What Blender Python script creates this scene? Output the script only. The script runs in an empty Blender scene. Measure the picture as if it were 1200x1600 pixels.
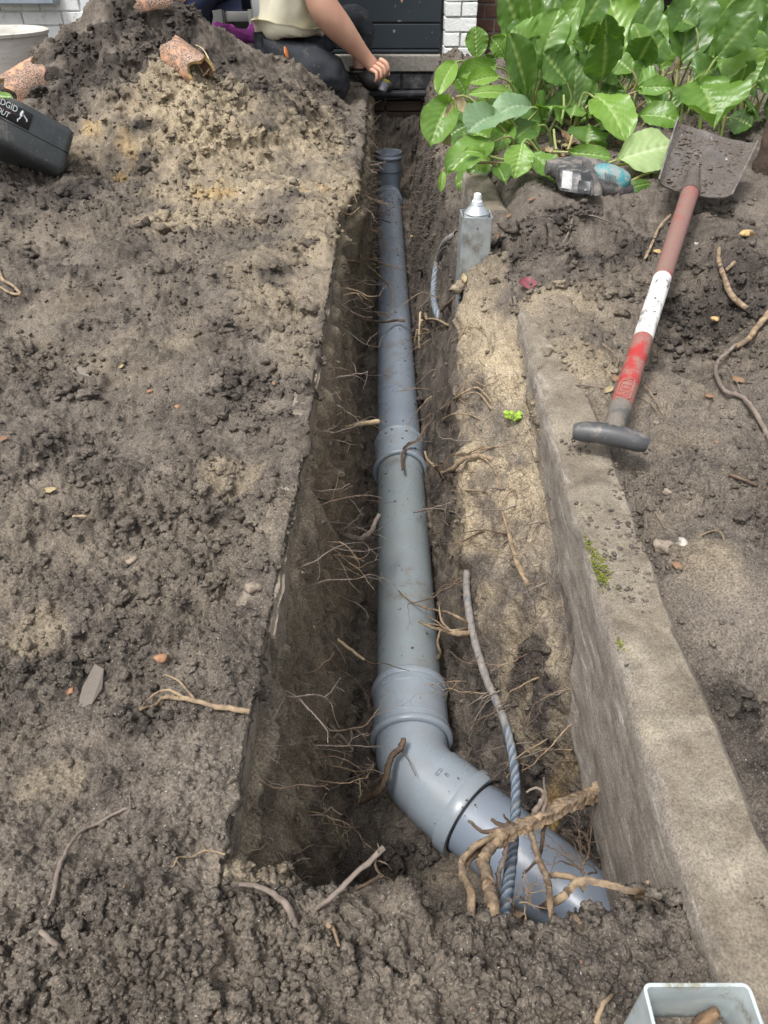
import bpy, bmesh, math, random
import numpy as np
from mathutils import Vector, Matrix

random.seed(7)
RNG = np.random.default_rng(11)
sc = bpy.context.scene
R = math.radians

# ------------------------------------------------------------------ camera
CAM_Z, PITCH, FPX = 0.65, 37.9, 1150.0
cth, sth = math.cos(R(PITCH)), math.sin(R(PITCH))
cam_d = bpy.data.cameras.new('camera')
cam_d.sensor_width = 36.0
cam_d.lens = 36.0 * FPX / 1600.0
cam_d.clip_start = 0.02
cam_d.clip_end = 200
cam_d.dof.use_dof = True
cam_d.dof.focus_distance = 1.45
cam_d.dof.aperture_fstop = 22
cam = bpy.data.objects.new('camera', cam_d)
cam.location = (0, 0, CAM_Z)
cam.rotation_euler = (R(90 - PITCH), 0, 0)
sc.collection.objects.link(cam)
sc.camera = cam

# ------------------------------------------------------------------ world and sun
SUN_EL, SUN_AZ = R(64), R(-135)      # azimuth measured from +Y towards +X
w = bpy.data.worlds.new('World')
sc.world = w
w.use_nodes = True
nt = w.node_tree
bg = nt.nodes['Background']
sky = nt.nodes.new('ShaderNodeTexSky')
sky.sky_type = 'NISHITA'
sky.sun_disc = False
sky.sun_elevation = SUN_EL
sky.sun_rotation = SUN_AZ
sky.air_density = 1.0
sky.dust_density = 5.0
sky.ozone_density = 1.0
# an overcast sky: the blue mostly washed out by cloud
hsv = nt.nodes.new('ShaderNodeHueSaturation')
hsv.inputs['Saturation'].default_value = 0.25
nt.links.new(sky.outputs[0], hsv.inputs['Color'])
nt.links.new(hsv.outputs[0], bg.inputs['Color'])
bg.inputs['Strength'].default_value = 0.14
sd = bpy.data.lights.new('sun', 'SUN')
sd.energy = 1.5
sd.angle = R(11)
sd.color = (1.0, 0.98, 0.95)
sun = bpy.data.objects.new('sun', sd)
sun.rotation_euler = Vector((math.sin(SUN_AZ) * math.cos(SUN_EL), math.cos(SUN_AZ) * math.cos(SUN_EL), math.sin(SUN_EL))).to_track_quat('Z', 'Y').to_euler()
sun.location = (-3, 0, 5)
sc.collection.objects.link(sun)
sc.view_settings.view_transform = 'Standard'
sc.view_settings.look = 'None'
sc.view_settings.gamma = 1
sc.view_settings.use_curve_mapping = False
sc.view_settings.exposure = 0.68
sc.cycles.max_bounces = 6

# ------------------------------------------------------------------ where things stand: a point seen at a pixel, at a known depth
def ray(px, py):
    a, b = (px - 600) / FPX, (py - 800) / FPX
    return Vector((a, cth - b * sth, -sth - b * cth))
def onY(px, py, Y):
    d = ray(px, py); return Vector((0, 0, CAM_Z)) + d * (Y / d.y)
def onZ(px, py, z):
    d = ray(px, py); return Vector((0, 0, CAM_Z)) + d * ((z - CAM_Z) / d.z)
def onX(px, py, x):
    d = ray(px, py); return Vector((0, 0, CAM_Z)) + d * (x / d.x)
def atD(px, py, zc):
    return Vector((0, 0, CAM_Z)) + ray(px, py) * zc

# ------------------------------------------------------------------ numpy noise
def _hash(ix, iy, seed):
    h = (ix.astype(np.int64) * 374761393 + iy.astype(np.int64) * 668265263 + seed * 144665) & 0xffffffff
    h = ((h ^ (h >> 13)) * 1274126177) & 0xffffffff
    h = h ^ (h >> 16)
    return (h & 0xffffff).astype(np.float32) / np.float32(0xffffff)
def vnoise(x, y, s, seed=0):
    x = x / s; y = y / s
    ix = np.floor(x); iy = np.floor(y)
    fx = (x - ix).astype(np.float32); fy = (y - iy).astype(np.float32)
    fx = fx * fx * (3 - 2 * fx); fy = fy * fy * (3 - 2 * fy)
    a = _hash(ix, iy, seed); b = _hash(ix + 1, iy, seed)
    c = _hash(ix, iy + 1, seed); d = _hash(ix + 1, iy + 1, seed)
    return (a * (1 - fx) + b * fx) * (1 - fy) + (c * (1 - fx) + d * fx) * fy - 0.5
def fbm(x, y, s, octv=4, seed=0, gain=0.5):
    t = 0; a = 1.0
    ca, sa = math.cos(0.6), math.sin(0.6)
    for k in range(octv):
        t = t + a * vnoise(x, y, s, seed + 17 * k)
        x, y = ca * x - sa * y + 1.7, sa * x + ca * y + 3.1
        s *= 0.5; a *= gain
    return t * 2
def bumps(x, y, s, seed=0):
    """rounded crumbs: height above 0 (in units of s) of the tallest half ellipsoid of a jittered grid"""
    gx = x / s; gy = y / s
    ix = np.floor(gx); iy = np.floor(gy)
    best = np.zeros_like(gx, dtype=np.float32)
    for dx in (-1, 0, 1):
        for dy in (-1, 0, 1):
            cx = ix + dx; cy = iy + dy
            h1 = _hash(cx, cy, seed); h2 = _hash(cx, cy, seed + 5); h3 = _hash(cx, cy, seed + 9)
            r = 0.28 + 0.42 * h3
            q = ((gx - cx - h1) ** 2 + (gy - cy - h2) ** 2) / (r * r)
            best = np.maximum(best, (r * np.sqrt(np.clip(1 - q, 0, 1))).astype(np.float32))
    return best
def sst(a, b, x):
    t = np.clip((x - a) / (b - a), 0, 1)
    return t * t * (3 - 2 * t)

# ------------------------------------------------------------------ object helpers
def link(o, parent=None):
    sc.collection.objects.link(o)
    if parent is not None:
        o.parent = parent
    return o
def tag(o, label=None, cat=None, group=None, kind=None):
    if label: o['label'] = label
    if cat: o['category'] = cat
    if group: o['group'] = group
    if kind: o['kind'] = kind
    return o
def thing(name, loc, label, cat, group=None):
    o = bpy.data.objects.new(name, None)
    o.empty_display_size = 0.05
    o.location = loc
    link(o)
    return tag(o, label, cat, group)
def origin_of(p):
    v = Vector((0, 0, 0))
    while p is not None:
        v += p.location; p = p.parent
    return v
def shade(me, smooth=True):
    me.polygons.foreach_set('use_smooth', np.full(len(me.polygons), smooth, dtype=bool))
def np_mesh(name, V, F, mat=None, smooth=True):
    """V (n,3), F (m,3) or (m,4) numpy"""
    me = bpy.data.meshes.new(name)
    V = np.ascontiguousarray(V, dtype=np.float32); F = np.ascontiguousarray(F, dtype=np.int32)
    k = F.shape[1]
    me.vertices.add(len(V)); me.vertices.foreach_set('co', V.ravel())
    me.loops.add(F.size); me.loops.foreach_set('vertex_index', F.ravel())
    me.polygons.add(len(F))
    me.polygons.foreach_set('loop_start', np.arange(0, F.size, k, dtype=np.int32))
    me.update(calc_edges=True)
    shade(me, smooth)
    if mat: me.materials.append(mat)
    return me

class MB:
    """collects shapes (world coordinates) and links them as ONE mesh object"""
    def __init__(self):
        self.bm = bmesh.new()
    def box(self, c, s, rot=None, bevel=0, seg=2):
        M = Matrix.Translation(Vector(c)) @ (rot.to_4x4() if rot is not None else Matrix.Identity(4)) @ Matrix.Diagonal(Vector((s[0], s[1], s[2], 1)))
        r = bmesh.ops.create_cube(self.bm, size=1, matrix=M)
        if bevel:
            es = list({e for v in r['verts'] for e in v.link_edges})
            bmesh.ops.bevel(self.bm, geom=es, offset=bevel, segments=seg, profile=0.5, affect='EDGES', clamp_overlap=True)
        return self
    def hexa(self, p, bevel=0, seg=2):
        """8 corners: bottom ring 4 then top ring 4"""
        v = [self.bm.verts.new(Vector(q)) for q in p]
        fs = [self.bm.faces.new([v[i] for i in f]) for f in ((3, 2, 1, 0), (4, 5, 6, 7), (0, 1, 5, 4), (1, 2, 6, 5), (2, 3, 7, 6), (3, 0, 4, 7))]
        if bevel:
            es = list({e for f in fs for e in f.edges})
            bmesh.ops.bevel(self.bm, geom=es, offset=bevel, segments=seg, profile=0.5, affect='EDGES', clamp_overlap=True)
        return self
    def tube(self, pts, rad, sides=8, cap=True, squash=1.0, wob=0.0, seed=0, ridge=0.0):
        pts = [Vector(p) for p in pts]
        n = len(pts)
        if not isinstance(rad, (list, tuple)): rad = [rad] * n
        rnd = random.Random(seed)
        rf = [1 + ridge * (rnd.random() - .5) * 2 for k in range(sides)]
        rings = []
        t0 = (pts[1] - pts[0]).normalized()
        u = t0.orthogonal().normalized()
        for i, p in enumerate(pts):
            t = (pts[min(i + 1, n - 1)] - pts[max(i - 1, 0)]).normalized()
            u = (u - t * u.dot(t))
            u = u.normalized() if u.length > 1e-6 else t.orthogonal().normalized()
            v = t.cross(u)
            ring = []
            for k in range(sides):
                a = 2 * math.pi * k / sides
                r = rad[i] * rf[k] * (1 + wob * (rnd.random() - 0.5))
                ring.append(self.bm.verts.new(p + u * (math.cos(a) * r) + v * (math.sin(a) * r * squash)))
            rings.append(ring)
        for a, b in zip(rings, rings[1:]):
            for k in range(sides):
                self.bm.faces.new((a[k], a[(k + 1) % sides], b[(k + 1) % sides], b[k]))
        if cap and sides > 2:
            self.bm.faces.new(list(reversed(rings[0]))); self.bm.faces.new(rings[-1])
        return self
    def lathe(self, prof, origin, axis=(0, 0, 1), sides=32, closed=False):
        """prof: list of (distance along axis, radius)"""
        ax = Vector(axis).normalized(); u = ax.orthogonal().normalized(); v = ax.cross(u); o = Vector(origin)
        rings = []
        for h, r in prof:
            rings.append([self.bm.verts.new(o + ax * h + (u * math.cos(2 * math.pi * k / sides) + v * math.sin(2 * math.pi * k / sides)) * max(r, 1e-5)) for k in range(sides)])
        pr = list(zip(rings, rings[1:])) + ([(rings[-1], rings[0])] if closed else [])
        for a, b in pr:
            for k in range(sides):
                self.bm.faces.new((a[k], a[(k + 1) % sides], b[(k + 1) % sides], b[k]))
        return self
    def build(self, name, mat, parent=None, smooth=True, auto=None, recalc=True):
        bm = self.bm
        if recalc: bmesh.ops.recalc_face_normals(bm, faces=bm.faces)
        me = bpy.data.meshes.new(name)
        off = origin_of(parent)
        if parent is None:
            n = max(len(bm.verts), 1); off = Vector((0, 0, 0))
            xs = [v.co for v in bm.verts]
            off = Vector((sum(c.x for c in xs) / n, sum(c.y for c in xs) / n, min(c.z for c in xs)))
        for v in bm.verts: v.co -= off
        bm.to_mesh(me); bm.free()
        if smooth:
            shade(me, True)
            ang = auto if auto is not None else 40
            try: me.set_sharp_from_angle(angle=R(ang))
            except Exception: pass
        me.materials.append(mat)
        o = bpy.data.objects.new(name, me)
        if parent is None: o.location = off
        return link(o, parent)

def smooth_path(pts, sub=5):
    P = [Vector(p) for p in pts]
    if len(P) < 3:
        return [P[0].lerp(P[-1], k / sub) for k in range(sub + 1)]
    out = []
    for i in range(len(P) - 1):
        p0 = P[max(i - 1, 0)]; p1 = P[i]; p2 = P[i + 1]; p3 = P[min(i + 2, len(P) - 1)]
        for k in range(sub):
            t = k / sub
            out.append(0.5 * ((2 * p1) + (p2 - p0) * t + (2 * p0 - 5 * p1 + 4 * p2 - p3) * t * t + (3 * p1 - p0 - 3 * p2 + p3) * t ** 3))
    out.append(P[-1])
    return out

# ------------------------------------------------------------------ materials
def new_mat(name):
    m = bpy.data.materials.new(name); m.use_nodes = True
    t = m.node_tree
    return m, t, t.nodes['Principled BSDF']
def N(t, typ, **kw):
    n = t.nodes.new(typ)
    for k, v in kw.items():
        if k in n.inputs.keys(): n.inputs[k].default_value = v
        else: setattr(n, k, v)
    return n
def noise_n(t, co, scale, detail=4, rough=0.55, dist=0.0):
    n = N(t, 'ShaderNodeTexNoise'); n.inputs['Scale'].default_value = scale
    n.inputs['Detail'].default_value = detail; n.inputs['Roughness'].default_value = rough; n.inputs['Distortion'].default_value = dist
    t.links.new(co, n.inputs['Vector']); return n.outputs['Fac']
def ramp(t, fac, stops, interp='LINEAR'):
    n = N(t, 'ShaderNodeValToRGB'); cr = n.color_ramp; cr.interpolation = interp
    while len(cr.elements) < len(stops): cr.elements.new(0.5)
    for e, (p, c) in zip(cr.elements, stops):
        e.position = p; e.color = (c[0], c[1], c[2], 1) if not isinstance(c, (int, float)) else (c, c, c, 1)
    t.links.new(fac, n.inputs['Fac']); return n.outputs['Color']
def mix(t, fac, a, b, mode='MIX'):
    n = N(t, 'ShaderNodeMix', data_type='RGBA', blend_type=mode)
    for s, v in ((n.inputs[0], fac), (n.inputs[6], a), (n.inputs[7], b)):
        if isinstance(v, (int, float)): s.default_value = v
        elif isinstance(v, tuple): s.default_value = (v[0], v[1], v[2], 1)
        else: t.links.new(v, s)
    return n.outputs[2]
def bump(t, p, h, strength, dist=0.002, prev=None):
    n = N(t, 'ShaderNodeBump'); n.inputs['Strength'].default_value = strength; n.inputs['Distance'].default_value = dist
    t.links.new(h, n.inputs['Height'])
    if prev is not None: t.links.new(prev, n.inputs['Normal'])
    if p is not None: t.links.new(n.outputs[0], p.inputs['Normal'])
    return n.outputs[0]
SOILC = (0.115, 0.09, 0.068)
def pmat(name, c1, c2=None, scale=20, rough=0.6, bs=0.3, bscale=200, bdist=0.001, metal=0.0, spec=0.5, dirt=0.0, dscale=30, dcol=SOILC, speck=0.0, speckcol=(0.5, 0.46, 0.4), sscale=250, rvar=0.0, coat=0.0, stretch=None, dust=0.0):
    m, t, p = new_mat(name)
    tc = N(t, 'ShaderNodeTexCoord'); co = tc.outputs['Object']
    if stretch:
        mp = N(t, 'ShaderNodeMapping'); mp.inputs['Scale'].default_value = stretch
        t.links.new(co, mp.inputs['Vector']); co2 = mp.outputs[0]
    else: co2 = co
    c2 = c2 or tuple(x * 0.8 for x in c1)
    col = ramp(t, noise_n(t, co2, scale, 5), [(0.35, c1), (0.65, c2)])
    if dirt > 0:
        f = ramp(t, noise_n(t, co, dscale, 6, 0.65), [(0.62 - dirt * 0.35, 0.0), (0.72 - dirt * 0.35, 1.0)])
        f2 = ramp(t, noise_n(t, co, dscale * 14, 3), [(0.38, 0.25), (0.6, 1.0)])
        col = mix(t, mix(t, 1.0, f, f2, 'MULTIPLY'), col, dcol)
    if speck > 0:
        f = ramp(t, noise_n(t, co, sscale, 2), [(0.72 - 0.1 * speck, 0.0), (0.78 - 0.1 * speck, 1.0)])
        col = mix(t, f, col, speckcol)
    if dust:
        ge = N(t, 'ShaderNodeNewGeometry'); sx = N(t, 'ShaderNodeSeparateXYZ'); t.links.new(ge.outputs['Normal'], sx.inputs[0])
        up = ramp(t, sx.outputs['Z'], [(0.35, 0.0), (0.95, dust)])
        dn = ramp(t, noise_n(t, co, 16, 7, 0.72), [(0.40, 0.0), (0.62, 1.0)])
        f = mix(t, 1.0, up, dn, 'MULTIPLY'); col = mix(t, f, col, (0.21, 0.18, 0.145))
        sc2 = N(t, 'ShaderNodeMapping'); sc2.inputs['Scale'].default_value = (60, 3, 60); sc2.inputs['Rotation'].default_value = (0, 0, .4); t.links.new(co, sc2.inputs['Vector'])
        col = mix(t, ramp(t, noise_n(t, sc2.outputs[0], 4, 2), [(0.70, 0.0), (0.74, 0.28)]), col, (0.55, 0.56, 0.56))
        t.links.new(ramp(t, f, [(0.0, rough), (0.6, 0.8)]), p.inputs['Roughness'])
    t.links.new(col, p.inputs['Base Color'])
    p.inputs['Roughness'].default_value = rough
    if rvar:
        t.links.new(ramp(t, noise_n(t, co, scale * 1.7, 4), [(0.3, max(rough - rvar, 0.05)), (0.7, min(rough + rvar, 1))]), p.inputs['Roughness'])
    p.inputs['Metallic'].default_value = metal
    p.inputs['Specular IOR Level'].default_value = spec
    if coat: p.inputs['Coat Weight'].default_value = coat
    if bs > 0:
        b = bump(t, None, noise_n(t, co2, bscale, 4), bs, bdist)
        t.links.new(b, p.inputs['Normal'])
    return m

def soil_mat(name, attr=True):
    m, t, p = new_mat(name)
    tc = N(t, 'ShaderNodeTexCoord'); co = tc.outputs['Object']
    n1 = noise_n(t, co, 7, 6, 0.6); n2 = noise_n(t, co, 45, 5, 0.6); n3 = noise_n(t, co, 330, 3, 0.6)
    base = ramp(t, n1, [(0.32, (0.066, 0.056, 0.049)), (0.50, (0.108, 0.092, 0.078)), (0.68, (0.180, 0.154, 0.128))])
    base = mix(t, ramp(t, n2, [(0.40, 0.0), (0.68, 0.6)]), base, (0.205, 0.174, 0.138))
    if attr:
        at = N(t, 'ShaderNodeAttribute'); at.attribute_name = 'tone'
        sp = N(t, 'ShaderNodeSeparateColor'); t.links.new(at.outputs['Color'], sp.inputs[0])
        sandc = ramp(t, n2, [(0.3, (0.31, 0.247, 0.163)), (0.7, (0.45, 0.375, 0.262))])
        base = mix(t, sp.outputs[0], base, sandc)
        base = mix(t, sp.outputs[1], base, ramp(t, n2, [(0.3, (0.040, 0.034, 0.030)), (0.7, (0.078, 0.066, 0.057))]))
        base = mix(t, sp.outputs[2], base, (0.50, 0.32, 0.11))
    g = ramp(t, n3, [(0.30, 0.45), (0.5, 1.0), (0.70, 1.50)])
    base = mix(t, 1.0, base, g, 'MULTIPLY')
    # pale quartz grains
    n4 = noise_n(t, co, 620, 2, 0.5)
    base = mix(t, ramp(t, n4, [(0.66, 0.0), (0.72, 0.8)]), base, (0.52, 0.46, 0.37))
    t.links.new(base, p.inputs['Base Color'])
    p.inputs['Roughness'].default_value = 0.95
    p.inputs['Specular IOR Level'].default_value = 0.2
    b = bump(t, None, n3, 0.9, 0.0022)
    bump(t, p, n4, 0.8, 0.0014, b)
    return m
M = {}
M['soil'] = soil_mat('soil')
M['clod'] = soil_mat('soil_crumbs')
M['pvc_blue'] = pmat('grey_blue_pvc', (0.215, 0.258, 0.315), (0.232, 0.275, 0.335), 6, 0.27, 0.05, 60, 0.0006, spec=0.5, dirt=0.10, dscale=9, dcol=(0.17, 0.16, 0.15), speck=0.1, speckcol=(0.05, 0.04, 0.03), sscale=120, dust=0.28)
M['pvc_green'] = pmat('grey_green_pvc', (0.245, 0.285, 0.303), (0.262, 0.302, 0.320), 6, 0.27, 0.05, 60, 0.0006, speck=0.1, dirt=0.10, dscale=8, dcol=(0.2, 0.19, 0.17), speckcol=(0.05, 0.04, 0.03), sscale=120, dust=0.28)
M['pvc_grey'] = pmat('grey_pvc_fitting', (0.275, 0.320, 0.368), (0.292, 0.338, 0.385), 6, 0.24, 0.05, 60, 0.0006, speck=0.1, speckcol=(0.06, 0.05, 0.04), sscale=110, dust=0.25)
M['pvc_lav'] = pmat('lavender_grey_pvc', (0.215, 0.258, 0.325), (0.232, 0.275, 0.342), 6, 0.30, 0.05, 60, 0.0006, speck=0.1, speckcol=(0.05, 0.04, 0.03), sscale=120, dust=0.20)
M['rubber'] = pmat('black_rubber_seal', (0.02, 0.02, 0.02), rough=0.6, bs=0)
def kerb_mat(name, moss=True):
    m, t, p = new_mat(name)
    tc = N(t, 'ShaderNodeTexCoord'); co = tc.outputs['Object']
    mp = N(t, 'ShaderNodeMapping'); mp.inputs['Scale'].default_value = (1, 0.35, 2.2); t.links.new(co, mp.inputs['Vector'])
    n1 = noise_n(t, co, 15, 8, 0.70); n3 = noise_n(t, co, 420, 3, 0.6); n2 = noise_n(t, mp.outputs[0], 34, 6, 0.68)
    face = ramp(t, n2, [(0.34, (0.20, 0.172, 0.142)), (0.56, (0.295, 0.258, 0.218)), (0.70, (0.47, 0.44, 0.39))])
    top = ramp(t, n1, [(0.30, (0.125, 0.104, 0.080)), (0.44, (0.19, 0.160, 0.122)), (0.58, (0.240, 0.208, 0.163)), (0.70, (0.33, 0.285, 0.215))])
    ge = N(t, 'ShaderNodeNewGeometry'); sx = N(t, 'ShaderNodeSeparateXYZ'); t.links.new(ge.outputs['True Normal'], sx.inputs[0])
    col = mix(t, ramp(t, sx.outputs['Z'], [(0.45, 0.0), (0.8, 1.0)]), face, top)
    if moss:
        mo = ramp(t, noise_n(t, co, 13, 5, 0.6), [(0.66, 0.0), (0.72, 0.7)])
        mo = mix(t, 1.0, mo, ramp(t, noise_n(t, co, 160, 3), [(0.42, 0.0), (0.58, 1.0)]), 'MULTIPLY')
        col = mix(t, mo, col, (0.17, 0.17, 0.045))
    col = mix(t, 1.0, col, ramp(t, n3, [(0.3, 0.62), (0.7, 1.35)]), 'MULTIPLY')
    st_ = ramp(t, noise_n(t, co, 28, 8, .75), [(0.36, 0.72), (0.50, 1.0), (0.66, 1.18)]); col = mix(t, 1.0, col, st_, 'MULTIPLY')
    vo = N(t, 'ShaderNodeTexVoronoi'); vo.inputs['Scale'].default_value = 160; t.links.new(co, vo.inputs['Vector'])
    col = mix(t, ramp(t, vo.outputs['Distance'], [(0.16, 0.55), (0.24, 0.0)]), col, (0.12, 0.10, 0.085))
    t.links.new(col, p.inputs['Base Color']); p.inputs['Roughness'].default_value = 0.93; p.inputs['Specular IOR Level'].default_value = 0.25
    b = bump(t, None, n3, 0.6, 0.0015); bump(t, p, noise_n(t, co, 60, 6, .7), 0.6, 0.003, b)
    return m
M['kerb'] = kerb_mat('weathered_concrete')
M['edging'] = pmat('muddy_concrete_edging', (0.23, 0.195, 0.155), (0.34, 0.295, 0.235), 26, 0.95, 1.0, 140, 0.004, spec=0.2, dirt=.4, dscale=26, dcol=(.12, .10, .08), speck=0.2)
M['root_pale'] = pmat('pale_root_bark', (0.42, 0.31, 0.20), (0.15, 0.10, 0.065), 95, 0.9, 1.0, 200, 0.004, spec=0.2, dirt=0.48, dscale=60, dcol=(0.2, 0.16, 0.12))
M['root_tan'] = pmat('tan_root', (0.36, 0.27, 0.175), (0.23, 0.165, 0.105), 90, 0.85, 0.6, 300, 0.001, spec=0.2, dirt=.35, dscale=90, dcol=(.16, .125, .095))
M['root_brown'] = pmat('brown_root', (0.17, 0.12, 0.085), (0.09, 0.066, 0.048), 90, 0.85, 0.5, 300, 0.001, spec=0.2)
M['root_grey'] = pmat('grey_root', (0.25, 0.205, 0.17), (0.15, 0.12, 0.10), 90, 0.85, 0.5, 300, 0.001, spec=0.2)
M['root_white'] = pmat('cut_root_wood', (0.62, 0.50, 0.33), (0.5, 0.38, 0.22), 90, 0.7, 0.3, 300, 0.001, spec=0.25)

# ================================================================== the dug ground: one sheet with the trench in it
def key(ys, pairs):
    a = np.array(pairs); return np.interp(ys, a[:, 0], a[:, 1])
# rows: spaced by how they recede
pr = np.linspace(1760, 205, 700)
hh = 0.72
rows_near = hh / np.tan(R(PITCH) + np.arctan((pr - 800) / FPX))
rows_near = rows_near[(rows_near > 0.03) & (rows_near < 4.74)]
extra = np.linspace(2.5, 3.9, 220)
ys = np.unique(np.concatenate([np.linspace(-0.6, 0.02, 50), rows_near, extra, np.linspace(3.86, 4.74, 110)]))
ys = ys[np.concatenate([[True], np.diff(ys) > 0.0004])]
NR = len(ys)
zc_row = np.maximum(ys, 0.0) * cth + 0.65 * sth
Wl = 0.522 * zc_row * 1.22 + 0.12
Wr = 0.522 * zc_row * 1.22 + 0.12

XL = [(-1, -0.143), (0.31, -0.143), (0.60, -0.140), (0.63, -0.137), (0.9, -0.131), (1.3, -0.127), (1.9, -0.130), (2.3, -0.135), (2.5, -0.09), (2.8, -0.083), (4.74, -0.085)]
xL = key(ys, XL)
KL = lambda y: 0.266 + 0.0075 * (y - 0.3)
KR = lambda y: KL(y) + 0.083 + 0.007 * sst(0.4, 0.9, y)
KT = lambda y: 0.0 + 0.050 * sst(0.5, 1.6, y) + 0.03 * sst(1.6, 2.0, y)
kl = KL(ys); kr = KR(ys); kt = KT(ys)
zf = key(ys, [(-1, -0.54), (1.6, -0.535), (4.74, -0.50)])
xE = key(ys, [(-1, .24), (.3, .24), (.45, .24), (.58, .235), (.68, .19), (.76, .15), (.85, .132), (1.1, .122), (1.5, .112), (2.0, .108), (3, .11), (4.74, .17)])
xF = key(ys, [(-1, .25), (.45, .250), (.65, .222), (.75, .198), (.85, .172), (1.1, .152), (1.5, .158), (1.65, .178), (2.0, .195), (2.5, .205), (4.74, .25)])
zF = key(ys, [(-1, -.30), (.45, -.33), (.65, -.34), (.75, -.32), (.85, -.28), (1.1, -.20), (1.35, -.13), (1.5, -.06), (1.65, .02), (1.9, .02), (2.5, -.0), (4.74, .0)])
zG = key(ys, [(-1, -.05), (.24, -.04), (.3, -.06), (.36, -.17), (.44, -.235), (.6, -.19), (.84, -.115), (1.1, -.065), (1.3, -.02), (1.45, .028), (1.7, .085), (1.85, .05), (1.95, .02), (2.5, .02), (4.74, .1)])
lip = 0.305
s = sst(lip - .02, lip + 0.03, ys)
cover = -0.022 + 0.034 * sst(0.275, 0.235, ys)
zR = key(ys, [(-1, -.0), (.2, -.01), (.3, -.05), (.45, -.10), (.62, -.085), (.8, -.055), (.95, -.005), (1.1, .035), (1.4, .06), (1.7, .09), (2.0, .14), (2.5, .17), (4.74, .16)])

und = sst(.365, .40, ys) * sst(.72, .50, ys)            # hollow dug under the kerb
xE = xE * (1 - und) + (kl + .062) * und
xF = xF * (1 - und) + (kl + .075) * und
zF = zF * (1 - und) + (-.36) * und
xG = (kl - .001) * (1 - und) + (kl + .070) * und
zG = zG * (1 - und) + (-.275) * und
seg = [300, 3, 12, 8, 45, 80, 50, 78, 3, 40, 5, 250]
rag = .0025 * fbm(ys, ys * 0, .09, 3, 71) + .002 * fbm(ys, ys * 0, .02, 3, 73) + .002
over = sst(.25, .8, fbm(ys, ys * 0 + 4,   .30, 3, 77)) * .008 * sst(.34, .42, ys)          # places where soil has slumped over the board
bpx = [-Wl, xL - .0015 + np.minimum(rag, .0005) + over * .5, xL - .022 + over * 1.6, xL - .014, xL + .013, xL + .066 - .036 * sst(1.6, 2.6, ys), xE, xF, xG, kl + .008, kr - .006, kr + .006, Wr]
z0 = np.zeros(NR)
bpz = [z0, z0, z0 - .018, z0 - .045, z0 - .068, zf, zf, zF, zG, kt - .03, kt + cover, zR, zR]
far = sst(1.66, 1.72, ys)
bpz[9] = bpz[9] * (1 - far) + (zG + (zR - zG) * .1) * far
bpz[10] = bpz[10] * (1 - far) + (zG * .1 + zR * .9) * far
mid = sst(.95, 1.08, ys) * (1 - far)
bpz[10] = bpz[10] * (1 - mid) + (zR - .036) * mid
# where the trench has ended the same columns spread evenly between the edges
tot = sum(seg[1:8]); acc = 0
for i in range(2, 8):
    acc += seg[i - 1]
    xu = bpx[1] + (bpx[8] - bpx[1]) * acc / tot
    sx = sst(lip - 0.03, lip + 0.02, ys)
    bpx[i] = bpx[i] * sx + xu * (1 - sx)
bpx = [np.array(b) for b in bpx]; X = []; Z = []; SEG = []
for i, n in enumerate(seg):
    t = np.linspace(0, 1, n, endpoint=False)[None, :]
    X.append(bpx[i][:, None] * (1 - t) + bpx[i + 1][:, None] * t)
    Z.append(bpz[i][:, None] * (1 - t) + bpz[i + 1][:, None] * t)
    SEG += [i] * n
X.append(bpx[-1][:, None]); Z.append(bpz[-1][:, None]); SEG.append(11)
X = np.concatenate(X, 1); Z = np.concatenate(Z, 1); SEG = np.array(SEG)
NCOL = X.shape[1]
# the near lip of the trench wanders
ci = np.arange(NCOL); cA = seg[0]; cB = sum(seg[:8])
tt = np.clip((ci - cA) / (cB - cA), 0, 1)
xx = -.143 + .41 * tt
lipx = np.interp(tt, [0, .06, .2, .45, .7, .9, 1], [.318, .322, .312, .300, .290, .285, .300]) + .010 * fbm(xx, xx * 0, .07, 3, 5)
S2 = sst(0, 1, (ys[:, None] - lipx[None, :] + .012) / .060)
inside = ((ci >= cA) & (ci < cB))[None, :]
ztop = -.012 * np.sin(np.pi * tt)[None, :] ** .5 - .03 * sst(.22, .30, ys)[:, None] * np.sin(np.pi * tt)[None, :] + (zG[:, None]) * (tt ** 4)[None, :] * .4
Z = np.where(inside, Z * S2 + ztop * (1 - S2), Z)
Y = np.repeat(ys[:, None], NCOL, 1)
# round the corners of the cut
c0 = sum(seg[:4]); c1 = sum(seg[:8])
def roll_smooth(A, a, b, k):
    B = A.copy()
    ker = np.hanning(k + 2)[1:-1]; ker /= ker.sum()
    h = k // 2
    for j in range(a, b):
        B[:, j] = (A[:, j - h:j + h + 1] * ker[None, :]).sum(1)
    return B
Z = np.where(inside & (ci >= c0)[None, :], np.maximum(Z, -.56 + .40 * sst(4.42, 4.72, ys)[:, None]), Z)
Z = roll_smooth(Z, c0 + 12, c1 - 12, 23); X = roll_smooth(X, c0 + 12, c1 - 12, 23)
XLr = bpx[1][:, None]
isL = (SEG == 0)[None, :]; isR = (SEG == 11)[None, :]; isK = (SEG == 9)[None, :]
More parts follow.
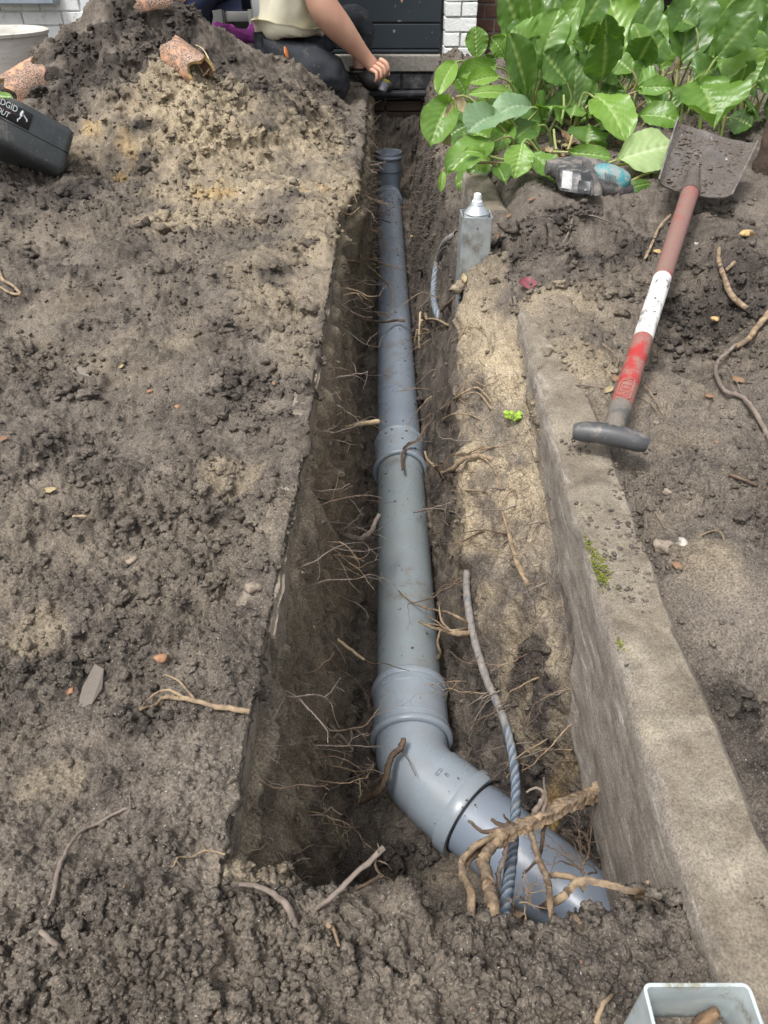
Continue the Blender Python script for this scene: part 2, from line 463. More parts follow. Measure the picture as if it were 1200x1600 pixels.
# left ground: gentle rolls, the spoil heap
dl = np.clip(XLr - X, 0, 9)
edge = sst(0.0, 0.12, dl)
roll = 0.036 * fbm(X, Y, 0.55, 3, 3) + 0.022 * fbm(X, Y, 0.17, 4, 8)
def heap(cx, cy, hgt, rad, pw=1.6, ax=1.0, ay=1.0):
    r = np.sqrt(((X - cx) / ax) ** 2 + ((Y - cy) / ay) ** 2) / rad
    return hgt * np.exp(-r ** pw)
hp = heap(-1.0, 3.65, 0.41, 0.58, 1.3) + heap(-0.72, 2.95, 0.13, 0.38, 2) + heap(-0.35, 3.9, 0.05, 0.3, 2) + heap(-1.3, 3.0, 0.06, 0.35, 2) - heap(-1.75, 3.5, 0.10, 0.30, 2)
hm = sst(0.0, 0.35, hp)
hp = hp * sst(-0.02, 0.35, dl) * sst(1.9, 2.5, Y) * (1 - 0.55 * sst(4.1, 4.5, Y))
env = np.interp(X, [-3, -2.1, -1.8, -1.6, -1.45, -1.26, -1.0, -.81, -.70, -.43, -.30, -.15], [0, .02, .05, .12, .21, .34, .43, .345, .265, .225, .145, .055])
env = env + .25 * np.abs(Y - 3.65) * 0
hp = np.minimum(hp, env + .01)
rough_heap = (0.085 * fbm(X, Y, 0.30, 4, 31) + .020 * np.abs(fbm(X, Y, .11, 3, 37))) * sst(-1.75, -1.45, X) * np.clip(hp / 0.15, 0, 1) * (1 - .5 * sst(-.9, -.5, X))
Z = Z + np.where(isL, roll * (0.25 + 0.75 * edge) * 1.0 + hp + rough_heap, 0)
# small ridge of crumbs along the left edge
Z = Z + np.where(isL, 0.006 * np.exp(-((dl - 0.03) / 0.03) ** 2) * sst(.35, .5, Y), 0)
# right ground
dr = np.clip(X - kr[:, None], 0, 9)
rr = 0.028 * fbm(X, Y, 0.4, 4, 51) + 0.02 * fbm(X, Y, 0.13, 3, 57)
Z = Z + np.where(isR, rr * sst(0.0, 0.1, dr) * (0.5 + 0.5 * sst(.9, 1.3, Y)) + 0.04 * sst(0.1, 0.5, dr) * sst(1.2, 0.7, Y) * 0.6, 0)
Z = Z + np.where(isR, heap(0.455, 0.70, 0.05, 0.11, 4) - heap(0.50, 0.55, 0.04, 0.07, 3), 0)
Z = Z - np.where(isR, heap(0.66, 1.33, 0.055, 0.14, 2.5) , 0)
Z = Z + np.where(isR, heap(0.82, 1.30, 0.035, 0.14, 3) + heap(0.80, 1.62, 0.04, 0.10, 3) + heap(0.47, 1.82, 0.03, 0.1, 2), 0)
# soil spilling over the kerb from the right beyond y = 1
xb = np.interp(Y, [0.98, 1.05, 1.5, 1.7, 1.95, 2.3], [.36, .35, .262, .24, .30, .30])
sp_ = sst(-0.012, 0.03, X - xb) * sst(0.93, 1.0, Y) * (1 - 0.85 * sst(1.78, 1.86, Y) * sst(2.55, 2.45, Y))
Z = Z + np.where(isK, sp_ * 0.034, 0)
t10 = (np.arange(NCOL) - sum(seg[:10])) / seg[10]
Z = Z + np.where((SEG == 10)[None, :], sp_ * 0.034 * (1 - t10)[None, :], 0)
# crumbly fan of soil where the pipe goes under the kerb
Z = Z + np.where((SEG >= 5)[None, :] & (SEG <= 7)[None, :], 0.09 * np.exp(-(((X - .262) / .035) ** 2 + ((Y - .352) / .030) ** 2)) * (X < .262), 0)

# normals of the coarse shape
def normals(X, Y, Z):
    P = np.stack([X, Y, Z], -1)
    du = np.gradient(P, axis=1); dv = np.gradient(P, axis=0)
    n = np.cross(du, dv); L = np.linalg.norm(n, axis=-1, keepdims=True)
    return n / np.maximum(L, 1e-12)
Nn = normals(X, Y, Z)
# unrolled coordinate across the sheet, so that noise runs over walls without stretching
U = np.concatenate([np.zeros((NR, 1)), np.cumsum(np.hypot(np.diff(X, axis=1), np.diff(Z, axis=1)), 1)], 1)
Vv_ = np.zeros_like(Y); hs = np.where(isL, hp, 0)
Vv_[1:] = np.cumsum(np.hypot(np.diff(Y, axis=0), np.diff(hs, axis=0)) - np.diff(Y, axis=0), 0)
YV = Y + Vv_ 
ref = sum(seg[:1])
U = U - U[:, ref:ref + 1] + X[:, ref:ref + 1]
flat = ((SEG == 0) | (SEG >= 9))[None, :]
U = np.where(flat, X, U)

def proj(P):
    zc = P[..., 1] * cth + (CAM_Z - P[..., 2]) * sth
    zc_ = np.where(np.abs(zc) < 1e-6, 1e-6, zc)
    return 600 + FPX * P[..., 0] / zc_, 800 + FPX * ((CAM_Z - P[..., 2]) * cth - P[..., 1] * sth) / zc_, zc
P0 = np.stack([X, Y, Z], -1)
PX, PY, ZC = proj(P0)
def surf0(px, py, tol=6):
    m = (np.abs(PX - px) < tol) & (np.abs(PY - py) < tol) & (ZC > 0.1)
    idx = np.argwhere(m)
    if len(idx) == 0:
        return None
    z = ZC[m]; k = idx[np.argmin(z + 0.02 * (np.abs(PX[m] - px) + np.abs(PY[m] - py)))]
    return P0[k[0], k[1]]
def patch(lst, fall=0.5):
    """soft world-space blobs round points of the ground; radii in metres along x and y"""
    A = np.zeros_like(X)
    wx = 0.10 * fbm(U, Y, 0.12, 3, 91); wy = 0.10 * fbm(U, Y, 0.12, 3, 97)
    for px, py, rx, ry, a in lst:
        c = surf0(px, py)
        if c is None: continue
        d = np.sqrt(((X - c[0]) / rx + wx * 3) ** 2 + ((Y - c[1]) / ry + wy * 3) ** 2)
        A = np.maximum(A, a * sst(1.0, fall, d))
    return A
sandm = patch([(380, 740, .07, .08, .45), (300, 345, .20, .22, .45), (420, 440, .12, .3, .4), (470, 470, .10, .4, .4), (500, 400, .12, .5, .5), (520, 300, .14, .3, .65),
               (250, 170, .32, .25, .95), (330, 150, .25, .25, .9), (380, 230, .35, .35, .9), (180, 190, .25, .2, .85), (430, 280, .2, .3, .75), (480, 180, .16, .5, .5), (500, 230, .12, .3, .45), (520, 120, .2, .5, .35), (350, 290, .25, .2, .8), (160, 240, .12, .2, .75),
               (760, 600, .10, .25, .8), (740, 500, .08, .2, .45), (780, 760, .09, .18, 1.0), (800, 850, .06, .12, .75), (820, 960, .05, .07, .6), (850, 1120, .04, .06, .5), (860, 620, .08, .2, .6), (900, 560, .12, .15, .6), (880, 500, .2, .16, .45), (860, 480, .1, .1, .5),
               (1050, 620, .22, .16, .25), (1100, 870, .07, .08, .35), (760, 1370, .12, .03, .5), (960, 1350, .04, .03, .6), (60, 1000, .05, .05, .4), (230, 550, .15, .1, .2), (90, 1230, .05, .04, .4), (100, 480, .14, .14, .18)])
darkm = patch([(190, 70, .45, .30, .9), (120, 130, .15, .16, .9), (250, 50, .35, .25, .95), (340, 110, .28, .15, .8), (440, 150, .18, .3, .7), (230, 200, .09, .06, .8), (180, 280, .12, .06, .8), (90, 300, .22, .10, .75), (60, 330, .20, .12, .6), (200, 260, .1, .06, .8), (410, 190, .06, .1, .6),
               (390, 620, .10, .12, .55), (440, 430, .05, .1, .5), (300, 560, .12, .04, .35), (60, 640, .1, .08, .3), (400, 1400, .05, .02, .65), (250, 1130, .05, .02, .3), (620, 1350, .10, .06, .3),
               (1060, 520, .10, .09, .75), (1150, 480, .10, .12, .6), (1170, 300, .14, .1, .6), (950, 380, .16, .10, .5), (850, 350, .14, .10, .4), (860, 330, .1, .1, .5), (1130, 1120, .1, .07, .35), (1140, 1230, .09, .08, .4),
               (640, 170, .2, .6, .8), (650, 350, .05, .8, .45), (830, 1050, .03, .07, .55), (850, 1200, .08, .08, .6), (960, 1270, .06, .05, .7), (730, 1150, .06, .08, .55), (880, 1150, .04, .04, .35), (1120, 1000, .08, .06, .12)])
yelm = patch([(490, 300, .05, .10, .5), (200, 250, .06, .1, .4), (330, 300, .12, .08, .35), (880, 1200, .02, .02, .4), (150, 200, .05, .08, .5)])
lowf = fbm(U, Y, 0.22, 4, 121); midf = fbm(U, Y, 0.07, 4, 131)
on_heap = np.clip(hp / 0.12, 0, 1)
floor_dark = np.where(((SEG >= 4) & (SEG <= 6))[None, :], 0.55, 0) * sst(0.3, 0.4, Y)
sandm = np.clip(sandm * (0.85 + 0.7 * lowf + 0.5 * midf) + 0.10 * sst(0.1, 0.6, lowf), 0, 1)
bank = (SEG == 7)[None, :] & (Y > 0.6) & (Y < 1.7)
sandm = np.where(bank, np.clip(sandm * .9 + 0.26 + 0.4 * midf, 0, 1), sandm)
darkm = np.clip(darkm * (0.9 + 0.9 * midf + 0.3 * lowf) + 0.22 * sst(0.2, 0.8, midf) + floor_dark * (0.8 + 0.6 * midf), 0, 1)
leftwall = ((SEG >= 2) & (SEG <= 4))[None, :] & (Y > .31)
darkm = np.where(leftwall, darkm * 0.3 + 0.10 * (0.5 + midf), darkm)
sandm = np.where(leftwall, 0.48 + 0.35 * midf, sandm)  # sandy wall face, its colour paled further in place of light reaching it

# crumb clusters
clum = patch([(390, 640, .14, .16, 1), (120, 700, .10, .10, .8), (250, 1130, .07, .03, 1), (420, 1410, .08, .03, 1), (300, 800, .12, .12, .8), (450, 560, .05, .2, .8), (200, 1000, .08, .06, .7), (60, 1080, .06, .05, .8),
              (300, 1480, .2, .05, .8), (550, 1500, .3, .06, .7), (800, 1500, .2, .05, .6), (930, 1450, .05, .03, .9), (100, 1530, .15, .06, .8), (640, 1330, .10, .08, .9), (1060, 560, .12, .12, .9), (1130, 450, .2, .2, .8), (900, 400, .3, .2, .7), (180, 100, .5, .35, 1), (350, 130, .3, .25, .9), (90, 290, .35, .2, .9), (330, 250, .35, .35, .6), (1150, 1080, .05, .05, .6), (460, 1100, .04, .05, .4)])
clum = np.clip(clum * (0.8 + 0.9 * midf) + 0.65 * sst(-0.15, 0.6, lowf + midf * 0.8) + .16, 0, 1)
wallm = ((SEG >= 2) & (SEG <= 4))[None, :] * 1.0
kerbm = (((SEG == 8) | (SEG == 10))[None, :] * sst(1.1, 1.0, Y))
kill = (1 - kerbm)
nearfade = sst(4.5, 4.7, Y)
b1 = bumps(U, YV, 0.030, 201) * 0.030
b2 = bumps(U + 0.3, YV, 0.015, 207) * 0.015
b3 = bumps(U, YV + 0.7, 0.0075, 211) * 0.0075
b4 = bumps(U, YV + 0.2, 0.0038, 217) * 0.0038
darkm = np.clip(darkm + .28 * sst(.45, 1.0, clum) * (1 - .7 * sandm) * (1 - wallm), 0, 1); sandm = np.clip(sandm + .06 * sst(.25, .0, clum) * (1 - darkm) * isL, 0, 1)
rg = np.clip(0.38 + .9 * clum, 0, 1.2)
heapx = 1 + 0.6 * on_heap
d = (0.006 * fbm(U, YV, 0.05, 4, 141) + 0.0034 * fbm(U, YV, 0.012, 3, 145)) * (0.8 + 0.4 * heapx)
d = d + (b1 * 0.55 * sst(0.45, 1.0, clum) + b2 * 0.62 * rg * sst(0.25, 0.8, clum) + b3 * (0.18 + 0.75 * rg) + b4 * (.45 + .6 * rg)) * heapx
# the walls were cut with a spade: vertical drag marks and less crumb
drag = 0.0075 * fbm(U * 0.22, Y, 0.03, 4, 161) + 0.002 * fbm(U * 0.3, Y, 0.009, 3, 167)
wl = ((SEG >= 3) & (SEG <= 4))[None, :] * sst(.31, .4, Y)
d = d * (1 - 0.45 * wl) + drag * wl * 1.6 + wl * .010 * fbm(U, Y, .16, 3, 163)
bk = ((SEG == 6) | (SEG == 7))[None, :] * sst(.4, .5, Y) * sst(2.5, 1.7, Y)
d = d * (1 - 0.35 * bk) + drag * bk * 1.0 + bk * 0.008 * fbm(U, Y, 0.10, 3, 171)
# the floor is lumpy
fl = (SEG == 5)[None, :] * 1.0
d = d + fl * (0.012 * fbm(U, Y, 0.08, 3, 181) + b1 * 0.4)
# smooth, dusty ground at lower right and the pressed slab of soil
smooth_r = np.clip(np.exp(-(((X - .42) / .12) ** 2 + ((Y - .2) / .09) ** 2)) + np.exp(-(((X - .46) / .09) ** 2 + ((Y - .70) / .10) ** 2)), 0, 1) * isR
smooth_k = (SEG == 9)[None, :] * sst(.3, .24, Y)
d = d * (1 - 0.8 * np.clip(smooth_r + smooth_k, 0, 1))
tG = np.where((SEG == 7)[None, :], ((np.arange(NCOL) - sum(seg[:7])) / seg[7])[None, :], 0)
d = d * (1 - .8 * sst(.80, 1.0, tG) * sst(.3, .4, Y) * sst(1.2, 1.0, Y))
d = d * kill * np.where(isK, 0.55, 1.0)
edgefade = np.where(isL, 0.45 + 0.55 * sst(0.0, 0.02, dl), 1.0)
d = d * edgefade
Pf = P0 + Nn * d[..., None]
# keep the wall behind the edging boards and the kerb face
T = Pf
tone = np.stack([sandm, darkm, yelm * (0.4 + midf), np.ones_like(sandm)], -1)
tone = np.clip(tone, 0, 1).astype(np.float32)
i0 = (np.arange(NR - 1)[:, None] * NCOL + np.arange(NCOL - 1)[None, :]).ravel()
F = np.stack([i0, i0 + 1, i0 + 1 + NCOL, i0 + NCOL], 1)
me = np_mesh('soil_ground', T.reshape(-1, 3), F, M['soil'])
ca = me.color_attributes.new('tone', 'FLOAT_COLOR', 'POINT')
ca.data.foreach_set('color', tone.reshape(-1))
ground = link(bpy.data.objects.new('ground', me)); tag(ground, kind='structure')
ground['label'] = 'dug up sandy soil with a narrow trench through it'

# world lookups on the finished surface
PXf, PYf, ZCf = proj(T)
def surf(px, py, lift=0.0, tol=4, segs=None):
    m = (np.abs(PXf - px) < tol) & (np.abs(PYf - py) < tol) & (ZCf > 0.1)
    if segs is not None: m = m & np.isin(SEG, segs)[None, :]
    idx = np.argwhere(m)
    if len(idx) == 0:
        return surf(px, py, lift, tol * 2, segs) if tol < 60 else onZ(px, py, 0.0)
    sc_ = ZCf[m] + 0.004 * (np.abs(PXf[m] - px) + np.abs(PYf[m] - py))
    k = idx[np.argmin(sc_)]
    p = Vector(T[k[0], k[1]].tolist()); n = Vector(Nn[k[0], k[1]].tolist())
    return p + n * lift
def ground_z(x, y):
    r = int(np.clip(np.searchsorted(ys, y), 0, NR - 1))
    k = int(np.argmin(np.abs(T[r, :, 0] - x) - 0.0 * T[r, :, 2]))
    return float(T[r, k, 2])

# wider plot round the dug part, a little lower, so that the place goes on
mb = MB()
def slab(x0, x1, y0, y1, z):
    mb.box(((x0 + x1) / 2, (y0 + y1) / 2, z - 0.03), (x1 - x0, y1 - y0, 0.06))
slab(-30, -2.6, -30, 4.7, -0.06); slab(2.6, 30, -30, 4.7, -0.06); slab(-2.6, 2.6, -30, -0.45, -0.06)
slab(-2.6, -0.20, -0.45, 4.7, -0.09); slab(0.46, 2.6, -0.45, 4.7, -0.15)
o = mb.build('garden_soil', M['clod'], smooth=False); tag(o, kind='structure')

# ------------------------------------------------------------------ crumbs and clods lying loose
def ico(sub, seed, jag):
    bm = bmesh.new(); bmesh.ops.create_icosphere(bm, subdivisions=sub, radius=1)
    rnd = random.Random(seed)
    off = Vector((rnd.random() * 50, rnd.random() * 50, rnd.random() * 50))
    from mathutils import noise as mn
    for v in bm.verts:
        n = v.co.normalized()
        v.co = v.co * (1 + jag * mn.noise(n * 1.1 + off) + jag * 0.7 * mn.noise(n * 2.6 + off) + jag * 0.35 * mn.noise(n * 6 + off))
    V = np.array([v.co[:] for v in bm.verts]); Fc = np.array([[v.index for v in f.verts] for f in bm.faces]); bm.free()
    return V, Fc
def scatter(name, count, sub, smin, smax, weight, seed, sink=0.25, pw=2.2, darkbias=0.0, kind='stuff', squash=0.75):
    rng = np.random.default_rng(seed)
    tmpl = [ico(sub, seed + k, 0.85) for k in range(8)]
    area = np.zeros_like(X)
    a_ = np.linalg.norm(np.cross(np.gradient(P0, axis=1), np.gradient(P0, axis=0)), axis=-1)
    vis = (PXf > -60) & (PXf < 1260) & (PYf > -20) & (PYf < 1640) & (ZCf > 0.1)
    wgt = a_ / np.maximum(ZCf, 0.3) ** 1.6 * weight * vis
    cdf = np.cumsum(wgt.ravel()); cdf /= cdf[-1]
    ids = np.searchsorted(cdf, rng.random(count))
    pos = T.reshape(-1, 3)[ids]; nor = Nn.reshape(-1, 3)[ids]; zc = ZCf.ravel()[ids]; tn = tone.reshape(-1, 4)[ids]
    size = smin + (smax - smin) * rng.random(count) ** pw
    size = size * np.clip(zc / 1.0, 0.6, 1.35)
    Vs, Fs, Cs = [], [], []
    off = 0
    for k in range(count):
        V, Fc = tmpl[k % 8]
        a, b, c = rng.random(3) * 6.28
        ca_, sa_ = math.cos(a), math.sin(a); cb, sb = math.cos(b), math.sin(b)
        Rm = np.array([[ca_, -sa_, 0], [sa_, ca_, 0], [0, 0, 1]]) @ np.array([[1, 0, 0], [0, cb, -sb], [0, sb, cb]])
        W = V * np.array([1, rng.uniform(.7, 1), rng.uniform(.6, 1)]) @ Rm.T
        W[:, 2] *= squash
        Vs.append(W * size[k] + pos[k] + nor[k] * size[k] * (0.55 - sink)); Fs.append(Fc + off); off += len(V)
        t_ = tn[k].copy(); j = rng.uniform(-.25, .3); t_[1] = min(1, max(0, t_[1] + j + darkbias)); t_[0] = min(1, max(0, t_[0] * rng.uniform(.4, 1.1)))
        Cs.append(np.repeat(t_[None, :], len(V), 0))
    me = np_mesh(name, np.concatenate(Vs), np.concatenate(Fs), M['clod'])
    ca = me.color_attributes.new('tone', 'FLOAT_COLOR', 'POINT')
    ca.data.foreach_set('color', np.concatenate(Cs).astype(np.float32).ravel())
    o = link(bpy.data.objects.new(name, me)); tag(o, kind=kind)
    return o
free = kill * np.where(isK, 0.12 + 0.9 * sp_, 1.0) * (1 - 0.85 * wl) * (1 - 0.75 * bk) * (1 - 0.9 * np.clip(smooth_r + smooth_k, 0, 1))
scatter('soil_crumbs', 20000, 1, .0014, .0052, free * (0.10 + clum ** 1.3), 401)
scatter('soil_crumbs', 2600, 2, .0035, .0085, free * (0.05 + clum ** 2.2) * (1 + on_heap), 417)
scatter('soil_clods', 520, 3, .0075, .0165, free * (0.015 + clum ** 3) * (1 + 2.5 * on_heap), 431, pw=2.0)

nearc = patch([(60, 1500, .10, .06, 1), (200, 1560, .12, .05, .9), (330, 1430, .06, .04, .9), (420, 1410, .06, .03, 1), (450, 1530, .12, .05, .8), (850, 1480, .08, .04, .9), (950, 1450, .06, .04, .9), (900, 1560, .1, .05, .9), (640, 1340, .08, .06, .8), (230, 1120, .05, .03, .8), (400, 620, .12, .12, .6), (300, 720, .1, .08, .5), (1060, 540, .12, .1, .7), (860, 340, .12, .08, .8), (1150, 330, .12, .1, .7)])
scatter('soil_clods', 1500, 2, .0030, .0092, free * nearc ** 1.2 * (.35 + clum), 461, pw=1.5, darkbias=.08)

# ================================================================== concrete kerb and edging
def beam(name, stations, mat, parent, wob=0.0025, seed=3, sub=0.008, cham=0.006):
    """a cast beam; stations: (y, xl, xr, zt, zb)"""
    st = np.array(stations); L = abs(st[-1, 0] - st[0, 0]); n = max(int(L / sub), 2)
    yy = np.linspace(st[0, 0], st[-1, 0], n)
    f = [np.interp(yy, st[:, 0], st[:, k]) for k in range(1, 5)]
    prof = []
    xl, xr, zt, zb = f
    def lin(a, b, k): return [(a[0] + (b[0] - a[0]) * i / k, a[1] + (b[1] - a[1]) * i / k) for i in range(k)]
    ringf = lin((0, 0), (0, 1), 14) + lin((0, 1), (1, 1), 8) + lin((1, 1), (1, 0), 14) + lin((1, 0), (0, 0), 4)
    V = []
    for i in range(n):
        for (a, b) in ringf:
            x = xl[i] + (xr[i] - xl[i]) * a; z = zb[i] + (zt[i] - zb[i]) * b
            if b == 1 and a in (0, 1):
                z -= cham; x += cham * (0.5 if a == 0 else -0.5)
            V.append((x, yy[i], z))
    V = np.array(V); k = len(ringf)
    ph = V[:, 1] + 0.0
    w1 = (fbm(ph + V[:, 2] * 0.3, V[:, 0] * 1.0 + V[:, 2], 0.16, 2, seed) + .25 * fbm(ph, V[:, 0] + V[:, 2], 0.03, 3, seed)) * wob
    w2 = fbm(ph, V[:, 0] + V[:, 2] * 1.3, 0.03, 4, seed + 4, .65) * wob * 0.45 - .0028 * sst(.55, .9, fbm(ph, V[:, 0] + V[:, 2], .06, 3, seed + 9))
    c = np.stack([(xl + xr) / 2, (zt + zb) / 2], 1).repeat(k, 0)
    dx = V[:, 0] - c[:, 0]; V[:, 0] += np.sign(dx) * (w1 + w2); V[:, 2] += (V[:, 2] > c[:, 1]) * (w1 + w2) * 0.8
    i0 = (np.arange(n - 1)[:, None] * k + np.arange(k)[None, :]); i1 = (np.arange(n - 1)[:, None] * k + (np.arange(k)[None, :] + 1) % k)
    Fq = np.stack([i0.ravel(), i1.ravel(), (i1 + k).ravel(), (i0 + k).ravel()], 1)[:, ::-1]
    bm = bmesh.new()
    vs = [bm.verts.new(p) for p in V]
    for q in Fq: bm.faces.new([vs[j] for j in q])
    bm.faces.new(vs[:k]); bm.faces.new(list(reversed(vs[-k:])))
    m_ = MB(); m_.bm.free(); m_.bm = bm
    return m_.build(name, mat, parent, auto=35)
ysK = np.linspace(-0.2, 1.68, 24)
o = beam('concrete_kerb', [(y, float(KL(y)), float(KR(y)), float(KT(np.array(y))), float(KT(np.array(y))) - 0.255) for y in ysK], M['kerb'], None, 0.0024, cham=0.007)
tag(o, 'long sandy grey concrete kerb with moss patches running along the right side of the trench', 'kerb')
o = beam('concrete_kerb', [(1.98, .235, .325, .098, -.2), (2.6, .235, .320, .10, -.2)], M['kerb'], None, 0.004, 19)
tag(o, 'short kerb end behind the steel post, under the overhanging leaves', 'kerb')
eg = [(0.315, 0.6095, 'nearest muddy edging board in the left trench wall'), (0.6105, 1.45, 'second muddy edging board in the left trench wall, beyond the step'), (1.458, 2.36, 'third muddy edging board in the left trench wall, beside the coupling'), (2.50, 4.7, 'farthest muddy edging board in the left wall, beside the upright pipe socket')]
for a, b, lab in eg:
    st = []
    for y in np.linspace(a, b, 8):
        x = float(key(np.array([y if y > a + .02 else a + .02]), XL)[0]); st.append((y, x - .045, x + 0.001, -.012, -.075))
    o = beam('edging_board', st, M['edging'], None, 0.0040, int(a * 90)); tag(o, lab, 'edging board', 'concrete edging boards along the trench')

# ================================================================== the drain pipe
AX = -0.49
dp = thing('drain_pipe', (0.04, 1.0, AX), 'grey plastic sewer pipe with couplings and a bend laid along the trench floor', 'drain pipe')
def pt(y):  # axis of the straight run
    return Vector((0.0495 + (0.027 - 0.0495) * (y - 0.8) / 3.5, y, AX + 0.012 * (y - .8) / 3.5))
def run(name, y0, y1, r, mat, wall=0.004):
    a, b = pt(y0), pt(y1); ax = b - a; L = ax.length
    n = 14
    prof = [(L * k / n, r) for k in range(n + 1)]
    prof = [(0, r - wall)] + prof + [(L, r - wall)]
    return MB().lathe(prof, a, ax, 64, closed=True).build(name, mat, dp, auto=50)
def sleeve(a, ax, prof, mat, name='coupling'):
    return MB().lathe(prof, a, ax, 72, closed=True).build(name, mat, dp, auto=32)
def ring(a, ax, r0, r1, wdt, mat, parent, name='collar'):
    pr_ = []
    for k in range(9):
        t = math.pi * k / 8
        pr_.append((wdt / 2 - wdt / 2 * math.cos(t), r0 + (r1 - r0) * math.sin(t) ** 0.6))
    pr_ = [(0, r0 - .003)] + pr_ + [(wdt, r0 - .003)]
    return MB().lathe(pr_, a, ax, 72, closed=True).build(name, mat, parent, auto=60)
run('pipe_section', 1.755, 4.20, .0625, M['pvc_blue'])['label'] = 'bluish grey pipe length in the far half of the trench'
run('pipe_section', 0.895, 1.70, .0625, M['pvc_green'])['label'] = 'greenish grey pipe length between the two couplings'
ax_s = (pt(2) - pt(1)).normalized()
# upper coupling: socket of the near length, rings at both ends
c = sleeve(pt(1.635), ax_s, [(0, .0620), (0, .0690), (.130, .0690), (.134, .0660), (.134, .0620)], M['pvc_grey']); c['label'] = 'pale coupling halfway along the pipe'
ring(pt(1.628), ax_s, .0685, .0745, .013, M['pvc_grey'], c); ring(pt(1.752), ax_s, .0680, .0725, .016, M['pvc_grey'], c); ring(pt(1.727), ax_s, .0686, .0702, .006, M['pvc_grey'], c)
# lower coupling
c = sleeve(pt(.793), ax_s, [(0, .0620), (0, .0695), (.112, .0695), (.116, .066), (.116, .0620)], M['pvc_grey']); c['label'] = 'pale coupling just above the bend'
ring(pt(.788), ax_s, .069, .0755, .014, M['pvc_grey'], c); ring(pt(.893), ax_s, .0685, .0735, .017, M['pvc_grey'], c); ring(pt(.812), ax_s, .0692, .0708, .005, M['pvc_grey'], c); ring(pt(.878), ax_s, .0692, .0708, .005, M['pvc_grey'], c)
# 45 degree bend, swept
bd = MB()
v0 = pt(.735); d1 = -ax_s; d2 = Vector((0.735, -0.678, -0.012)).normalized()
pa = pt(.80); pts = [pa]
rb = 0.040
for k in range(13):
    t = k / 12
    a_ = v0 - d1 * rb; b_ = v0 + d2 * rb
    pts.append((1 - t) ** 2 * a_ + 2 * t * (1 - t) * v0 + t * t * b_)
pts.append(v0 + d2 * .052)
def sweep(mb_, pts, rad, sides=64):
    u = Vector((0, 0, 1)); rings = []
    for i, p in enumerate(pts):
        t = (pts[min(i + 1, len(pts) - 1)] - pts[max(i - 1, 0)]).normalized(); v = t.cross(u).normalized(); uu = v.cross(t)
        rings.append([mb_.bm.verts.new(p + (uu * math.cos(2 * math.pi * k / sides) + v * math.sin(2 * math.pi * k / sides)) * rad) for k in range(sides)])
    for a, b in zip(rings, rings[1:]):
        for k in range(sides): mb_.bm.faces.new((a[k], a[(k + 1) % sides], b[(k + 1) % sides], b[k]))
sweep(bd, pts, .0645)
bend = bd.build('pipe_bend', M['pvc_grey'], dp, auto=50); bend['label'] = 'pale elbow where the pipe turns towards the kerb'
q = v0 + d2 * .046
MB().lathe([(0, .0640), (.001, .0672), (.060, .0680), (.060, .064)], q, d2, 72, closed=True).build('socket', M['pvc_grey'], bend, auto=35)
MB().lathe([(0, .0660), (.001, .0738), (.004, .0748), (.021, .0748), (.024, .0735), (.024, .066)], q + d2 * .058, d2, 72, closed=True).build('collar', M['pvc_grey'], bend, auto=35)
MB().lathe([(0, .0625), (0, .0645), (.002, .0645), (.002, .0625)], q + d2 * .0822, d2, 72, closed=True).build('rubber_seal', M['rubber'], bend, auto=35)
# tiny moulded marks on the socket
def on_cyl(base, axd, along, ang, r):
    v = axd.cross(Vector((0, 0, 1))).normalized(); u = v.cross(axd)
    return base + axd * along + (u * math.cos(ang) + v * math.sin(ang)) * r, (u * math.cos(ang) + v * math.sin(ang)), axd
M['mould'] = pmat('moulded_mark_grey', (0.10, 0.115, 0.125), rough=.5, bs=0)
mk = MB()
def stroke(al0, an0, al1, an1, r=.0686):
    a_, n_, _ = on_cyl(q, d2, al0, an0, r); b_, _, _ = on_cyl(q, d2, al1, an1, r); mk.tube([a_, b_], .00032, 4)
for (u0, a0) in ((.012, .02),):
    stroke(u0, a0, u0, a0 + .20); stroke(u0 + .005, a0, u0 + .005, a0 + .20); stroke(u0, a0, u0 + .005, a0); stroke(u0, a0 + .2, u0 + .005, a0 + .2); stroke(u0, a0 + .05, u0 + .005, a0 + .05); stroke(u0, a0 + .15, u0 + .005, a0 + .15)
for k in (0, 1, 2): stroke(.024 + .0035 * k, .02, .024 + .0035 * k, .08)
stroke(.024, .02, .031, .02); stroke(.024, .08, .031, .08); stroke(.024, .05, .0275, .05)
mk.build('moulded_mark', M['mould'], bend)
# last length runs on under the kerb
q2 = q + d2 * .03
MB().lathe([(0, .0585), (0, .0625), (.12, .0625), (.24, .0625), (.5, .0625), (.5, .0585)], q2, d2, 64, closed=True).build('pipe_section', M['pvc_lav'], dp, auto=50)['label'] = 'lavender grey pipe length going under the kerb'
# far end: upright socket on a branch
cy = 4.335; pc = pt(cy)
tee = MB().lathe([(-.075, .059), (-.075, .0645), (.16, .0645), (.16, .059)], pc, (0, 0, 1), 64, closed=True).build('pipe_tee', M['pvc_blue'], dp, auto=40); tee['label'] = 'upright branch with open socket at the far end'
MB().lathe([(0, .060), (0, .0655), (.004, .0685), (.062, .0685), (.066, .0735), (.072, .0755), (.078, .0735), (.081, .0700), (.085, .0700), (.092, .0710), (.098, .0700), (.098, .0635), (.02, .0635)], pc + Vector((0, 0, .125)), (0, 0, 1), 72, closed=True).build('socket', M['pvc_blue'], tee, auto=30)
ring(pt(4.185), ax_s, .063, .0745, .018, M['pvc_blue'], tee); 
MB().lathe([(0, .0605), (0, .067), (.10, .067), (.10, .0605)], pt(4.195), ax_s, 64, closed=True).build('side_socket', M['pvc_blue'], tee, auto=40)

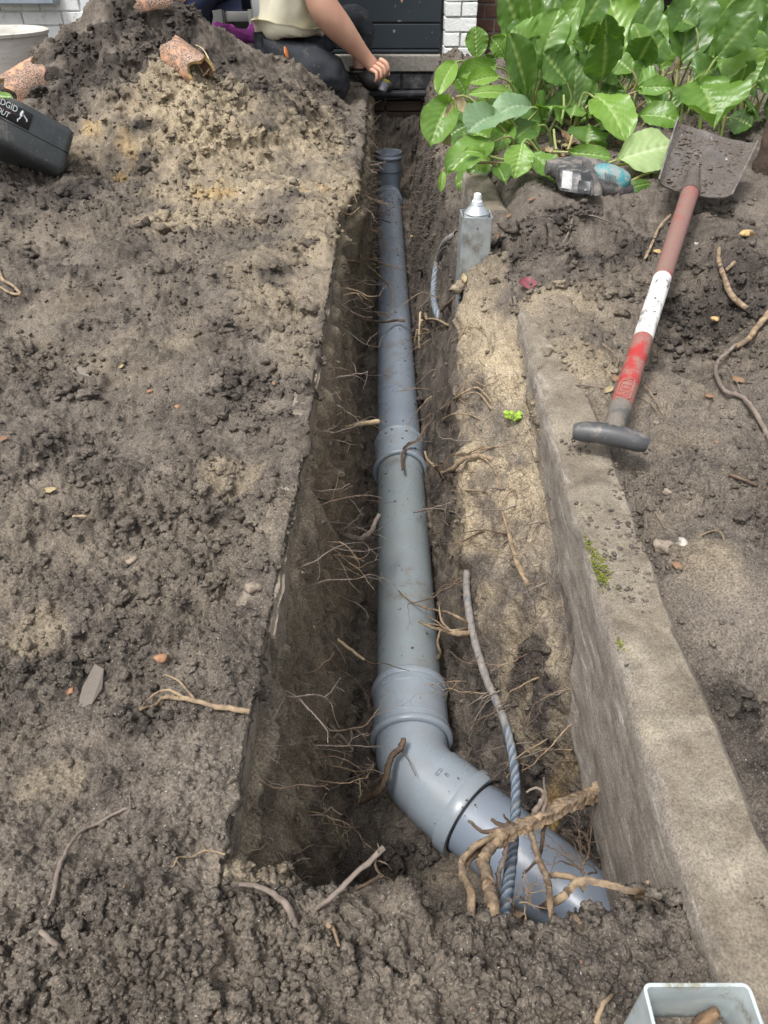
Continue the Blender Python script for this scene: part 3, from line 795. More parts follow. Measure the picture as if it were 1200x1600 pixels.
# ================================================================== more materials
M['steel'] = pmat('galvanised_steel', (0.50, 0.54, 0.54), (0.36, 0.40, 0.41), 45, 0.42, 0.15, 120, 0.001, metal=0.55, dirt=0.28, dscale=22, dcol=(0.26, 0.23, 0.19), rvar=.12)
M['steel_near'] = pmat('galvanised_steel_pale', (0.58, 0.64, 0.64), (0.42, 0.48, 0.49), 30, 0.48, 0.12, 120, 0.001, metal=0.25, dirt=0.30, dscale=28, dcol=(0.30, 0.29, 0.22), rvar=.12)
M['can'] = pmat('brushed_tin', (0.66, 0.70, 0.72), (0.58, 0.62, 0.64), 30, 0.28, 0.03, metal=0.75)
M['whiteplastic'] = pmat('white_plastic', (0.74, 0.78, 0.78), rough=0.4, bs=0.02)
M['redpaint'] = pmat('scuffed_red_paint', (0.42, 0.035, 0.035), (0.34, 0.045, 0.04), 25, 0.42, 0.25, 90, 0.0006, dirt=0.52, dscale=24, dcol=(0.27, 0.19, 0.155))
M['redworn'] = pmat('muddy_faded_red_paint', (0.32, 0.065, 0.058), (0.25, 0.11, 0.095), 22, 0.6, 0.3, 90, 0.0006, dirt=0.66, dscale=18, dcol=(0.22, 0.155, 0.125))
M['whitepaint'] = pmat('chipped_white_paint', (0.78, 0.78, 0.76), (0.70, 0.69, 0.66), 20, 0.5, 0.2, 90, 0.0006, dirt=0.34, dscale=34, speck=0.95, speckcol=(0.11, 0.10, 0.09), sscale=95)
M['tbar'] = pmat('dusty_black_plastic', (0.050, 0.053, 0.058), (0.075, 0.075, 0.078), 22, 0.45, 0.25, 120, 0.0006, dirt=0.22, dscale=40, dcol=(0.22, 0.19, 0.16))
M['ferrule'] = pmat('muddy_dark_ferrule', (0.075, 0.08, 0.08), (0.14, 0.12, 0.10), 30, 0.6, 0.4, 120, 0.001, dirt=0.5, dscale=35, dcol=(0.2, 0.17, 0.14))
M['blade'] = pmat('soil_caked_steel_blade', (0.105, 0.092, 0.085), (0.17, 0.155, 0.145), 18, 0.75, 1.0, 110, 0.005, metal=0.0, dirt=0.75, dscale=13, dcol=(0.095, 0.076, 0.060), speck=.3, speckcol=(.4, .38, .36), sscale=70)
M['bladeedge'] = pmat('worn_steel_rim', (0.36, 0.34, 0.32), (0.2, 0.18, 0.16), 40, 0.5, 0.2, 120, 0.001, metal=0.5)
M['case'] = pmat('charcoal_hard_plastic', (0.045, 0.052, 0.055), (0.062, 0.068, 0.070), 30, 0.42, 0.35, 420, 0.0006, dirt=0.10, dscale=9, dcol=(0.16, 0.15, 0.14), speck=.25, speckcol=(.22, .22, .21), sscale=160)
M['sticker'] = pmat('black_label', (0.018, 0.02, 0.022), rough=0.35, bs=0.0, dirt=.05, dcol=(.15, .14, .13))
M['print'] = pmat('silver_lettering', (0.62, 0.65, 0.66), rough=0.4, bs=0)
M['rule'] = pmat('dull_red_rule', (0.20, 0.08, 0.07), rough=0.4, bs=0)
M['drillgrey'] = pmat('dusty_grip_rubber', (0.055, 0.055, 0.056), (0.10, 0.097, 0.092), 40, 0.7, 0.4, 160, 0.001, dirt=0.36, dscale=40, dcol=(0.24, 0.205, 0.17))
M['drillblack'] = pmat('scuffed_black_battery_plastic', (0.035, 0.036, 0.04), (0.07, 0.072, 0.075), 50, 0.45, 0.3, 160, 0.001, dirt=0.36, dscale=60, dcol=(0.25, 0.23, 0.21))
M['teal'] = pmat('dusty_teal_plastic', (0.035, 0.22, 0.25), (0.09, 0.27, 0.29), 45, 0.6, 0.2, 160, 0.001, dirt=0.55, dscale=50, dcol=(0.32, 0.31, 0.28))
M['labelwhite'] = pmat('worn_white_sticker', (0.48, 0.48, 0.48), (0.38, 0.38, 0.38), 60, 0.6, 0.05, speck=.9, speckcol=(.12, .12, .12), sscale=330)
M['whitebrick'] = pmat('white_painted_brick', (0.84, 0.86, 0.84), (0.76, 0.78, 0.77), 14, 0.75, 0.8, 70, 0.004, spec=.3, dirt=0.10, dscale=10, dcol=(0.42, 0.42, 0.38))
M['whitemortar'] = pmat('white_painted_mortar', (0.74, 0.75, 0.73), (0.55, 0.55, 0.53), 20, 0.85, 0.8, 120, 0.003, spec=.2, dirt=.25, dscale=12, dcol=(.25, .24, .22))
M['brownbrick'] = pmat('dark_brown_brick', (0.105, 0.052, 0.038), (0.07, 0.040, 0.032), 16, 0.85, 0.6, 160, 0.002, spec=.2)
M['redbrick'] = pmat('red_brown_brick', (0.20, 0.072, 0.045), (0.15, 0.06, 0.04), 16, 0.85, 0.6, 160, 0.002, spec=.2)
M['mortar'] = pmat('grey_mortar', (0.13, 0.115, 0.10), (0.09, 0.08, 0.07), 40, 0.95, 0.6, 200, 0.002, spec=.1)
M['door'] = pmat('blue_black_door_paint', (0.022, 0.031, 0.040), (0.027, 0.036, 0.045), 4, 0.38, 0.05, 60, 0.001, speck=.32, speckcol=(.22, .24, .25), sscale=28)
M['stone'] = pmat('speckled_stone_threshold', (0.20, 0.185, 0.16), (0.30, 0.28, 0.245), 60, 0.85, 0.6, 160, 0.002, speck=.35, speckcol=(.05, .05, .05), sscale=120)
M['bitumen'] = pmat('black_bitumen_plinth', (0.022, 0.026, 0.032), (0.05, 0.052, 0.058), 12, 0.5, 0.6, 60, 0.004, dirt=.15, dscale=8, dcol=(.18, .175, .17), speck=.3, speckcol=(.35, .35, .35), sscale=60)
M['frame'] = pmat('white_window_frame', (0.72, 0.75, 0.76), (0.66, 0.69, 0.70), 5, 0.35, 0.02)
M['greyframe'] = pmat('grey_door_leaf', (0.33, 0.35, 0.36), (0.30, 0.32, 0.33), 5, 0.35, 0.02)
M['sill'] = pmat('blue_grey_stone_sill', (0.22, 0.26, 0.31), (0.30, 0.34, 0.38), 12, 0.6, 0.3, 100, 0.001)
M['inwall'] = pmat('interior_wall', (0.20, 0.195, 0.18), (0.17, 0.165, 0.155), 4, 0.8, 0.05)
M['infloor'] = pmat('interior_floor', (0.10, 0.09, 0.08), (0.13, 0.12, 0.11), 8, 0.45, 0.05)
M['stool'] = pmat('grey_plastic_stool', (0.27, 0.27, 0.255), (0.23, 0.23, 0.22), 6, 0.5, 0.05)
M['darkglass'] = pmat('dark_window_glass', (0.012, 0.012, 0.014), rough=0.12, bs=0)
M['purple'] = pmat('purple_cloth', (0.22, 0.045, 0.20), (0.30, 0.07, 0.27), 9, 0.9, 0.6, 260, 0.002, spec=.15)
M['clay'] = pmat('orange_glazed_clay', (0.56, 0.29, 0.16), (0.68, 0.44, 0.31), 14, 0.65, 0.5, 90, 0.002, speck=.35, speckcol=(.10, .07, .055), sscale=60, dirt=.72, dscale=16, dcol=(.09, .07, .058))
M['claybreak'] = pmat('yellow_clay_fracture', (0.56, 0.40, 0.19), (0.42, 0.29, 0.13), 50, 0.9, 0.7, 120, 0.003, spec=.2, dirt=.4, dscale=60)
M['planter'] = pmat('weathered_white_planter', (0.60, 0.58, 0.54), (0.50, 0.475, 0.43), 10, 0.8, 0.4, 60, 0.002, stretch=(1, 1, 5), dirt=.1, dcol=(.35, .3, .25))
M['skin'] = pmat('skin', (0.56, 0.33, 0.23), (0.50, 0.27, 0.19), 12, 0.55, 0.25, 260, 0.0006)
M['shirt'] = pmat('khaki_cotton', (0.62, 0.59, 0.46), (0.57, 0.54, 0.42), 8, 0.9, 0.5, 700, 0.0008, spec=.15)
M['trouser'] = pmat('charcoal_work_trousers', (0.032, 0.036, 0.043), (0.045, 0.049, 0.056), 10, 0.85, 0.5, 600, 0.001, spec=.2, dirt=.12, dscale=14, dcol=(.12, .11, .10), speck=.25, speckcol=(.25, .24, .23), sscale=60)
M['navy'] = pmat('navy_work_trousers', (0.016, 0.020, 0.045), (0.022, 0.027, 0.055), 10, 0.85, 0.4, 500, 0.001, spec=.2)
M['navyshirt'] = pmat('dark_grey_shirt', (0.05, 0.05, 0.06), rough=.9, bs=.2)
M['hair'] = pmat('brown_hair', (0.06, 0.04, 0.025), (0.10, 0.065, 0.04), 60, 0.6, 0.8, 200, 0.003)
M['shoe'] = pmat('black_work_boot', (0.02, 0.02, 0.02), (0.05, 0.045, 0.04), 20, 0.55, 0.3)
M['orange'] = pmat('orange_plastic', (0.70, 0.22, 0.06), rough=.45, bs=0)
M['yellow'] = pmat('yellow_rim', (0.62, 0.50, 0.03), rough=.4, bs=0)
M['cup'] = pmat('smoky_grey_plastic', (0.17, 0.16, 0.20), (0.24, 0.23, 0.28), 10, 0.3, 0)
M['deadleaf'] = pmat('dry_brown_leaf', (0.23, 0.135, 0.08), (0.30, 0.20, 0.13), 40, 0.85, 0.6, 160, 0.001, spec=.15, dirt=.4, dscale=60)
M['paleleaf'] = pmat('dry_straw_leaf', (0.40, 0.33, 0.19), (0.30, 0.24, 0.14), 40, 0.8, 0.5, 160, 0.001, spec=.2)
M['redleaf'] = pmat('dark_red_leaf', (0.16, 0.035, 0.05), (0.22, 0.06, 0.07), 60, 0.6, 0.6, 120, 0.002)
M['fleck'] = pmat('white_grit', (0.50, 0.47, 0.42), (0.36, 0.33, 0.29), 90, 0.8, 0.2, dirt=.3, dscale=90)
M['pebble'] = pmat('pale_pebble', (0.30, 0.25, 0.19), (0.22, 0.18, 0.14), 60, 0.9, 0.6, 200, 0.001, dirt=.4, dscale=90)
M['orangebit'] = pmat('orange_clay_crumb', (0.36, 0.19, 0.10), (0.27, 0.14, 0.08), 60, 0.9, 0.4, dirt=.4, dscale=90)
M['slate'] = pmat('grey_slate_shard', (0.12, 0.115, 0.11), (0.16, 0.15, 0.14), 12, 0.8, 0.4, 90, 0.002, dirt=.85, dscale=40, dcol=(.2, .165, .13))

# ================================================================== the house front
FY = 4.75
def wx(px, py=60): return onY(px, py, FY).x
def wz(py): return onY(600, py, FY).z
house = thing('house_front', (0, FY, 0), 'house front with white painted brick, a dark boarded door and an open doorway', 'house')
brick_meshes = []
def brick_mesh(lx, ly, lz, seed):
    bm = bmesh.new(); bmesh.ops.create_cube(bm, size=1, matrix=Matrix.Diagonal((lx, ly, lz, 1)))
    bmesh.ops.bevel(bm, geom=list(bm.edges), offset=.0035, segments=1, affect='EDGES')
    rnd = random.Random(seed)
    for v in bm.verts: v.co += Vector((rnd.uniform(-1, 1), rnd.uniform(-1, 1) * .7, rnd.uniform(-1, 1))) * .0016
    me = bpy.data.meshes.new('brick'); bm.to_mesh(me); bm.free(); return me
def brickwork(x0, x1, y, z0, z1, mats, parent, seed=0, length=.205, depth=.09, joint=.007, h=.057, n0=0, vary=.0035, ends=True):
    """single bricks in running bond, shared meshes; pieces cut at the ends"""
    rnd = random.Random(seed); cache = {}
    z = z0; row = n0
    while z + h < z1 + .02:
        x = x0 - (length + joint) * (0.5 if row % 2 else 0)
        while x < x1 - .015:
            a = max(x, x0); b = min(x + length, x1)
            if b - a > .02:
                k = (round((b - a) / .01), rnd.randrange(3))
                if k not in cache: cache[k] = brick_mesh(b - a, depth, h, seed * 31 + k[0] * 7 + k[1])
                me = cache[k]
                o = bpy.data.objects.new('brick', me)
                off = origin_of(parent)
                o.location = Vector(((a + b) / 2, y + depth / 2 + rnd.uniform(-1, 1) * vary, z + h / 2)) - off
                o.rotation_euler = (rnd.uniform(-.012, .012), rnd.uniform(-.008, .008), rnd.uniform(-.012, .012))
                mm = mats[min(int(rnd.random() * len(mats)), len(mats) - 1)]
                if not me.materials: me.materials.append(mm)
                o.material_slots[0].link = 'OBJECT' if len(mats) > 1 else 'DATA'
                link(o, parent)
                o.material_slots[0].material = mm
            x += length + joint
        z += h + joint; row += 1
# left white wall (px < 140)
xa, xb_ = wx(-260), wx(138)
wl_ = MB().box(((xa + xb_) / 2, FY + .12, 1.1), (xb_ - xa, .22, 2.9)).build('wall', M['whitemortar'], house, smooth=False)
wl_['label'] = 'white painted brick wall left of the open doorway'
brickwork(xa, xb_, FY - .002, -.10, .62, [M['whitebrick']], wl_, 3)
# window sill with window above
sx0, sx1 = wx(-260), wx(106)
MB().box(((sx0 + sx1) / 2, FY - .02, wz(4) + .022), (sx1 - sx0, .14, .05), bevel=.006).build('window_sill', M['sill'], wl_, smooth=False)
wn = MB(); wzb = wz(4) + .055
for bx, bz, sx_, sz_ in (((sx0 + sx1) / 2, wzb + .02, sx1 - sx0, .05), ((sx0 + sx1) / 2, wzb + 1.1, sx1 - sx0, .05)): wn.box((bx, FY + .0, bz), (sx_, .06, sz_))
for xx_ in (sx0 + .03, sx1 - .03): wn.box((xx_, FY + .0, wzb + .56), (.05, .06, 1.03))
wn.build('window_frame', M['frame'], wl_, smooth=False)
MB().box(((sx0 + sx1) / 2, FY + .004, wzb + .56), (sx1 - sx0 - .08, .02, 1.05)).build('pane', M['darkglass'], wl_, smooth=False)
# white door frame post and open grey leaf
fx0, fx1 = xb_ + .003, wx(168)
MB().box(((fx0 + fx1) / 2, FY + .03, 1.0), (fx1 - fx0, .10, 2.3), bevel=.004).build('door_frame', M['frame'], house, smooth=False)
lx0, lx1 = fx1 + .012, wx(212)
leaf_ = MB().box(((lx0 + lx1) / 2, FY + .075, 1.0), (lx1 - lx0, .045, 2.2), bevel=.003).build('door_leaf', M['greyframe'], house, smooth=False)
# opening with a room behind it
ox0, ox1 = lx1, wx(399)
rm = MB()
rm.box(((ox0 + ox1) / 2, FY + 2.2, 1.2), (3.2, .05, 2.6)); rm.box((ox0 - 1.0, FY + 1.2, 1.2), (.05, 2.0, 2.6)); rm.box((ox1 + .85, FY + 1.2, 1.2), (.05, 2.0, 2.6)); rm.box(((ox0 + ox1) / 2, FY + 1.2, 2.52), (3.2, 2.1, .05))
rm.build('room_wall', M['inwall'], house, smooth=False)
MB().box(((ox0 + ox1) / 2, FY + 1.15, .06), (3.0, 2.1, .06)).build('room_floor', M['infloor'], house, smooth=False)
sl = onY(360, 69, FY - .03)
MB().box(((ox0 + ox1) / 2, FY - .0, sl.z - .005), (ox1 - ox0, .16, .03), bevel=.004).build('door_sill', pmat('aluminium_sill', (.55, .56, .57), rough=.35, metal=.6, bs=.05), house, smooth=False)
MB().box(((ox0 + ox1) / 2, FY + .06, -.02), (ox1 - ox0, .12, .24)).build('step_riser', M['stone'], house, smooth=False)
# frame post between opening and dark door
px0, px1 = ox1 + .002, wx(412)
MB().box(((px0 + px1) / 2, FY + .03, 1.0), (px1 - px0, .10, 2.3), bevel=.004).build('door_frame', M['frame'], house, smooth=False)
# dark boarded door
dx0, dx1 = px1 + .003, wx(689)
door = MB().box(((dx0 + dx1) / 2, FY + .075, 1.05), (dx1 - dx0, .03, 2.1)).build('door', M['door'], house, smooth=False)
door['label'] = 'blue black door of wide horizontal boards'
zb_ = wz(82) + .012; tops = [wz(35.5), wz(35.5) + .19]
zz = zb_; hts = [wz(36.5) - zb_] + [.172] * 10
for k, hgt in enumerate(hts):
    MB().box(((dx0 + dx1) / 2, FY + .052, zz + hgt / 2 - .002), (dx1 - dx0 - .004, .022, hgt - .009), bevel=.003).build('door_board', M['door'], door, smooth=False)
    zz += hgt
MB().box(((dx0 + dx1) / 2, FY + .035, zb_ - .008), (dx1 - dx0 - .01, .05, .012), bevel=.002).build('weather_bar', M['door'], door, smooth=False)
# threshold and plinth
MB().box(((dx0 + dx1) / 2 , FY + .02, (wz(85) + wz(110)) / 2), (dx1 - dx0, .14, wz(85) - wz(110)), bevel=.004).build('threshold', M['stone'], house, smooth=False)
zt_, zb2 = wz(111), wz(152)
plx0, plx1 = wx(400), wx(742)
pl_ = MB().box(((plx0 + plx1) / 2, FY + .03, (zt_ + zb2) / 2), (plx1 - plx0, .10, zt_ - zb2), bevel=.004).build('plinth', M['bitumen'], house, smooth=False)
for k in range(6):
    a_ = plx0 + (plx1 - plx0) * k / 6
    MB().box((a_ + (plx1 - plx0) / 12, FY - .028, zt_ - .047), ((plx1 - plx0) / 6 - .012, .02, .072), bevel=.004).build('plinth_stone', M['bitumen'], pl_, smooth=False)
MB().tube([(plx0, FY - .035, zb2 + .022), ((plx0 + plx1) / 2, FY - .04, zb2 + .018), (plx1, FY - .035, zb2 + .024)], .020, 10, wob=.2).build('mortar_fillet', M['bitumen'], pl_)
# foundation brickwork showing at the trench end
M['foundbrick'] = pmat('soil_stained_foundation_brick', (0.062, 0.046, 0.037), (0.09, 0.06, 0.046), 9, 0.95, 0.9, 90, 0.005, spec=.1, dirt=.8, dscale=8, dcol=(.085, .065, .05))
fo = MB().box((.12, FY + .06, -.42), (1.1, .12, .60)).build('foundation', M['foundbrick'], house, smooth=False)
brickwork(-.2, .42, FY - .012, -.60, zb2 - .012, [M['foundbrick']], fo, 9, h=.052, depth=.05)
# white brick pier
wpx0, wpx1 = wx(693), wx(741)
pier = MB().box(((wpx0 + wpx1) / 2, FY + .03, 1.1), (wpx1 - wpx0 - .008, .20, 2.6)).build('brick_pier', M['whitemortar'], house, smooth=False)
brickwork(wpx0, wpx1, FY - .09, -.14, .62, [M['whitebrick']], pier, 5, length=.165, joint=.008, h=.059, depth=.2, vary=.004)
# brown brick return and dark window with a pale sill strip
bx0, bx1 = wpx1 + .002, wx(808)
bp = MB().box(((bx0 + bx1) / 2, FY + .12, 1.1), (bx1 - bx0, .16, 2.6)).build('brown_brick_wall', M['mortar'], house, smooth=False)
brickwork(bx0, bx1, FY + .036, -.14, .62, [M['brownbrick'], M['brownbrick'], M['redbrick']], bp, 6, length=.10, joint=.011, h=.054, depth=.06)
gx0, gx1 = bx1, wx(1400)
rw = MB().box(((gx0 + gx1) / 2, FY + .16, 1.1), (gx1 - gx0, .10, 2.6)).build('dark_wall', M['mortar'], house, smooth=False)
MB().box(((gx0 + gx1) / 2, FY + .09, wz(60)), (gx1 - gx0 - .01, .04, .52), bevel=.004).build('window', M['darkglass'], rw, smooth=False)
MB().box(((gx0 + gx1) / 2, FY + .07, wz(-1) + .02), (gx1 - gx0 - .01, .09, .03), bevel=.003).build('window_sill', M['frame'], rw, smooth=False)
MB().box(((gx0 + gx1) / 2, FY + .08, wz(-1) + .30), (gx1 - gx0 - .01, .05, .5)).build('pane', M['darkglass'], rw, smooth=False)

# stool inside, cloth on the sill, planter
st = thing('stool', onY(362, 40, FY + .35), 'small grey plastic stool inside the open doorway', 'stool')
so = origin_of(st); zf_ = .09
mb = MB(); mb.box((so.x, FY + .42, .42), (.30, .24, .03), bevel=.01); mb.build('seat', M['stool'], st, auto=30)
for a_ in (-1, 1):
    for b_ in (-1, 1):
        MB().box((so.x + a_ * .125, FY + .42 + b_ * .10, .25), (.035, .03, .31), bevel=.006).build('leg', M['stool'], st, auto=30)
MB().box((so.x, FY + .32, .30), (.22, .015, .05), bevel=.004).build('stretcher', M['stool'], st, auto=30)
cb = thing('cabinet', (onY(330, 30, FY + .3).x, FY + .4, .09), 'grey cabinet standing just inside the open doorway', 'cabinet')
co_ = origin_of(cb)
MB().box((co_.x - .02, FY + .45, .55), (.20, .3, .92), bevel=.006).build('carcass', M['stool'], cb, auto=30)
MB().box((co_.x - .02, FY + .295, .56), (.18, .014, .86), bevel=.004).build('cabinet_door', M['stool'], cb, auto=30)
# purple cloth: folded heap
def cloth(name, x0, x1, y0, y1, z, amp, mat, seed):
    nx, ny = 60, 26
    gx = np.linspace(x0, x1, nx)[None, :].repeat(ny, 0); gy = np.linspace(y0, y1, ny)[:, None].repeat(nx, 1)
    f = np.abs(fbm(gx * .45 + gy * .5, gy * 2.2, .07, 3, seed)) ; e = np.clip(np.minimum.reduce([(gx - x0) / .03, (x1 - gx) / .03, (gy - y0) / .02, (y1 - gy) / .02]), 0, 1)
    gz = z + amp * (f + .55) * e ** .5 + .014 * np.sin(gy * 60 + gx * 9) * e
    V = np.stack([gx + .01 * fbm(gx, gy, .05, 2, seed + 1), gy + .015 * fbm(gx, gy, .06, 2, seed + 2), gz], -1).reshape(-1, 3)
    i0 = (np.arange(ny - 1)[:, None] * nx + np.arange(nx - 1)[None, :]).ravel()
    Fq = np.stack([i0, i0 + 1, i0 + 1 + nx, i0 + nx], 1)
    me = np_mesh(name, V - V.mean(0), Fq, mat); o = bpy.data.objects.new(name, me); o.location = V.mean(0)
    link(o); s_ = o.modifiers.new('thickness', 'SOLIDIFY'); s_.thickness = .004
    return o
sz_ = sl.z + .012
o = cloth('cloth', onY(326, 60, FY).x, onY(408, 60, FY).x, FY - .085, FY + .10, sz_, .055, M['purple'], 5)
tag(o, 'crumpled purple cloth lying on the doorway sill behind the spoil heap', 'cloth')
pr0 = onY(70, 47, 4.2)
pc_ = Vector((pr0.x - .27, 4.2, 0))
o = MB().lathe([(-.02, .20), (0, .235), (.30, .262), (.305, .270), (.318, .272), (.322, .262), (.30, .245), (.02, .21), (.02, .0)], pc_ + Vector((0, 0, pr0.z - .32)), (0, 0, 1), 64).build('planter', M['planter'], None, auto=40)
tag(o, 'round whitish planter against the white brick wall, left of the spoil heap', 'planter')

# ================================================================== spade
th_c = onZ(957, 676, .062); bl_j = onY(1081, 292, 1.83)
sp = thing('spade', (th_c + bl_j) / 2, 'spade with red and white handle, black T grip and muddy blade', 'spade')
ax = (bl_j - th_c).normalized(); Ls = (bl_j - th_c).length
g0 = onZ(897, 669, .060); g1 = onZ(1013, 690, .058)
gd = (g1 - g0).normalized()
tb = MB()
pts = [g0 + gd * (g1 - g0).length * t + Vector((0, 0, -.006 * (2 * t - 1) ** 2)) for t in np.linspace(0, 1, 13)]
tb.tube(pts, [.0115, .0150] + [.0158, .0160, .0163, .0168, .0170, .0168, .0163, .0160, .0158] + [.0150, .0110], 22, squash=.94)
grip = tb.build('grip', M['tbar'], sp, auto=60)
def along(t): return th_c + ax * (Ls * t)
def px_t(px, py):     # parameter along the handle of the pixel nearest
    best = min(np.linspace(0, 1, 400), key=lambda t: (Vector(proj(np.array(along(t)))[:2]) - Vector((px, py))).length)
    return best
t_f = px_t(968, 640); t_r = px_t(993, 528); t_w = px_t(1032, 436)
def shaft(t0, t1, r0, r1, mat, name, n=14, cap=True, wob=.012):
    pts = [along(t0 + (t1 - t0) * k / n) for k in range(n + 1)]
    return MB().tube(pts, [r0 + (r1 - r0) * k / n for k in range(n + 1)], 28, cap=cap, wob=wob, seed=3).build(name, mat, sp, auto=50)
shaft(.0, t_f + .008, .0150, .0176, M['ferrule'], 'ferrule')
sh = shaft(t_f, t_r, .0166, .0172, M['redpaint'], 'shaft'); sh['label'] = 'bright red lower stretch of the handle with the raised emblem'
s2 = shaft(t_r, t_w, .0171, .0176, M['whitepaint'], 'shaft'); s2['label'] = 'chipped white middle stretch of the handle'
s3 = shaft(t_w, .965, .0175, .0198, M['redworn'], 'shaft'); s3['label'] = 'faded muddy red upper stretch of the handle'
# raised emblem on the handle: outline and letters along the shaft
def ring_frame(): 
    tocam = (Vector((0, 0, CAM_Z)) - along((t_f + t_r) / 2)); tocam -= ax * tocam.dot(ax); n = tocam.normalized()
    return n, ax.cross(n)
en, es = ring_frame()
def emb(al, sd, lift=.0006):      # al metres from t_f, sd metres sideways (arc)
    r = .0172 + lift; a = (sd) / r - .10
    return along(t_f) + ax * al + (en * math.cos(a) + es * math.sin(a)) * r
e_ = MB()
def estroke(pts, r=.0010):
    q_ = []
    for (a, b), (c, d) in zip(pts, pts[1:]):
        for k in range(6): q_.append(emb(a + (c - a) * k / 6, b + (d - b) * k / 6))
    q_.append(emb(*pts[-1])); e_.tube(q_, r, 5)
L0, L1, Wd = .012, .062, .0115
out = []
for k in range(41):
    a = 2 * math.pi * k / 40; cx_, cy_ = math.cos(a), math.sin(a)
    out.append(((L0 + L1) / 2 + (L1 - L0) / 2 * np.sign(cx_) * abs(cx_) ** .35 + .0035 * math.sin(2 * a), Wd * np.sign(cy_) * abs(cy_) ** .4))
estroke(out)
glyph = {'P': [[(0, 0), (0, 1), (.7, 1), (.7, .5), (0, .5)]], 'O': [[(0, 0), (0, 1), (.8, 1), (.8, 0), (0, 0)]], 'L': [[(0, 1), (0, 0), (.7, 0)]], 'E': [[(.7, 0), (0, 0), (0, 1), (.7, 1)], [(0, .5), (.6, .5)]], 'T': [[(0, 1), (.8, 1)], [(.4, 1), (.4, 0)]]}
for i, ch in enumerate('POLET'):
    for st_ in glyph[ch]:
        estroke([(L0 + .0045 + i * .0092 + x * .0078, -.0062 + y * .0125) for x, y in st_], .0009)
e_.build('emblem', pmat('raised_dusty_red', (0.40, 0.10, 0.08), (0.36, 0.20, 0.17), 60, .55, .1), sh)
# socket and blade
BLp, BRp = onY(1027, 286, 1.86), onY(1140, 310, 1.84); TLp, TRp = onY(1053, 196, 2.06), onY(1177, 232, 2.04)
bn = (BRp - BLp).cross(TLp - BLp).normalized()
if bn.z < 0: bn = -bn
nb = MB(); G = {}
nu, nv = 22, 26
for s_i, off in ((0, 0.0), (1, -.0035)):
    for i in range(nu + 1):
        for j in range(nv + 1):
            u_, v_ = i / nu, j / nv
            p = (BLp.lerp(BRp, u_)).lerp(TLp.lerp(TRp, u_), v_)
            dish = .010 * (1 - (2 * u_ - 1) ** 2) * (1 - .2 * v_)
            curl = .010 * max(0, abs(2 * u_ - 1) - .88) / .12 * 1.0
            p = p + bn * (-dish + curl + off + .012 * v_ * v_)
            if off == 0:
                p += bn * .0022 * float(fbm(np.array([u_ * 1.0]), np.array([v_ * 1.2]), .14, 4, 5)[0])
            p += (TLp - BLp).normalized() * (-.006 * (1 - (2 * u_ - 1) ** 2) * (v_ > .99) * -1)
            G[s_i, i, j] = nb.bm.verts.new(p)
for i in range(nu):
    for j in range(nv):
        nb.bm.faces.new((G[0, i, j], G[0, i + 1, j], G[0, i + 1, j + 1], G[0, i, j + 1]))
        nb.bm.faces.new((G[1, i, j], G[1, i, j + 1], G[1, i + 1, j + 1], G[1, i + 1, j]))
for i in range(nu):
    nb.bm.faces.new((G[0, i, 0], G[1, i, 0], G[1, i + 1, 0], G[0, i + 1, 0])); nb.bm.faces.new((G[0, i, nv], G[0, i + 1, nv], G[1, i + 1, nv], G[1, i, nv]))
for j in range(nv):
    nb.bm.faces.new((G[0, 0, j], G[0, 0, j + 1], G[1, 0, j + 1], G[1, 0, j])); nb.bm.faces.new((G[0, nu, j], G[1, nu, j], G[1, nu, j + 1], G[0, nu, j + 1]))
blade = nb.build('blade', M['blade'], sp, auto=50)
rimm = MB()
rimm.tube([BRp.lerp(TRp, t) + bn * (.010 + .012 * t * t) for t in np.linspace(0, 1, 9)], .0022, 6)
rimm.tube([BLp.lerp(TLp, t) + bn * (.010 + .012 * t * t) for t in np.linspace(0, 1, 9)], .0022, 6)
rimm.build('blade_rim', M['bladeedge'], blade)
bc = BLp.lerp(BRp, .45)
soc = [along(.955), along(.985), along(1.0) + (bc - along(1.0)) * .2, bc + (TLp - BLp) * .10 + bn * .004, bc + (TLp - BLp) * .34 - bn * .006, bc + (TLp - BLp) * .46 - bn * .016]
MB().tube(smooth_path(soc, 5), [.0215] * 6 + [.0205] * 5 + [.0185] * 5 + [.015] * 5 + [.009] * 4 + [.003], 20, wob=.05, seed=4).build('socket', M['blade'], sp, auto=60)
# caked soil on the blade
def lumps(name, pts, mat, parent, sub=2, seed=3, lab=None):
    Vs, Fs, off = [], [], 0
    rng = np.random.default_rng(seed); T8 = [ico(sub, seed + k, .8) for k in range(4)]
    for k, (p, r, sx_, sz_) in enumerate(pts):
        V, Fc = T8[k % 4]; a = rng.random() * 6.28
        W = V @ np.array([[math.cos(a), -math.sin(a), 0], [math.sin(a), math.cos(a), 0], [0, 0, 1]])
        Vs.append(W * np.array([r * sx_, r, r * sz_]) + np.array(p)); Fs.append(Fc + off); off += len(V)
    V = np.concatenate(Vs) - np.array(origin_of(parent)); me = np_mesh(name, V, np.concatenate(Fs), mat)
    o = bpy.data.objects.new(name, me); link(o, parent); return o
rs = random.Random(8)
cake = [((BLp.lerp(BRp, u)).lerp(TLp.lerp(TRp, u), v) + bn * (-.010 * (1 - (2 * u - 1) ** 2) + .012 * v * v + .000), rs.uniform(.0015, .0055), 1.3, .45) for u, v in [(rs.random() * .9 + .05, rs.random() ** .8 * .95) for _ in range(240)]]
lumps('caked_soil', cake, M['clod'], blade, 1, 5)['kind'] = 'stuff'

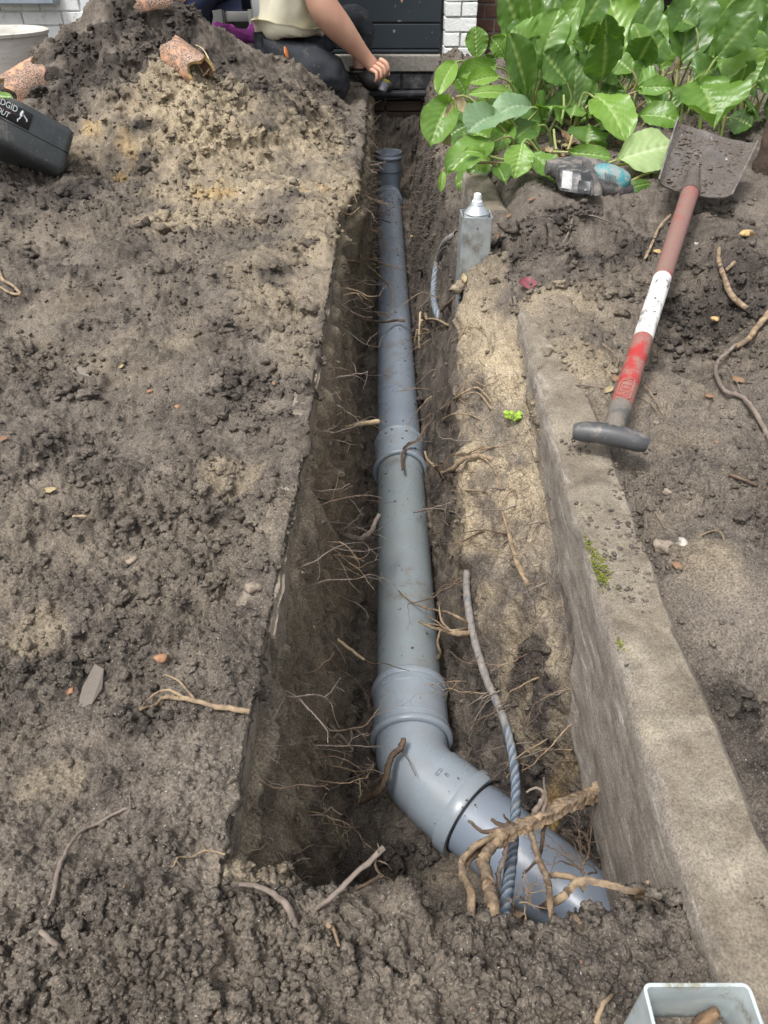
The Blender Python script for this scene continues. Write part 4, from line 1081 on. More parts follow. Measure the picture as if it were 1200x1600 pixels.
# crumbs lying on the pipe and on the kerb
rc = np.random.default_rng(55); items = []
for k in range(60):
    y_ = rc.uniform(.80, 4.1) ; a_ = rc.normal(0, .55); r_ = rc.uniform(.0008, .0028) * (1 + .3 * y_)
    c_ = pt(y_); R_ = .0628 if not (.79 < y_ < .91 or 1.63 < y_ < 1.76) else .0698
    items.append((c_ + Vector((math.sin(a_) * R_, 0, math.cos(a_) * R_)), r_, 1.1, .7))
for k in range(22):
    s_ = rc.uniform(.09, .30); a_ = rc.normal(0, .5); b_ = v0 + d2 * s_; n_ = Vector((-d2.y, d2.x, 0)) * -1
    items.append((b_ + (Vector((0, 0, 1)) * math.cos(a_) + n_ * math.sin(a_)) * (.0630 if s_ > .13 else .0755), rc.uniform(.0008, .0022), 1.1, .7))
lumps('crumbs_on_pipe', items, M['clod'], dp, 1, 71)['kind'] = 'stuff'
items = []; kb = bpy.data.objects['concrete_kerb']
for k in range(900):
    y_ = .28 + 1.1 * rc.random(); x_ = float(KL(y_)) + .006 + .080 * rc.random()
    if fbm(np.array([x_]), np.array([y_]), .10, 3, 83)[0] < .12: continue
    items.append((Vector((x_, y_, float(KT(np.array(y_))) + .0005)), rc.uniform(.0008, .0026) * (1 + .5 * y_), 1.2, .7))
lumps('crumbs_on_kerb', items, M['clod'], kb, 1, 73)['kind'] = 'stuff'

# ================================================================== steel post with spray can
def square_post(x0, x1, y0, y1, z0, z1, wall, rad, mat, name, label, tilt=None):
    mb_ = MB()
    def ringp(x0, x1, y0, y1, r, z):
        out = []
        for cx, cy, a0 in ((x1 - r, y1 - r, 0), (x0 + r, y1 - r, 90), (x0 + r, y0 + r, 180), (x1 - r, y0 + r, 270)):
            for k in range(5):
                a = R(a0 + 90 * k / 4); out.append(Vector((cx + r * math.cos(a), cy + r * math.sin(a), z)))
        return out
    zs = [z0 + (z1 - z0) * k / 6 for k in range(7)]
    rings = [ringp(x0, x1, y0, y1, rad, z) for z in zs] + [ringp(x0 + wall, x1 - wall, y0 + wall, y1 - wall, max(rad - wall, .001), z) for z in reversed(zs)]
    vr = [[mb_.bm.verts.new(p) for p in rg] for rg in rings]
    for a, b in zip(vr, vr[1:] + [vr[0]]):
        n = len(a)
        for k in range(n): mb_.bm.faces.new((a[k], a[(k + 1) % n], b[(k + 1) % n], b[k]))
    o = mb_.build(name, mat, None, auto=45)
    tag(o, label, 'steel post'); return o
pA = onY(722, 341, 1.695)
square_post(.1745, .2435, 1.695, 1.765, -.20, pA.z, .0035, .004, M['steel'], 'steel_post', 'galvanised square post at the right trench edge with a spray can standing in it')
r_ = MB().lathe([(0, .0019), (.0012, .0019), (.0012, 0.0)], onY(746, 357, 1.6945), (0, -1, 0), 12).build('rust_spot', pmat('rust', (.22, .07, .04), rough=.9), bpy.data.objects['steel_post'])
cc = Vector((.209, 1.730, pA.z - .166))
can = thing('spray_can', cc, 'tin spray can with a white nozzle standing inside the steel post by the trench', 'spray can')
MB().lathe([(0, .001), (0, .0275), (.150, .0275), (.166, .0277), (.167, .0268)], cc, (0, 0, 1), 40, ).build('can_body', M['whiteplastic'], can, auto=30)
MB().lathe([(.1655, .0262), (.1668, .0284), (.1692, .0286), (.1705, .0272), (.1725, .0258), (.177, .0225), (.1815, .0180), (.184, .0150), (.1855, .0140), (.186, .001)], cc, (0, 0, 1), 40).build('can_dome', M['can'], can, auto=30)
MB().lathe([(.1845, .001), (.1845, .0140), (.1865, .0150), (.1885, .0142), (.1895, .0125)], cc, (0, 0, 1), 32).build('valve_cup', M['can'], can, auto=30)
MB().lathe([(.188, .0122), (.1935, .0118), (.1955, .0100), (.196, .0094), (.2050, .0088), (.2085, .0078), (.2105, .0050), (.211, .0005)], cc, (0, 0, 1), 24).build('nozzle', M['whiteplastic'], can, auto=35)
# near post, bottom right
c_tl = onZ(1003, 1536, .108); c_tr = onZ(1160, 1532, .106)
npost = square_post(c_tl.x, c_tr.x + .003, c_tl.y - .068, c_tl.y, -.22, .108, .0022, .005, M['steel_near'], 'steel_post', 'open ended galvanised square post close to the camera at the bottom right')
cx0 = (c_tl.x + c_tr.x) / 2
wd = MB().tube(smooth_path([onZ(1080, 1622, .060), onZ(1096, 1598, .072), onZ(1122, 1580, .082)], 6), [.003, .0045, .006, .007, .0075, .008, .0078, .0075, .0072, .007, .0065, .006, .004][:13], 12, squash=.55, wob=.3, seed=2).build('wood_chunk', pmat('rotten_wood', (.26, .16, .09), (.13, .08, .05), 60, .9, .9, 160, .002), None)
tag(wd, 'piece of rotten brown wood lying inside the near steel post', 'wood piece')
fill = MB().box((cx0, c_tl.y - .034, .02), (abs(c_tr.x - c_tl.x) - .004, .060, .08)).build('soil_fill', M['clod'], npost)

# ================================================================== cordless tool by the leaves
def P(px, py, zc): return atD(px, py, zc)
dr_ = thing('cordless_drill', surf(920, 305), 'dusty cordless power tool with teal housing lying at the foot of the leaves', 'power tool')
D0 = 1.85
nose = [P(853, 262, D0 + .03), P(861, 262, D0 + .03), P(866, 263, D0 + .03), P(872, 264, D0 + .03), P(890, 264, D0 + .03), P(905, 266, D0 + .03)]
MB().tube(nose, [.0175, .0185, .0235, .027, .0265, .024], 24, wob=.03).build('chuck_collar', M['drillgrey'], dr_, auto=40)
MB().tube(smooth_path([P(880, 262, D0 + .045), P(905, 262, D0 + .05), P(930, 268, D0 + .05), P(948, 275, D0 + .04)], 4), [.022, .025, .027, .027, .028, .028, .028, .029, .030, .030, .030, .029, .026], 20, wob=.03).build('gear_housing', M['drillgrey'], dr_, auto=40)
MB().tube(smooth_path([P(925, 271, D0 + .02), P(942, 275, D0 + .02), P(960, 281, D0 + .02), P(975, 288, D0 + .02), P(982, 292, D0 + .02)], 4), [.012, .022, .026, .029, .031, .032, .032, .032, .031, .031, .030, .029, .027, .024, .019, .013, .004], 24, squash=.95).build('motor_housing', M['teal'], dr_, auto=50)
vt = MB()
for k in range(7):
    a_ = P(945.5 + k * 2.6, 269.5 + k * .6, D0 - .008); b_ = P(946.5 + k * 2.6, 285 + k * .4, D0 - .012)
    vt.tube([a_, a_.lerp(b_, .5) - Vector((0, .004, 0)), b_], .0011, 5)
vt.build('vent_rib', M['drillgrey'], dr_)
MB().tube(smooth_path([P(925, 291, D0 + .01), P(945, 294, D0 + .01), P(965, 296, D0 + .015), P(985, 298, D0 + .03)], 4), [.024, .023, .022, .0205, .020, .0195, .0195, .019, .019, .019, .019, .0185, .015], 18, squash=.9).build('handle', M['drillgrey'], dr_, auto=50)
bu = (P(925, 281, D0 - .035) - P(884, 271, D0)).normalized()
def hexpx(front, zc0, back_dz, bev, name, mat, parent):
    """front: four pixels tl,tr,br,bl with their depths; extruded away from the camera"""
    f = [P(x, y, z) for x, y, z in front]
    dv = Vector((.0, back_dz, .008))
    b = [p + dv for p in f]
    return MB().hexa([f[3], f[2], b[2], b[3], f[0], f[1], b[1], b[0]], bevel=bev, seg=3).build(name, mat, parent, auto=40)
bat = hexpx([(876, 266, 1.8250), (926, 274, 1.7900), (929, 309, 1.7900), (873, 299, 1.8250)], 0, .060, .006, 'battery', M['drillblack'], dr_)
hexpx([(925, 274, 1.7920), (937, 277, 1.7900), (943, 306, 1.7900), (927, 308, 1.7920)], 0, .056, .005, 'battery_foot', M['drillgrey'], dr_)
hexpx([(879.5, 272, 1.8170), (894.5, 274.2, 1.8130), (893, 296.5, 1.8130), (877, 293.5, 1.8170)], 0, .004, .0006, 'sticker', M['labelwhite'], bat)
hexpx([(907, 274, 1.7945), (923, 277, 1.7820), (924, 284, 1.7840), (908, 282, 1.7955)], 0, .004, .001, 'latch_recess', M['sticker'], bat)
hexpx([(904, 287, 1.7950), (923, 290, 1.7830), (922, 304, 1.7840), (902, 301, 1.7970)], 0, .004, .001, 'latch_recess', M['sticker'], bat)
MB().lathe([(0, .0028), (.003, .0025), (.0035, .0)], P(914.5, 297, 1.7860), (0, -1, .3), 12).build('screw_head', M['steel'], bat)

# ================================================================== charcoal equipment case
O_ = onY(101, 276, 2.44); A_ = onY(107, 204, 2.50)
B_ = onY(-150, 152, 2.27)
Uv = (B_ - O_).normalized(); Vv = (A_ - O_); Hh = Vv.length; Vv = Vv - Uv * Vv.dot(Uv); Vv.normalize()
Wv = Uv.cross(Vv).normalized()
if Wv.y < 0: Wv = -Wv
Lc = .62; Wc = .24
cs = thing('equipment_case', O_ + Uv * .3 + Wv * .12, 'charcoal plastic equipment case with a black label at the left edge of the heap', 'case')
def cpt(u, v, w_): return O_ + Uv * u + Vv * v + Wv * w_
def cbox(u0, u1, v0, v1, w0, w1, bev, name, mat, parent, taper=0, seg=4, cut=None):
    pts = [cpt(u0, v0, w0), cpt(u1, v0, w0), cpt(u1, v0, w1), cpt(u0, v0, w1), cpt(u0 + taper, v1, w0 + taper), cpt(u1 - taper, v1, w0 + taper), cpt(u1 - taper, v1, w1 - taper), cpt(u0 + taper, v1, w1 - taper)]
    m_ = MB().hexa(pts, bevel=bev, seg=seg)
    if cut:
        for (vv, keep_below) in cut:
            g = list(m_.bm.verts) + list(m_.bm.edges) + list(m_.bm.faces)
            r = bmesh.ops.bisect_plane(m_.bm, geom=g, plane_co=cpt(0, vv, 0), plane_no=Vv, clear_outer=keep_below, clear_inner=not keep_below)
            es = [e for e in r['geom_cut'] if isinstance(e, bmesh.types.BMEdge)]
            bmesh.ops.contextual_create(m_.bm, geom=es)
    return m_.build(name, mat, parent, auto=45)
hv = Hh * .52; VT = Hh + .012
bot = cbox(0, Lc, 0, VT, 0, Wc, .022, 'case_bottom', M['case'], cs, .004, 5, cut=[(hv - .0015, True)])
lid = cbox(0, Lc, 0, VT, 0, Wc, .022, 'case_lid', M['case'], cs, .004, 5, cut=[(hv + .0015, False)])
cbox(.0025, Lc - .0025, hv - .004, hv + .004, .0035, Wc - .0035, .0, 'case_seal', M['sticker'], cs) if False else None
cbox(.024, Lc - .024, hv - .01, hv + .01, .0035, Wc - .0035, .002, 'case_seal', M['sticker'], cs)
lid_v0, lid_v1 = hv + .006, Hh - .004
lab_u0, lab_u1 = .128, .330
lb = cbox(lab_u0, lab_u1, lid_v0, lid_v1 - .006, .0008, .008, .0006, 'label_plate', M['sticker'], cs, 0, 1)
# the plate follows the lid face, which leans by the taper
def text_on(body, u_left, v_base, size, name, mat, parent, lift=-.0006, shear=0.0, width=None):
    cu = bpy.data.curves.new(name, 'FONT'); cu.body = body; cu.size = 1.0; cu.extrude = .02; cu.shear = shear; cu.offset = .012
    to = bpy.data.objects.new(name, cu); sc.collection.objects.link(to)
    dg = bpy.context.evaluated_depsgraph_get(); me = bpy.data.meshes.new_from_object(to.evaluated_get(dg))
    bpy.data.objects.remove(to); me.name = name
    xs = [v.co.x for v in me.vertices]; k = (width / (max(xs) - min(xs))) if width else size
    base = origin_of(parent); x0 = min(xs)
    for v in me.vertices:
        v.co = cpt(u_left - (v.co.x - x0) * k, v_base + v.co.y * size, lift + .0012 * -v.co.z) - base
    me.materials.clear(); me.materials.append(mat)
    o = bpy.data.objects.new(name, me); return link(o, parent)
vm = (lid_v0 + lid_v1 - .006) / 2
text_on('RIDGID', .232, vm + .006, .0250, 'lettering', M['print'], lb, width=.062)
text_on('SCOUT', .240, vm - .019, .0225, 'lettering', M['print'], lb, shear=.25, width=.056)
cbox(.166, .290, vm + .000, vm + .002, .0002, .004, .0003, 'label_rule', M['rule'], lb, 0, 1)
fg = MB()
def fst(pts, r=.0014): fg.tube([cpt(.150 + (a - .178) * .62, b * .8 + vm * .2 + .004, .0002) for a, b in pts], r, 5)
fst([(.186, vm + .018), (.190, vm + .008), (.188, vm - .002)], .0042); fst([(.182, vm + .008), (.172, vm + .002), (.160, vm - .004)], .0022); fst([(.188, vm - .002), (.192, vm - .012), (.199, vm - .018), (.196, vm - .024)], .0018)
fst([(.162, vm - .003), (.158, vm - .008), (.163, vm - .010)], .0018)
fg.build('figure_logo', M['print'], lb)

# ================================================================== broken clay pieces on the heap
def shell(name, c, axis, up, r0, r1, length, a0, a1, label, seed, th=.012):
    axis = Vector(axis).normalized(); up = Vector(up); up = (up - axis * up.dot(axis)).normalized(); sd_ = axis.cross(up)
    t = thing(name, c, label, 'clay pipe piece')
    c = Vector(c); rnd = random.Random(seed); na, nl = 22, 12
    grid = {}
    mb_ = MB()
    e0 = [.010 * math.sin(i * .9 + seed) + rnd.uniform(-.004, .004) for i in range(na + 1)]; e1 = [.014 * math.sin(i * .7 + seed * 2) + rnd.uniform(-.004, .004) for i in range(na + 1)]
    for s_ in (0, 1):
        for i in range(na + 1):
            for j in range(nl + 1):
                a = R(a0 + (a1 - a0) * i / na); l0 = -length / 2 + e0[i]; l1 = length / 2 + e1[i]
                r = r0 + (r1 - r0) * j / nl - th * s_
                grid[s_, i, j] = mb_.bm.verts.new(c + axis * (l0 + (l1 - l0) * j / nl) + (up * math.cos(a) + sd_ * math.sin(a)) * r)
    for s_ in (0, 1):
        for i in range(na):
            for j in range(nl): mb_.bm.faces.new([grid[s_, i, j], grid[s_, i + 1, j], grid[s_, i + 1, j + 1], grid[s_, i, j + 1]])
    mb_.build('clay_wall', M['clay'], t, auto=50)
    br = MB()
    G2 = {}
    def qd(a, b, c_, d_): br.bm.faces.new([br.bm.verts.new(x.co.copy() if hasattr(x, 'co') else x) for x in (a, b, c_, d_)])
    def pos(s_, i, j, l=0):
        a = R(a0 + (a1 - a0) * i / na); l0 = -length / 2 + e0[i]; l1 = length / 2 + e1[i]; r = r0 + (r1 - r0) * j / nl - th * s_
        return c + axis * (l0 + (l1 - l0) * j / nl + l) + (up * math.cos(a) + sd_ * math.sin(a)) * r
    for i in range(na):
        qd(pos(0, i, 0), pos(1, i, 0), pos(1, i + 1, 0), pos(0, i + 1, 0)); qd(pos(0, i, nl), pos(0, i + 1, nl), pos(1, i + 1, nl), pos(1, i, nl))
    for j in range(nl):
        qd(pos(0, 0, j), pos(0, 0, j + 1), pos(1, 0, j + 1), pos(1, 0, j)); qd(pos(0, na, j), pos(1, na, j), pos(1, na, j + 1), pos(0, na, j + 1))
    br.build('broken_edge', M['claybreak'], t, smooth=False)
    return t
s1_ = surf(294, 88, -.026)
shell('clay_pipe_piece', s1_ + Vector((0, 0, .0)), (.75, -.55, -.32), (.2, -.4, 1), .062, .056, .135, -120, 120, 'orange clay pipe piece with a hollow end near the crest of the spoil heap', 3)
s2_ = surf(48, 140, -.02)
shell('clay_pipe_piece', s2_ + Vector((0, 0, .02)), (.6, .5, .35), (-.3, -.8, .7), .085, .078, .14, -60, 70, 'broad orange clay pipe piece on the heap in front of the planter', 5, .016)
s3_ = surf(240, 22, -.01)
shell('clay_pipe_piece', s3_ + Vector((0, .0, .035)), (.9, .2, .1), (.0, -.7, .7), .06, .055, .13, -50, 60, 'yellow edged clay pipe piece on the very top of the heap', 7)

# ================================================================== old rope in the right bank
M['rope'] = None
def rope_mat():
    m, t, p = new_mat('blue_and_white_rope')
    at = N(t, 'ShaderNodeAttribute'); at.attribute_name = 'strand'
    sp_ = N(t, 'ShaderNodeSeparateColor'); t.links.new(at.outputs['Color'], sp_.inputs[0])
    tc = N(t, 'ShaderNodeTexCoord'); n = noise_n(t, tc.outputs['Object'], 60, 5, .65)
    col = ramp(t, sp_.outputs[0], [(.2, (.08, .10, .13)), (.45, (.12, .20, .30)), (.75, (.31, .33, .34))])
    grey = ramp(t, n, [(.35, (.17, .15, .135)), (.6, (.28, .255, .235))])
    ad = N(t, 'ShaderNodeMath', operation='ADD'); t.links.new(sp_.outputs[1], ad.inputs[0])
    mu = N(t, 'ShaderNodeMath', operation='MULTIPLY_ADD'); t.links.new(n, mu.inputs[0]); mu.inputs[1].default_value = 2.4; mu.inputs[2].default_value = -1.2
    t.links.new(mu.outputs[0], ad.inputs[1]); ad.use_clamp = True
    c = mix(t, ad.outputs[0], col, grey)
    t.links.new(c, p.inputs['Base Color']); p.inputs['Roughness'].default_value = .8
    bump(t, p, noise_n(t, tc.outputs['Object'], 500, 3), .5, .001)
    return m
M['rope'] = rope_mat()
def rope(pts, r, mudf, label, strands=13, pitch=.085, name='rope'):
    P_ = smooth_path(pts, 22); n = len(P_); V, C = [], []; sides = 52
    u = Vector((1, 0, 0)); dist = 0
    for i, p in enumerate(P_):
        if i: dist += (p - P_[i - 1]).length
        t = (P_[min(i + 1, n - 1)] - P_[max(i - 1, 0)]).normalized(); u = (u - t * u.dot(t)).normalized(); v = t.cross(u)
        tw = dist / pitch * 2 * math.pi
        for k in range(sides):
            a = 2 * math.pi * k / sides; ph = strands * (a - tw)
            lob = abs(math.cos(ph / 2)); rr_ = r * (.92 + .09 * lob ** .6) * (1 + .05 * math.sin(i * .7))
            V.append(p + (u * math.cos(a) + v * math.sin(a)) * rr_)
            sid = int(((ph / (2 * math.pi)) + .5) // 1) % strands
            C.append(((sid % 3) / 2 * .7 + .15 * (lob), mudf(i / (n - 1)), 0, 1))
    V = np.array([tuple(v) for v in V]); i0 = (np.arange(n - 1)[:, None] * sides + np.arange(sides)[None, :]); i1 = (np.arange(n - 1)[:, None] * sides + (np.arange(sides)[None, :] + 1) % sides)
    Fq = np.stack([i0.ravel(), i1.ravel(), (i1 + sides).ravel(), (i0 + sides).ravel()], 1)
    cen = V.mean(0); me = np_mesh(name, V - cen, Fq, M['rope']); ca = me.color_attributes.new('strand', 'FLOAT_COLOR', 'POINT'); ca.data.foreach_set('color', np.array(C, dtype=np.float32).ravel())
    o = bpy.data.objects.new(name, me); o.location = cen; link(o); tag(o, label, 'rope'); return o
W_ = surf
rp = [surf(735, 868, -.006), surf(732, 900, .004), surf(738, 950, .006), surf(748, 1010, .006), surf(768, 1062, .008), P(786, 1120, 1.17), P(801, 1180, 1.10), P(806, 1240, 1.02), P(803, 1300, .93), P(797, 1360, .83), P(791, 1400, .765), P(787, 1428, .735), W_(784, 1450, -.03)]
rope(rp, .0068, lambda t: 1.0 - .95 * float(sst(.38, .52, t)) + .25 * float(sst(.93, 1.0, t)), 'twisted blue and grey rope hanging from the right bank over the pipe')
rp2 = [surf(708, 362, -.004), surf(698, 372, .004), surf(690, 385, .006), surf(684, 405, .006), surf(680, 430, .006), surf(676, 455, .004), surf(680, 478, .004), surf(684, 500, -.004)]
rope(rp2, .0095, lambda t: 1.0 - .75 * float(sst(.4, .55, t)) * 1.0, 'short muddy stretch of blue rope in the right trench wall left of the steel post')

# ================================================================== roots
def root_obj(name, strands, mat, label=None, group=None, cat='root', seed=0, sides=8, wob=.16, parent=None):
    """strands: list of (points, r0, r1)"""
    mb_ = MB(); rnd = random.Random(seed)
    for pts, r0, r1 in strands:
        pp = smooth_path(pts, 5); n = len(pp)
        L = sum((a - b).length for a, b in zip(pp, pp[1:]))
        j = min(r0 * .22, .002)
        pp = [p + Vector((rnd.gauss(0, 1), rnd.gauss(0, 1), rnd.gauss(0, 1))) * j * (0 if i in (0, n - 1) else .6) for i, p in enumerate(pp)]
        mb_.tube(pp, [max(r0 + (r1 - r0) * (i / (n - 1)) * 1.0, .00025) * (1 + .18 * (rnd.random() - .5)) for i in range(n)], sides, wob=wob, seed=seed, ridge=.20 if sides > 8 else (.2 if sides > 5 else 0))
    o = mb_.build(name, mat, parent, auto=70)
    if parent is None: tag(o, label, cat, group)
    return o
W = surf
def grow(start, direction, length, r0, rnd, branches=2, droop=.25, curl=.35, depth=0):
    """a wandering root with side branches: list of strands"""
    d_ = Vector(direction).normalized(); p = Vector(start); pts = [p.copy()]; n = 7
    out = []
    for k in range(n):
        d_ = (d_ + Vector((rnd.gauss(0, curl), rnd.gauss(0, curl), rnd.gauss(0, curl) - droop * .3)) * .55).normalized()
        p = p + d_ * length / n; pts.append(p.copy())
        if depth < 2 and branches and rnd.random() < branches / n and k > 0:
            dd = (d_ + Vector((rnd.gauss(0, .7), rnd.gauss(0, .7), rnd.gauss(0, .7)))).normalized()
            out += grow(p, dd, length * rnd.uniform(.25, .5), r0 * .55 * (1 - k / n * .5), rnd, branches * .8, droop, curl, depth + 1)
    return [(pts, r0, r0 * .28)] + out

# named roots of the left wall
def Z_(px, py, z): return onZ(px, py, z)
root_obj('root', [([Z_(506, 679, -.27), Z_(535, 668, -.27), Z_(565, 662, -.27), Z_(592, 659, -.275)], .0050, .0062), ([Z_(578, 661, -.27), Z_(590, 668, -.30), Z_(604, 676, -.33)], .0012, .0006)], M['root_white'], 'straight cut root with a pale tip pointing left, level with the halfway coupling', seed=1)
root_obj('root', [([W(500, 822, -.01), Z_(515, 824, -.28), Z_(538, 834, -.28), Z_(560, 842, -.29), Z_(578, 832, -.28), Z_(588, 815, -.27), Z_(593, 803, -.26)], .0070, .0038), ([Z_(534, 833, -.28), Z_(545, 822, -.26), Z_(553, 813, -.25)], .0042, .0020), ([W(505, 815, 0), Z_(550, 821, -.30), Z_(578, 833, -.29)], .0025, .0018)], M['root_grey'], 'thick hooked root curving up like a ladle beside the pipe on the left', seed=2)
root_obj('root', [([W(512, 852, -.01), Z_(530, 856, -.31), Z_(552, 860, -.32), Z_(566, 860, -.33)], .0060, .0022)], M['root_grey'], 'blunt grey root just under the hooked root in the left wall', seed=3)
root_obj('root', [([W(492, 976, -.004), Z_(510, 985, -.30), Z_(535, 1005, -.32), Z_(568, 1030, -.36)], .0038, .0030)], M['root_white'], 'long pale root slanting down from the left wall towards the lower coupling', seed=4)
root_obj('fine_root', [([Z_(568, 1030, -.36), Z_(585, 1037, -.37), Z_(600, 1036, -.375), Z_(620, 1043, -.39), Z_(640, 1048, -.405)], .0012, .0006)], M['root_brown'], 'thin brown rootlet lying over the top ring of the lower coupling', seed=5)
root_obj('root', [([W(488, 1118, -.01), Z_(505, 1118, -.34), Z_(518, 1135, -.36), Z_(535, 1152, -.37), Z_(551, 1172, -.39)], .0052, .0026), ([Z_(528, 1146, -.365), Z_(516, 1160, -.37), Z_(500, 1176, -.38)], .0035, .0022), ([Z_(505, 1118, -.34), Z_(512, 1105, -.32), Z_(518, 1100, -.31)], .0022, .0012)], M['root_grey'], 'forked grey root reaching out of the left wall beside the lower coupling', seed=6)
root_obj('root', [([Z_(631, 1154, -.402), Z_(627, 1168, -.405), Z_(615, 1178, -.408), Z_(608, 1192, -.41), Z_(603, 1215, -.42), Z_(590, 1238, -.45), Z_(562, 1253, -.49)], .0052, .0060), ([Z_(627, 1172, -.412), Z_(638, 1188, -.411), Z_(646, 1205, -.415), Z_(650, 1213, -.42)], .0012, .0005), ([Z_(600, 1212, -.43), Z_(588, 1220, -.44), Z_(575, 1222, -.45)], .0025, .0012)], M['root_brown'], 'dark knobbly root bent over the elbow of the pipe', seed=7)
root_obj('root', [([Z_(700, 622, -.30), Z_(688, 642, -.34), Z_(665, 668, -.395), Z_(652, 688, -.405), Z_(636, 697, -.408), Z_(628, 712, -.405), Z_(629, 734, -.40)], .0028, .0034), ([Z_(650, 690, -.405), Z_(638, 692, -.404), Z_(629, 701, -.40)], .0020, .0012), ([Z_(652, 688, -.405), Z_(672, 690, -.39), Z_(700, 688, -.36)], .0012, .0008)], M['root_brown'], 'dark branching root lying across the halfway coupling', seed=8)
root_obj('root', [([W(525, 488, -.01), Z_(550, 494, -.30), Z_(575, 500, -.35), Z_(600, 503, -.385), Z_(618, 500, -.40), Z_(633, 501, -.40)], .0030, .0050), ([Z_(545, 492, -.30), Z_(535, 505, -.30), Z_(548, 515, -.33)], .0016, .001)], M['root_brown'], 'dark brown root lying straight across the far length of pipe', seed=9)
root_obj('root', [([W(545, 405, -.01), Z_(565, 411, -.24), Z_(583, 422, -.29), Z_(598, 436, -.33), Z_(609, 448, -.36)], .0042, .0026), ([Z_(609, 448, -.36), Z_(613, 462, -.37), Z_(611, 483, -.385)], .0024, .0010)], M['root_tan'], 'reddish tan root arching from the left wall down onto the far pipe', seed=10)
root_obj('root', [([Z_(586, 418, -.30), Z_(605, 416, -.33), Z_(625, 420, -.36), Z_(642, 428, -.39)], .0020, .0010)], M['root_tan'], 'thin forked root tip crossing the far pipe above the arching root', seed=11)
root_obj('root', [([W(548, 330, -.004), Z_(566, 318, -.10), Z_(578, 305, -.16), Z_(592, 294, -.2)], .0032, .0016), ([W(540, 322, 0), Z_(556, 330, -.05), Z_(566, 318, -.10)], .003, .002), ([Z_(560, 325, -.10), Z_(580, 326, -.2), Z_(596, 330, -.25), Z_(606, 322, -.27), Z_(610, 320, -.26)], .0026, .0010), ([Z_(596, 330, -.25), Z_(608, 328, -.28)], .0012, .0008), ([Z_(563, 322, -.1), Z_(578, 314, -.16), Z_(583, 311, -.17)], .0018, .001)], M['root_grey'], 'branching bunch of roots at the left edge near the upright pipe end', seed=12)
root_obj('root', [([W(532, 322, .004), W(540, 300, .03), W(552, 318, .02)], .0014, .001), ([W(530, 328, .006), W(543, 330, .012), W(558, 326, .01)], .0032, .0022), ([W(556, 280, .004), W(560, 295, .01), W(566, 306, 0)], .0014, .001)], M['root_tan'], 'loop of pale root on the sandy left edge before the upright pipe end', seed=13)
root_obj('root', [([W(575, 342, -.004), Z_(590, 342, -.22), Z_(602, 345, -.26), Z_(610, 348, -.28)], .0036, .0016), ([Z_(588, 342, -.22), Z_(600, 339, -.24)], .0018, .001)], M['root_brown'], 'stubby brown root end over the far pipe, below the branching bunch', seed=14)
root_obj('root', [([W(545, 462, -.01), Z_(560, 470, -.28), Z_(575, 478, -.32), Z_(581, 481, -.33)], .0040, .0030)], M['root_grey'], 'short blunt grey root in the left wall above the dark straight root', seed=15)
root_obj('root', [([W(500, 735, -.01), Z_(512, 742, -.25), Z_(530, 752, -.28), Z_(534, 752, -.28)], .0048, .0030)], M['root_white'], 'stubby pale root sticking out of the left wall below the cut root', seed=16)
root_obj('root', [([W(512, 762, -.008), Z_(530, 770, -.26), Z_(548, 782, -.29), Z_(562, 800, -.31), Z_(566, 806, -.31)], .0032, .0024), ([Z_(562, 800, -.31), Z_(568, 792, -.30)], .002, .001)], M['root_grey'], 'thin grey root with a forked tip above the hooked root', seed=17)
# right bank
root_obj('root', [([W(732, 978, -.004), Z_(712, 962, -.26), Z_(690, 955, -.33), Z_(665, 950, -.385), Z_(643, 940, -.415), Z_(628, 928, -.42), Z_(621, 922, -.41)], .0028, .0012)], M['root_tan'], 'thin pale root running from the rope over the near pipe length', seed=18)
root_obj('root', [([W(735, 988, -.004), Z_(710, 990, -.28), Z_(690, 984, -.33), Z_(672, 980, -.36), Z_(655, 972, -.40)], .0050, .0018), ([W(730, 980, 0), Z_(705, 985, -.28), Z_(682, 976, -.34), Z_(660, 975, -.385)], .0026, .001), ([Z_(688, 984, -.33), Z_(684, 1005, -.34), Z_(688, 1020, -.36), Z_(682, 1030, -.40)], .0024, .0030), ([Z_(705, 987, -.29), Z_(690, 970, -.3), Z_(686, 945, -.31)], .0022, .0010), ([Z_(700, 987, -.29), Z_(678, 968, -.33), Z_(662, 964, -.37)], .0014, .0007)], M['root_tan'], 'frayed bundle of tan roots sticking out of the bank beside the rope', seed=19)
root_obj('root', [([W(686, 742, .002), W(708, 733, .006), W(728, 718, .007), W(748, 714, .006), W(770, 716, -.002)], .0044, .0036), ([W(748, 715, .005), W(765, 724, .004), W(774, 742, .002)], .0018, .001), ([W(690, 742, .004), Z_(678, 728, -.26), Z_(668, 718, -.28), Z_(664, 706, -.29)], .0030, .0028)], M['root_tan'], 'curved tan root lying on the sandy bank beside the halfway coupling', seed=20)
root_obj('root', [([W(706, 768, .003), W(730, 766, .004), W(755, 769, .004), W(780, 775, -.001)], .0020, .0018)], M['root_tan'], 'thin straight orange root lying across the sandy bank', seed=21)
root_obj('root', [([W(776, 748, .001), W(784, 790, .002), W(795, 830, .002), W(804, 865, .001), W(816, 895, .001), W(826, 915, -.004)], .0012, .0062)], M['root_tan'], 'long yellowish root widening downwards, half buried in the bank', seed=22)
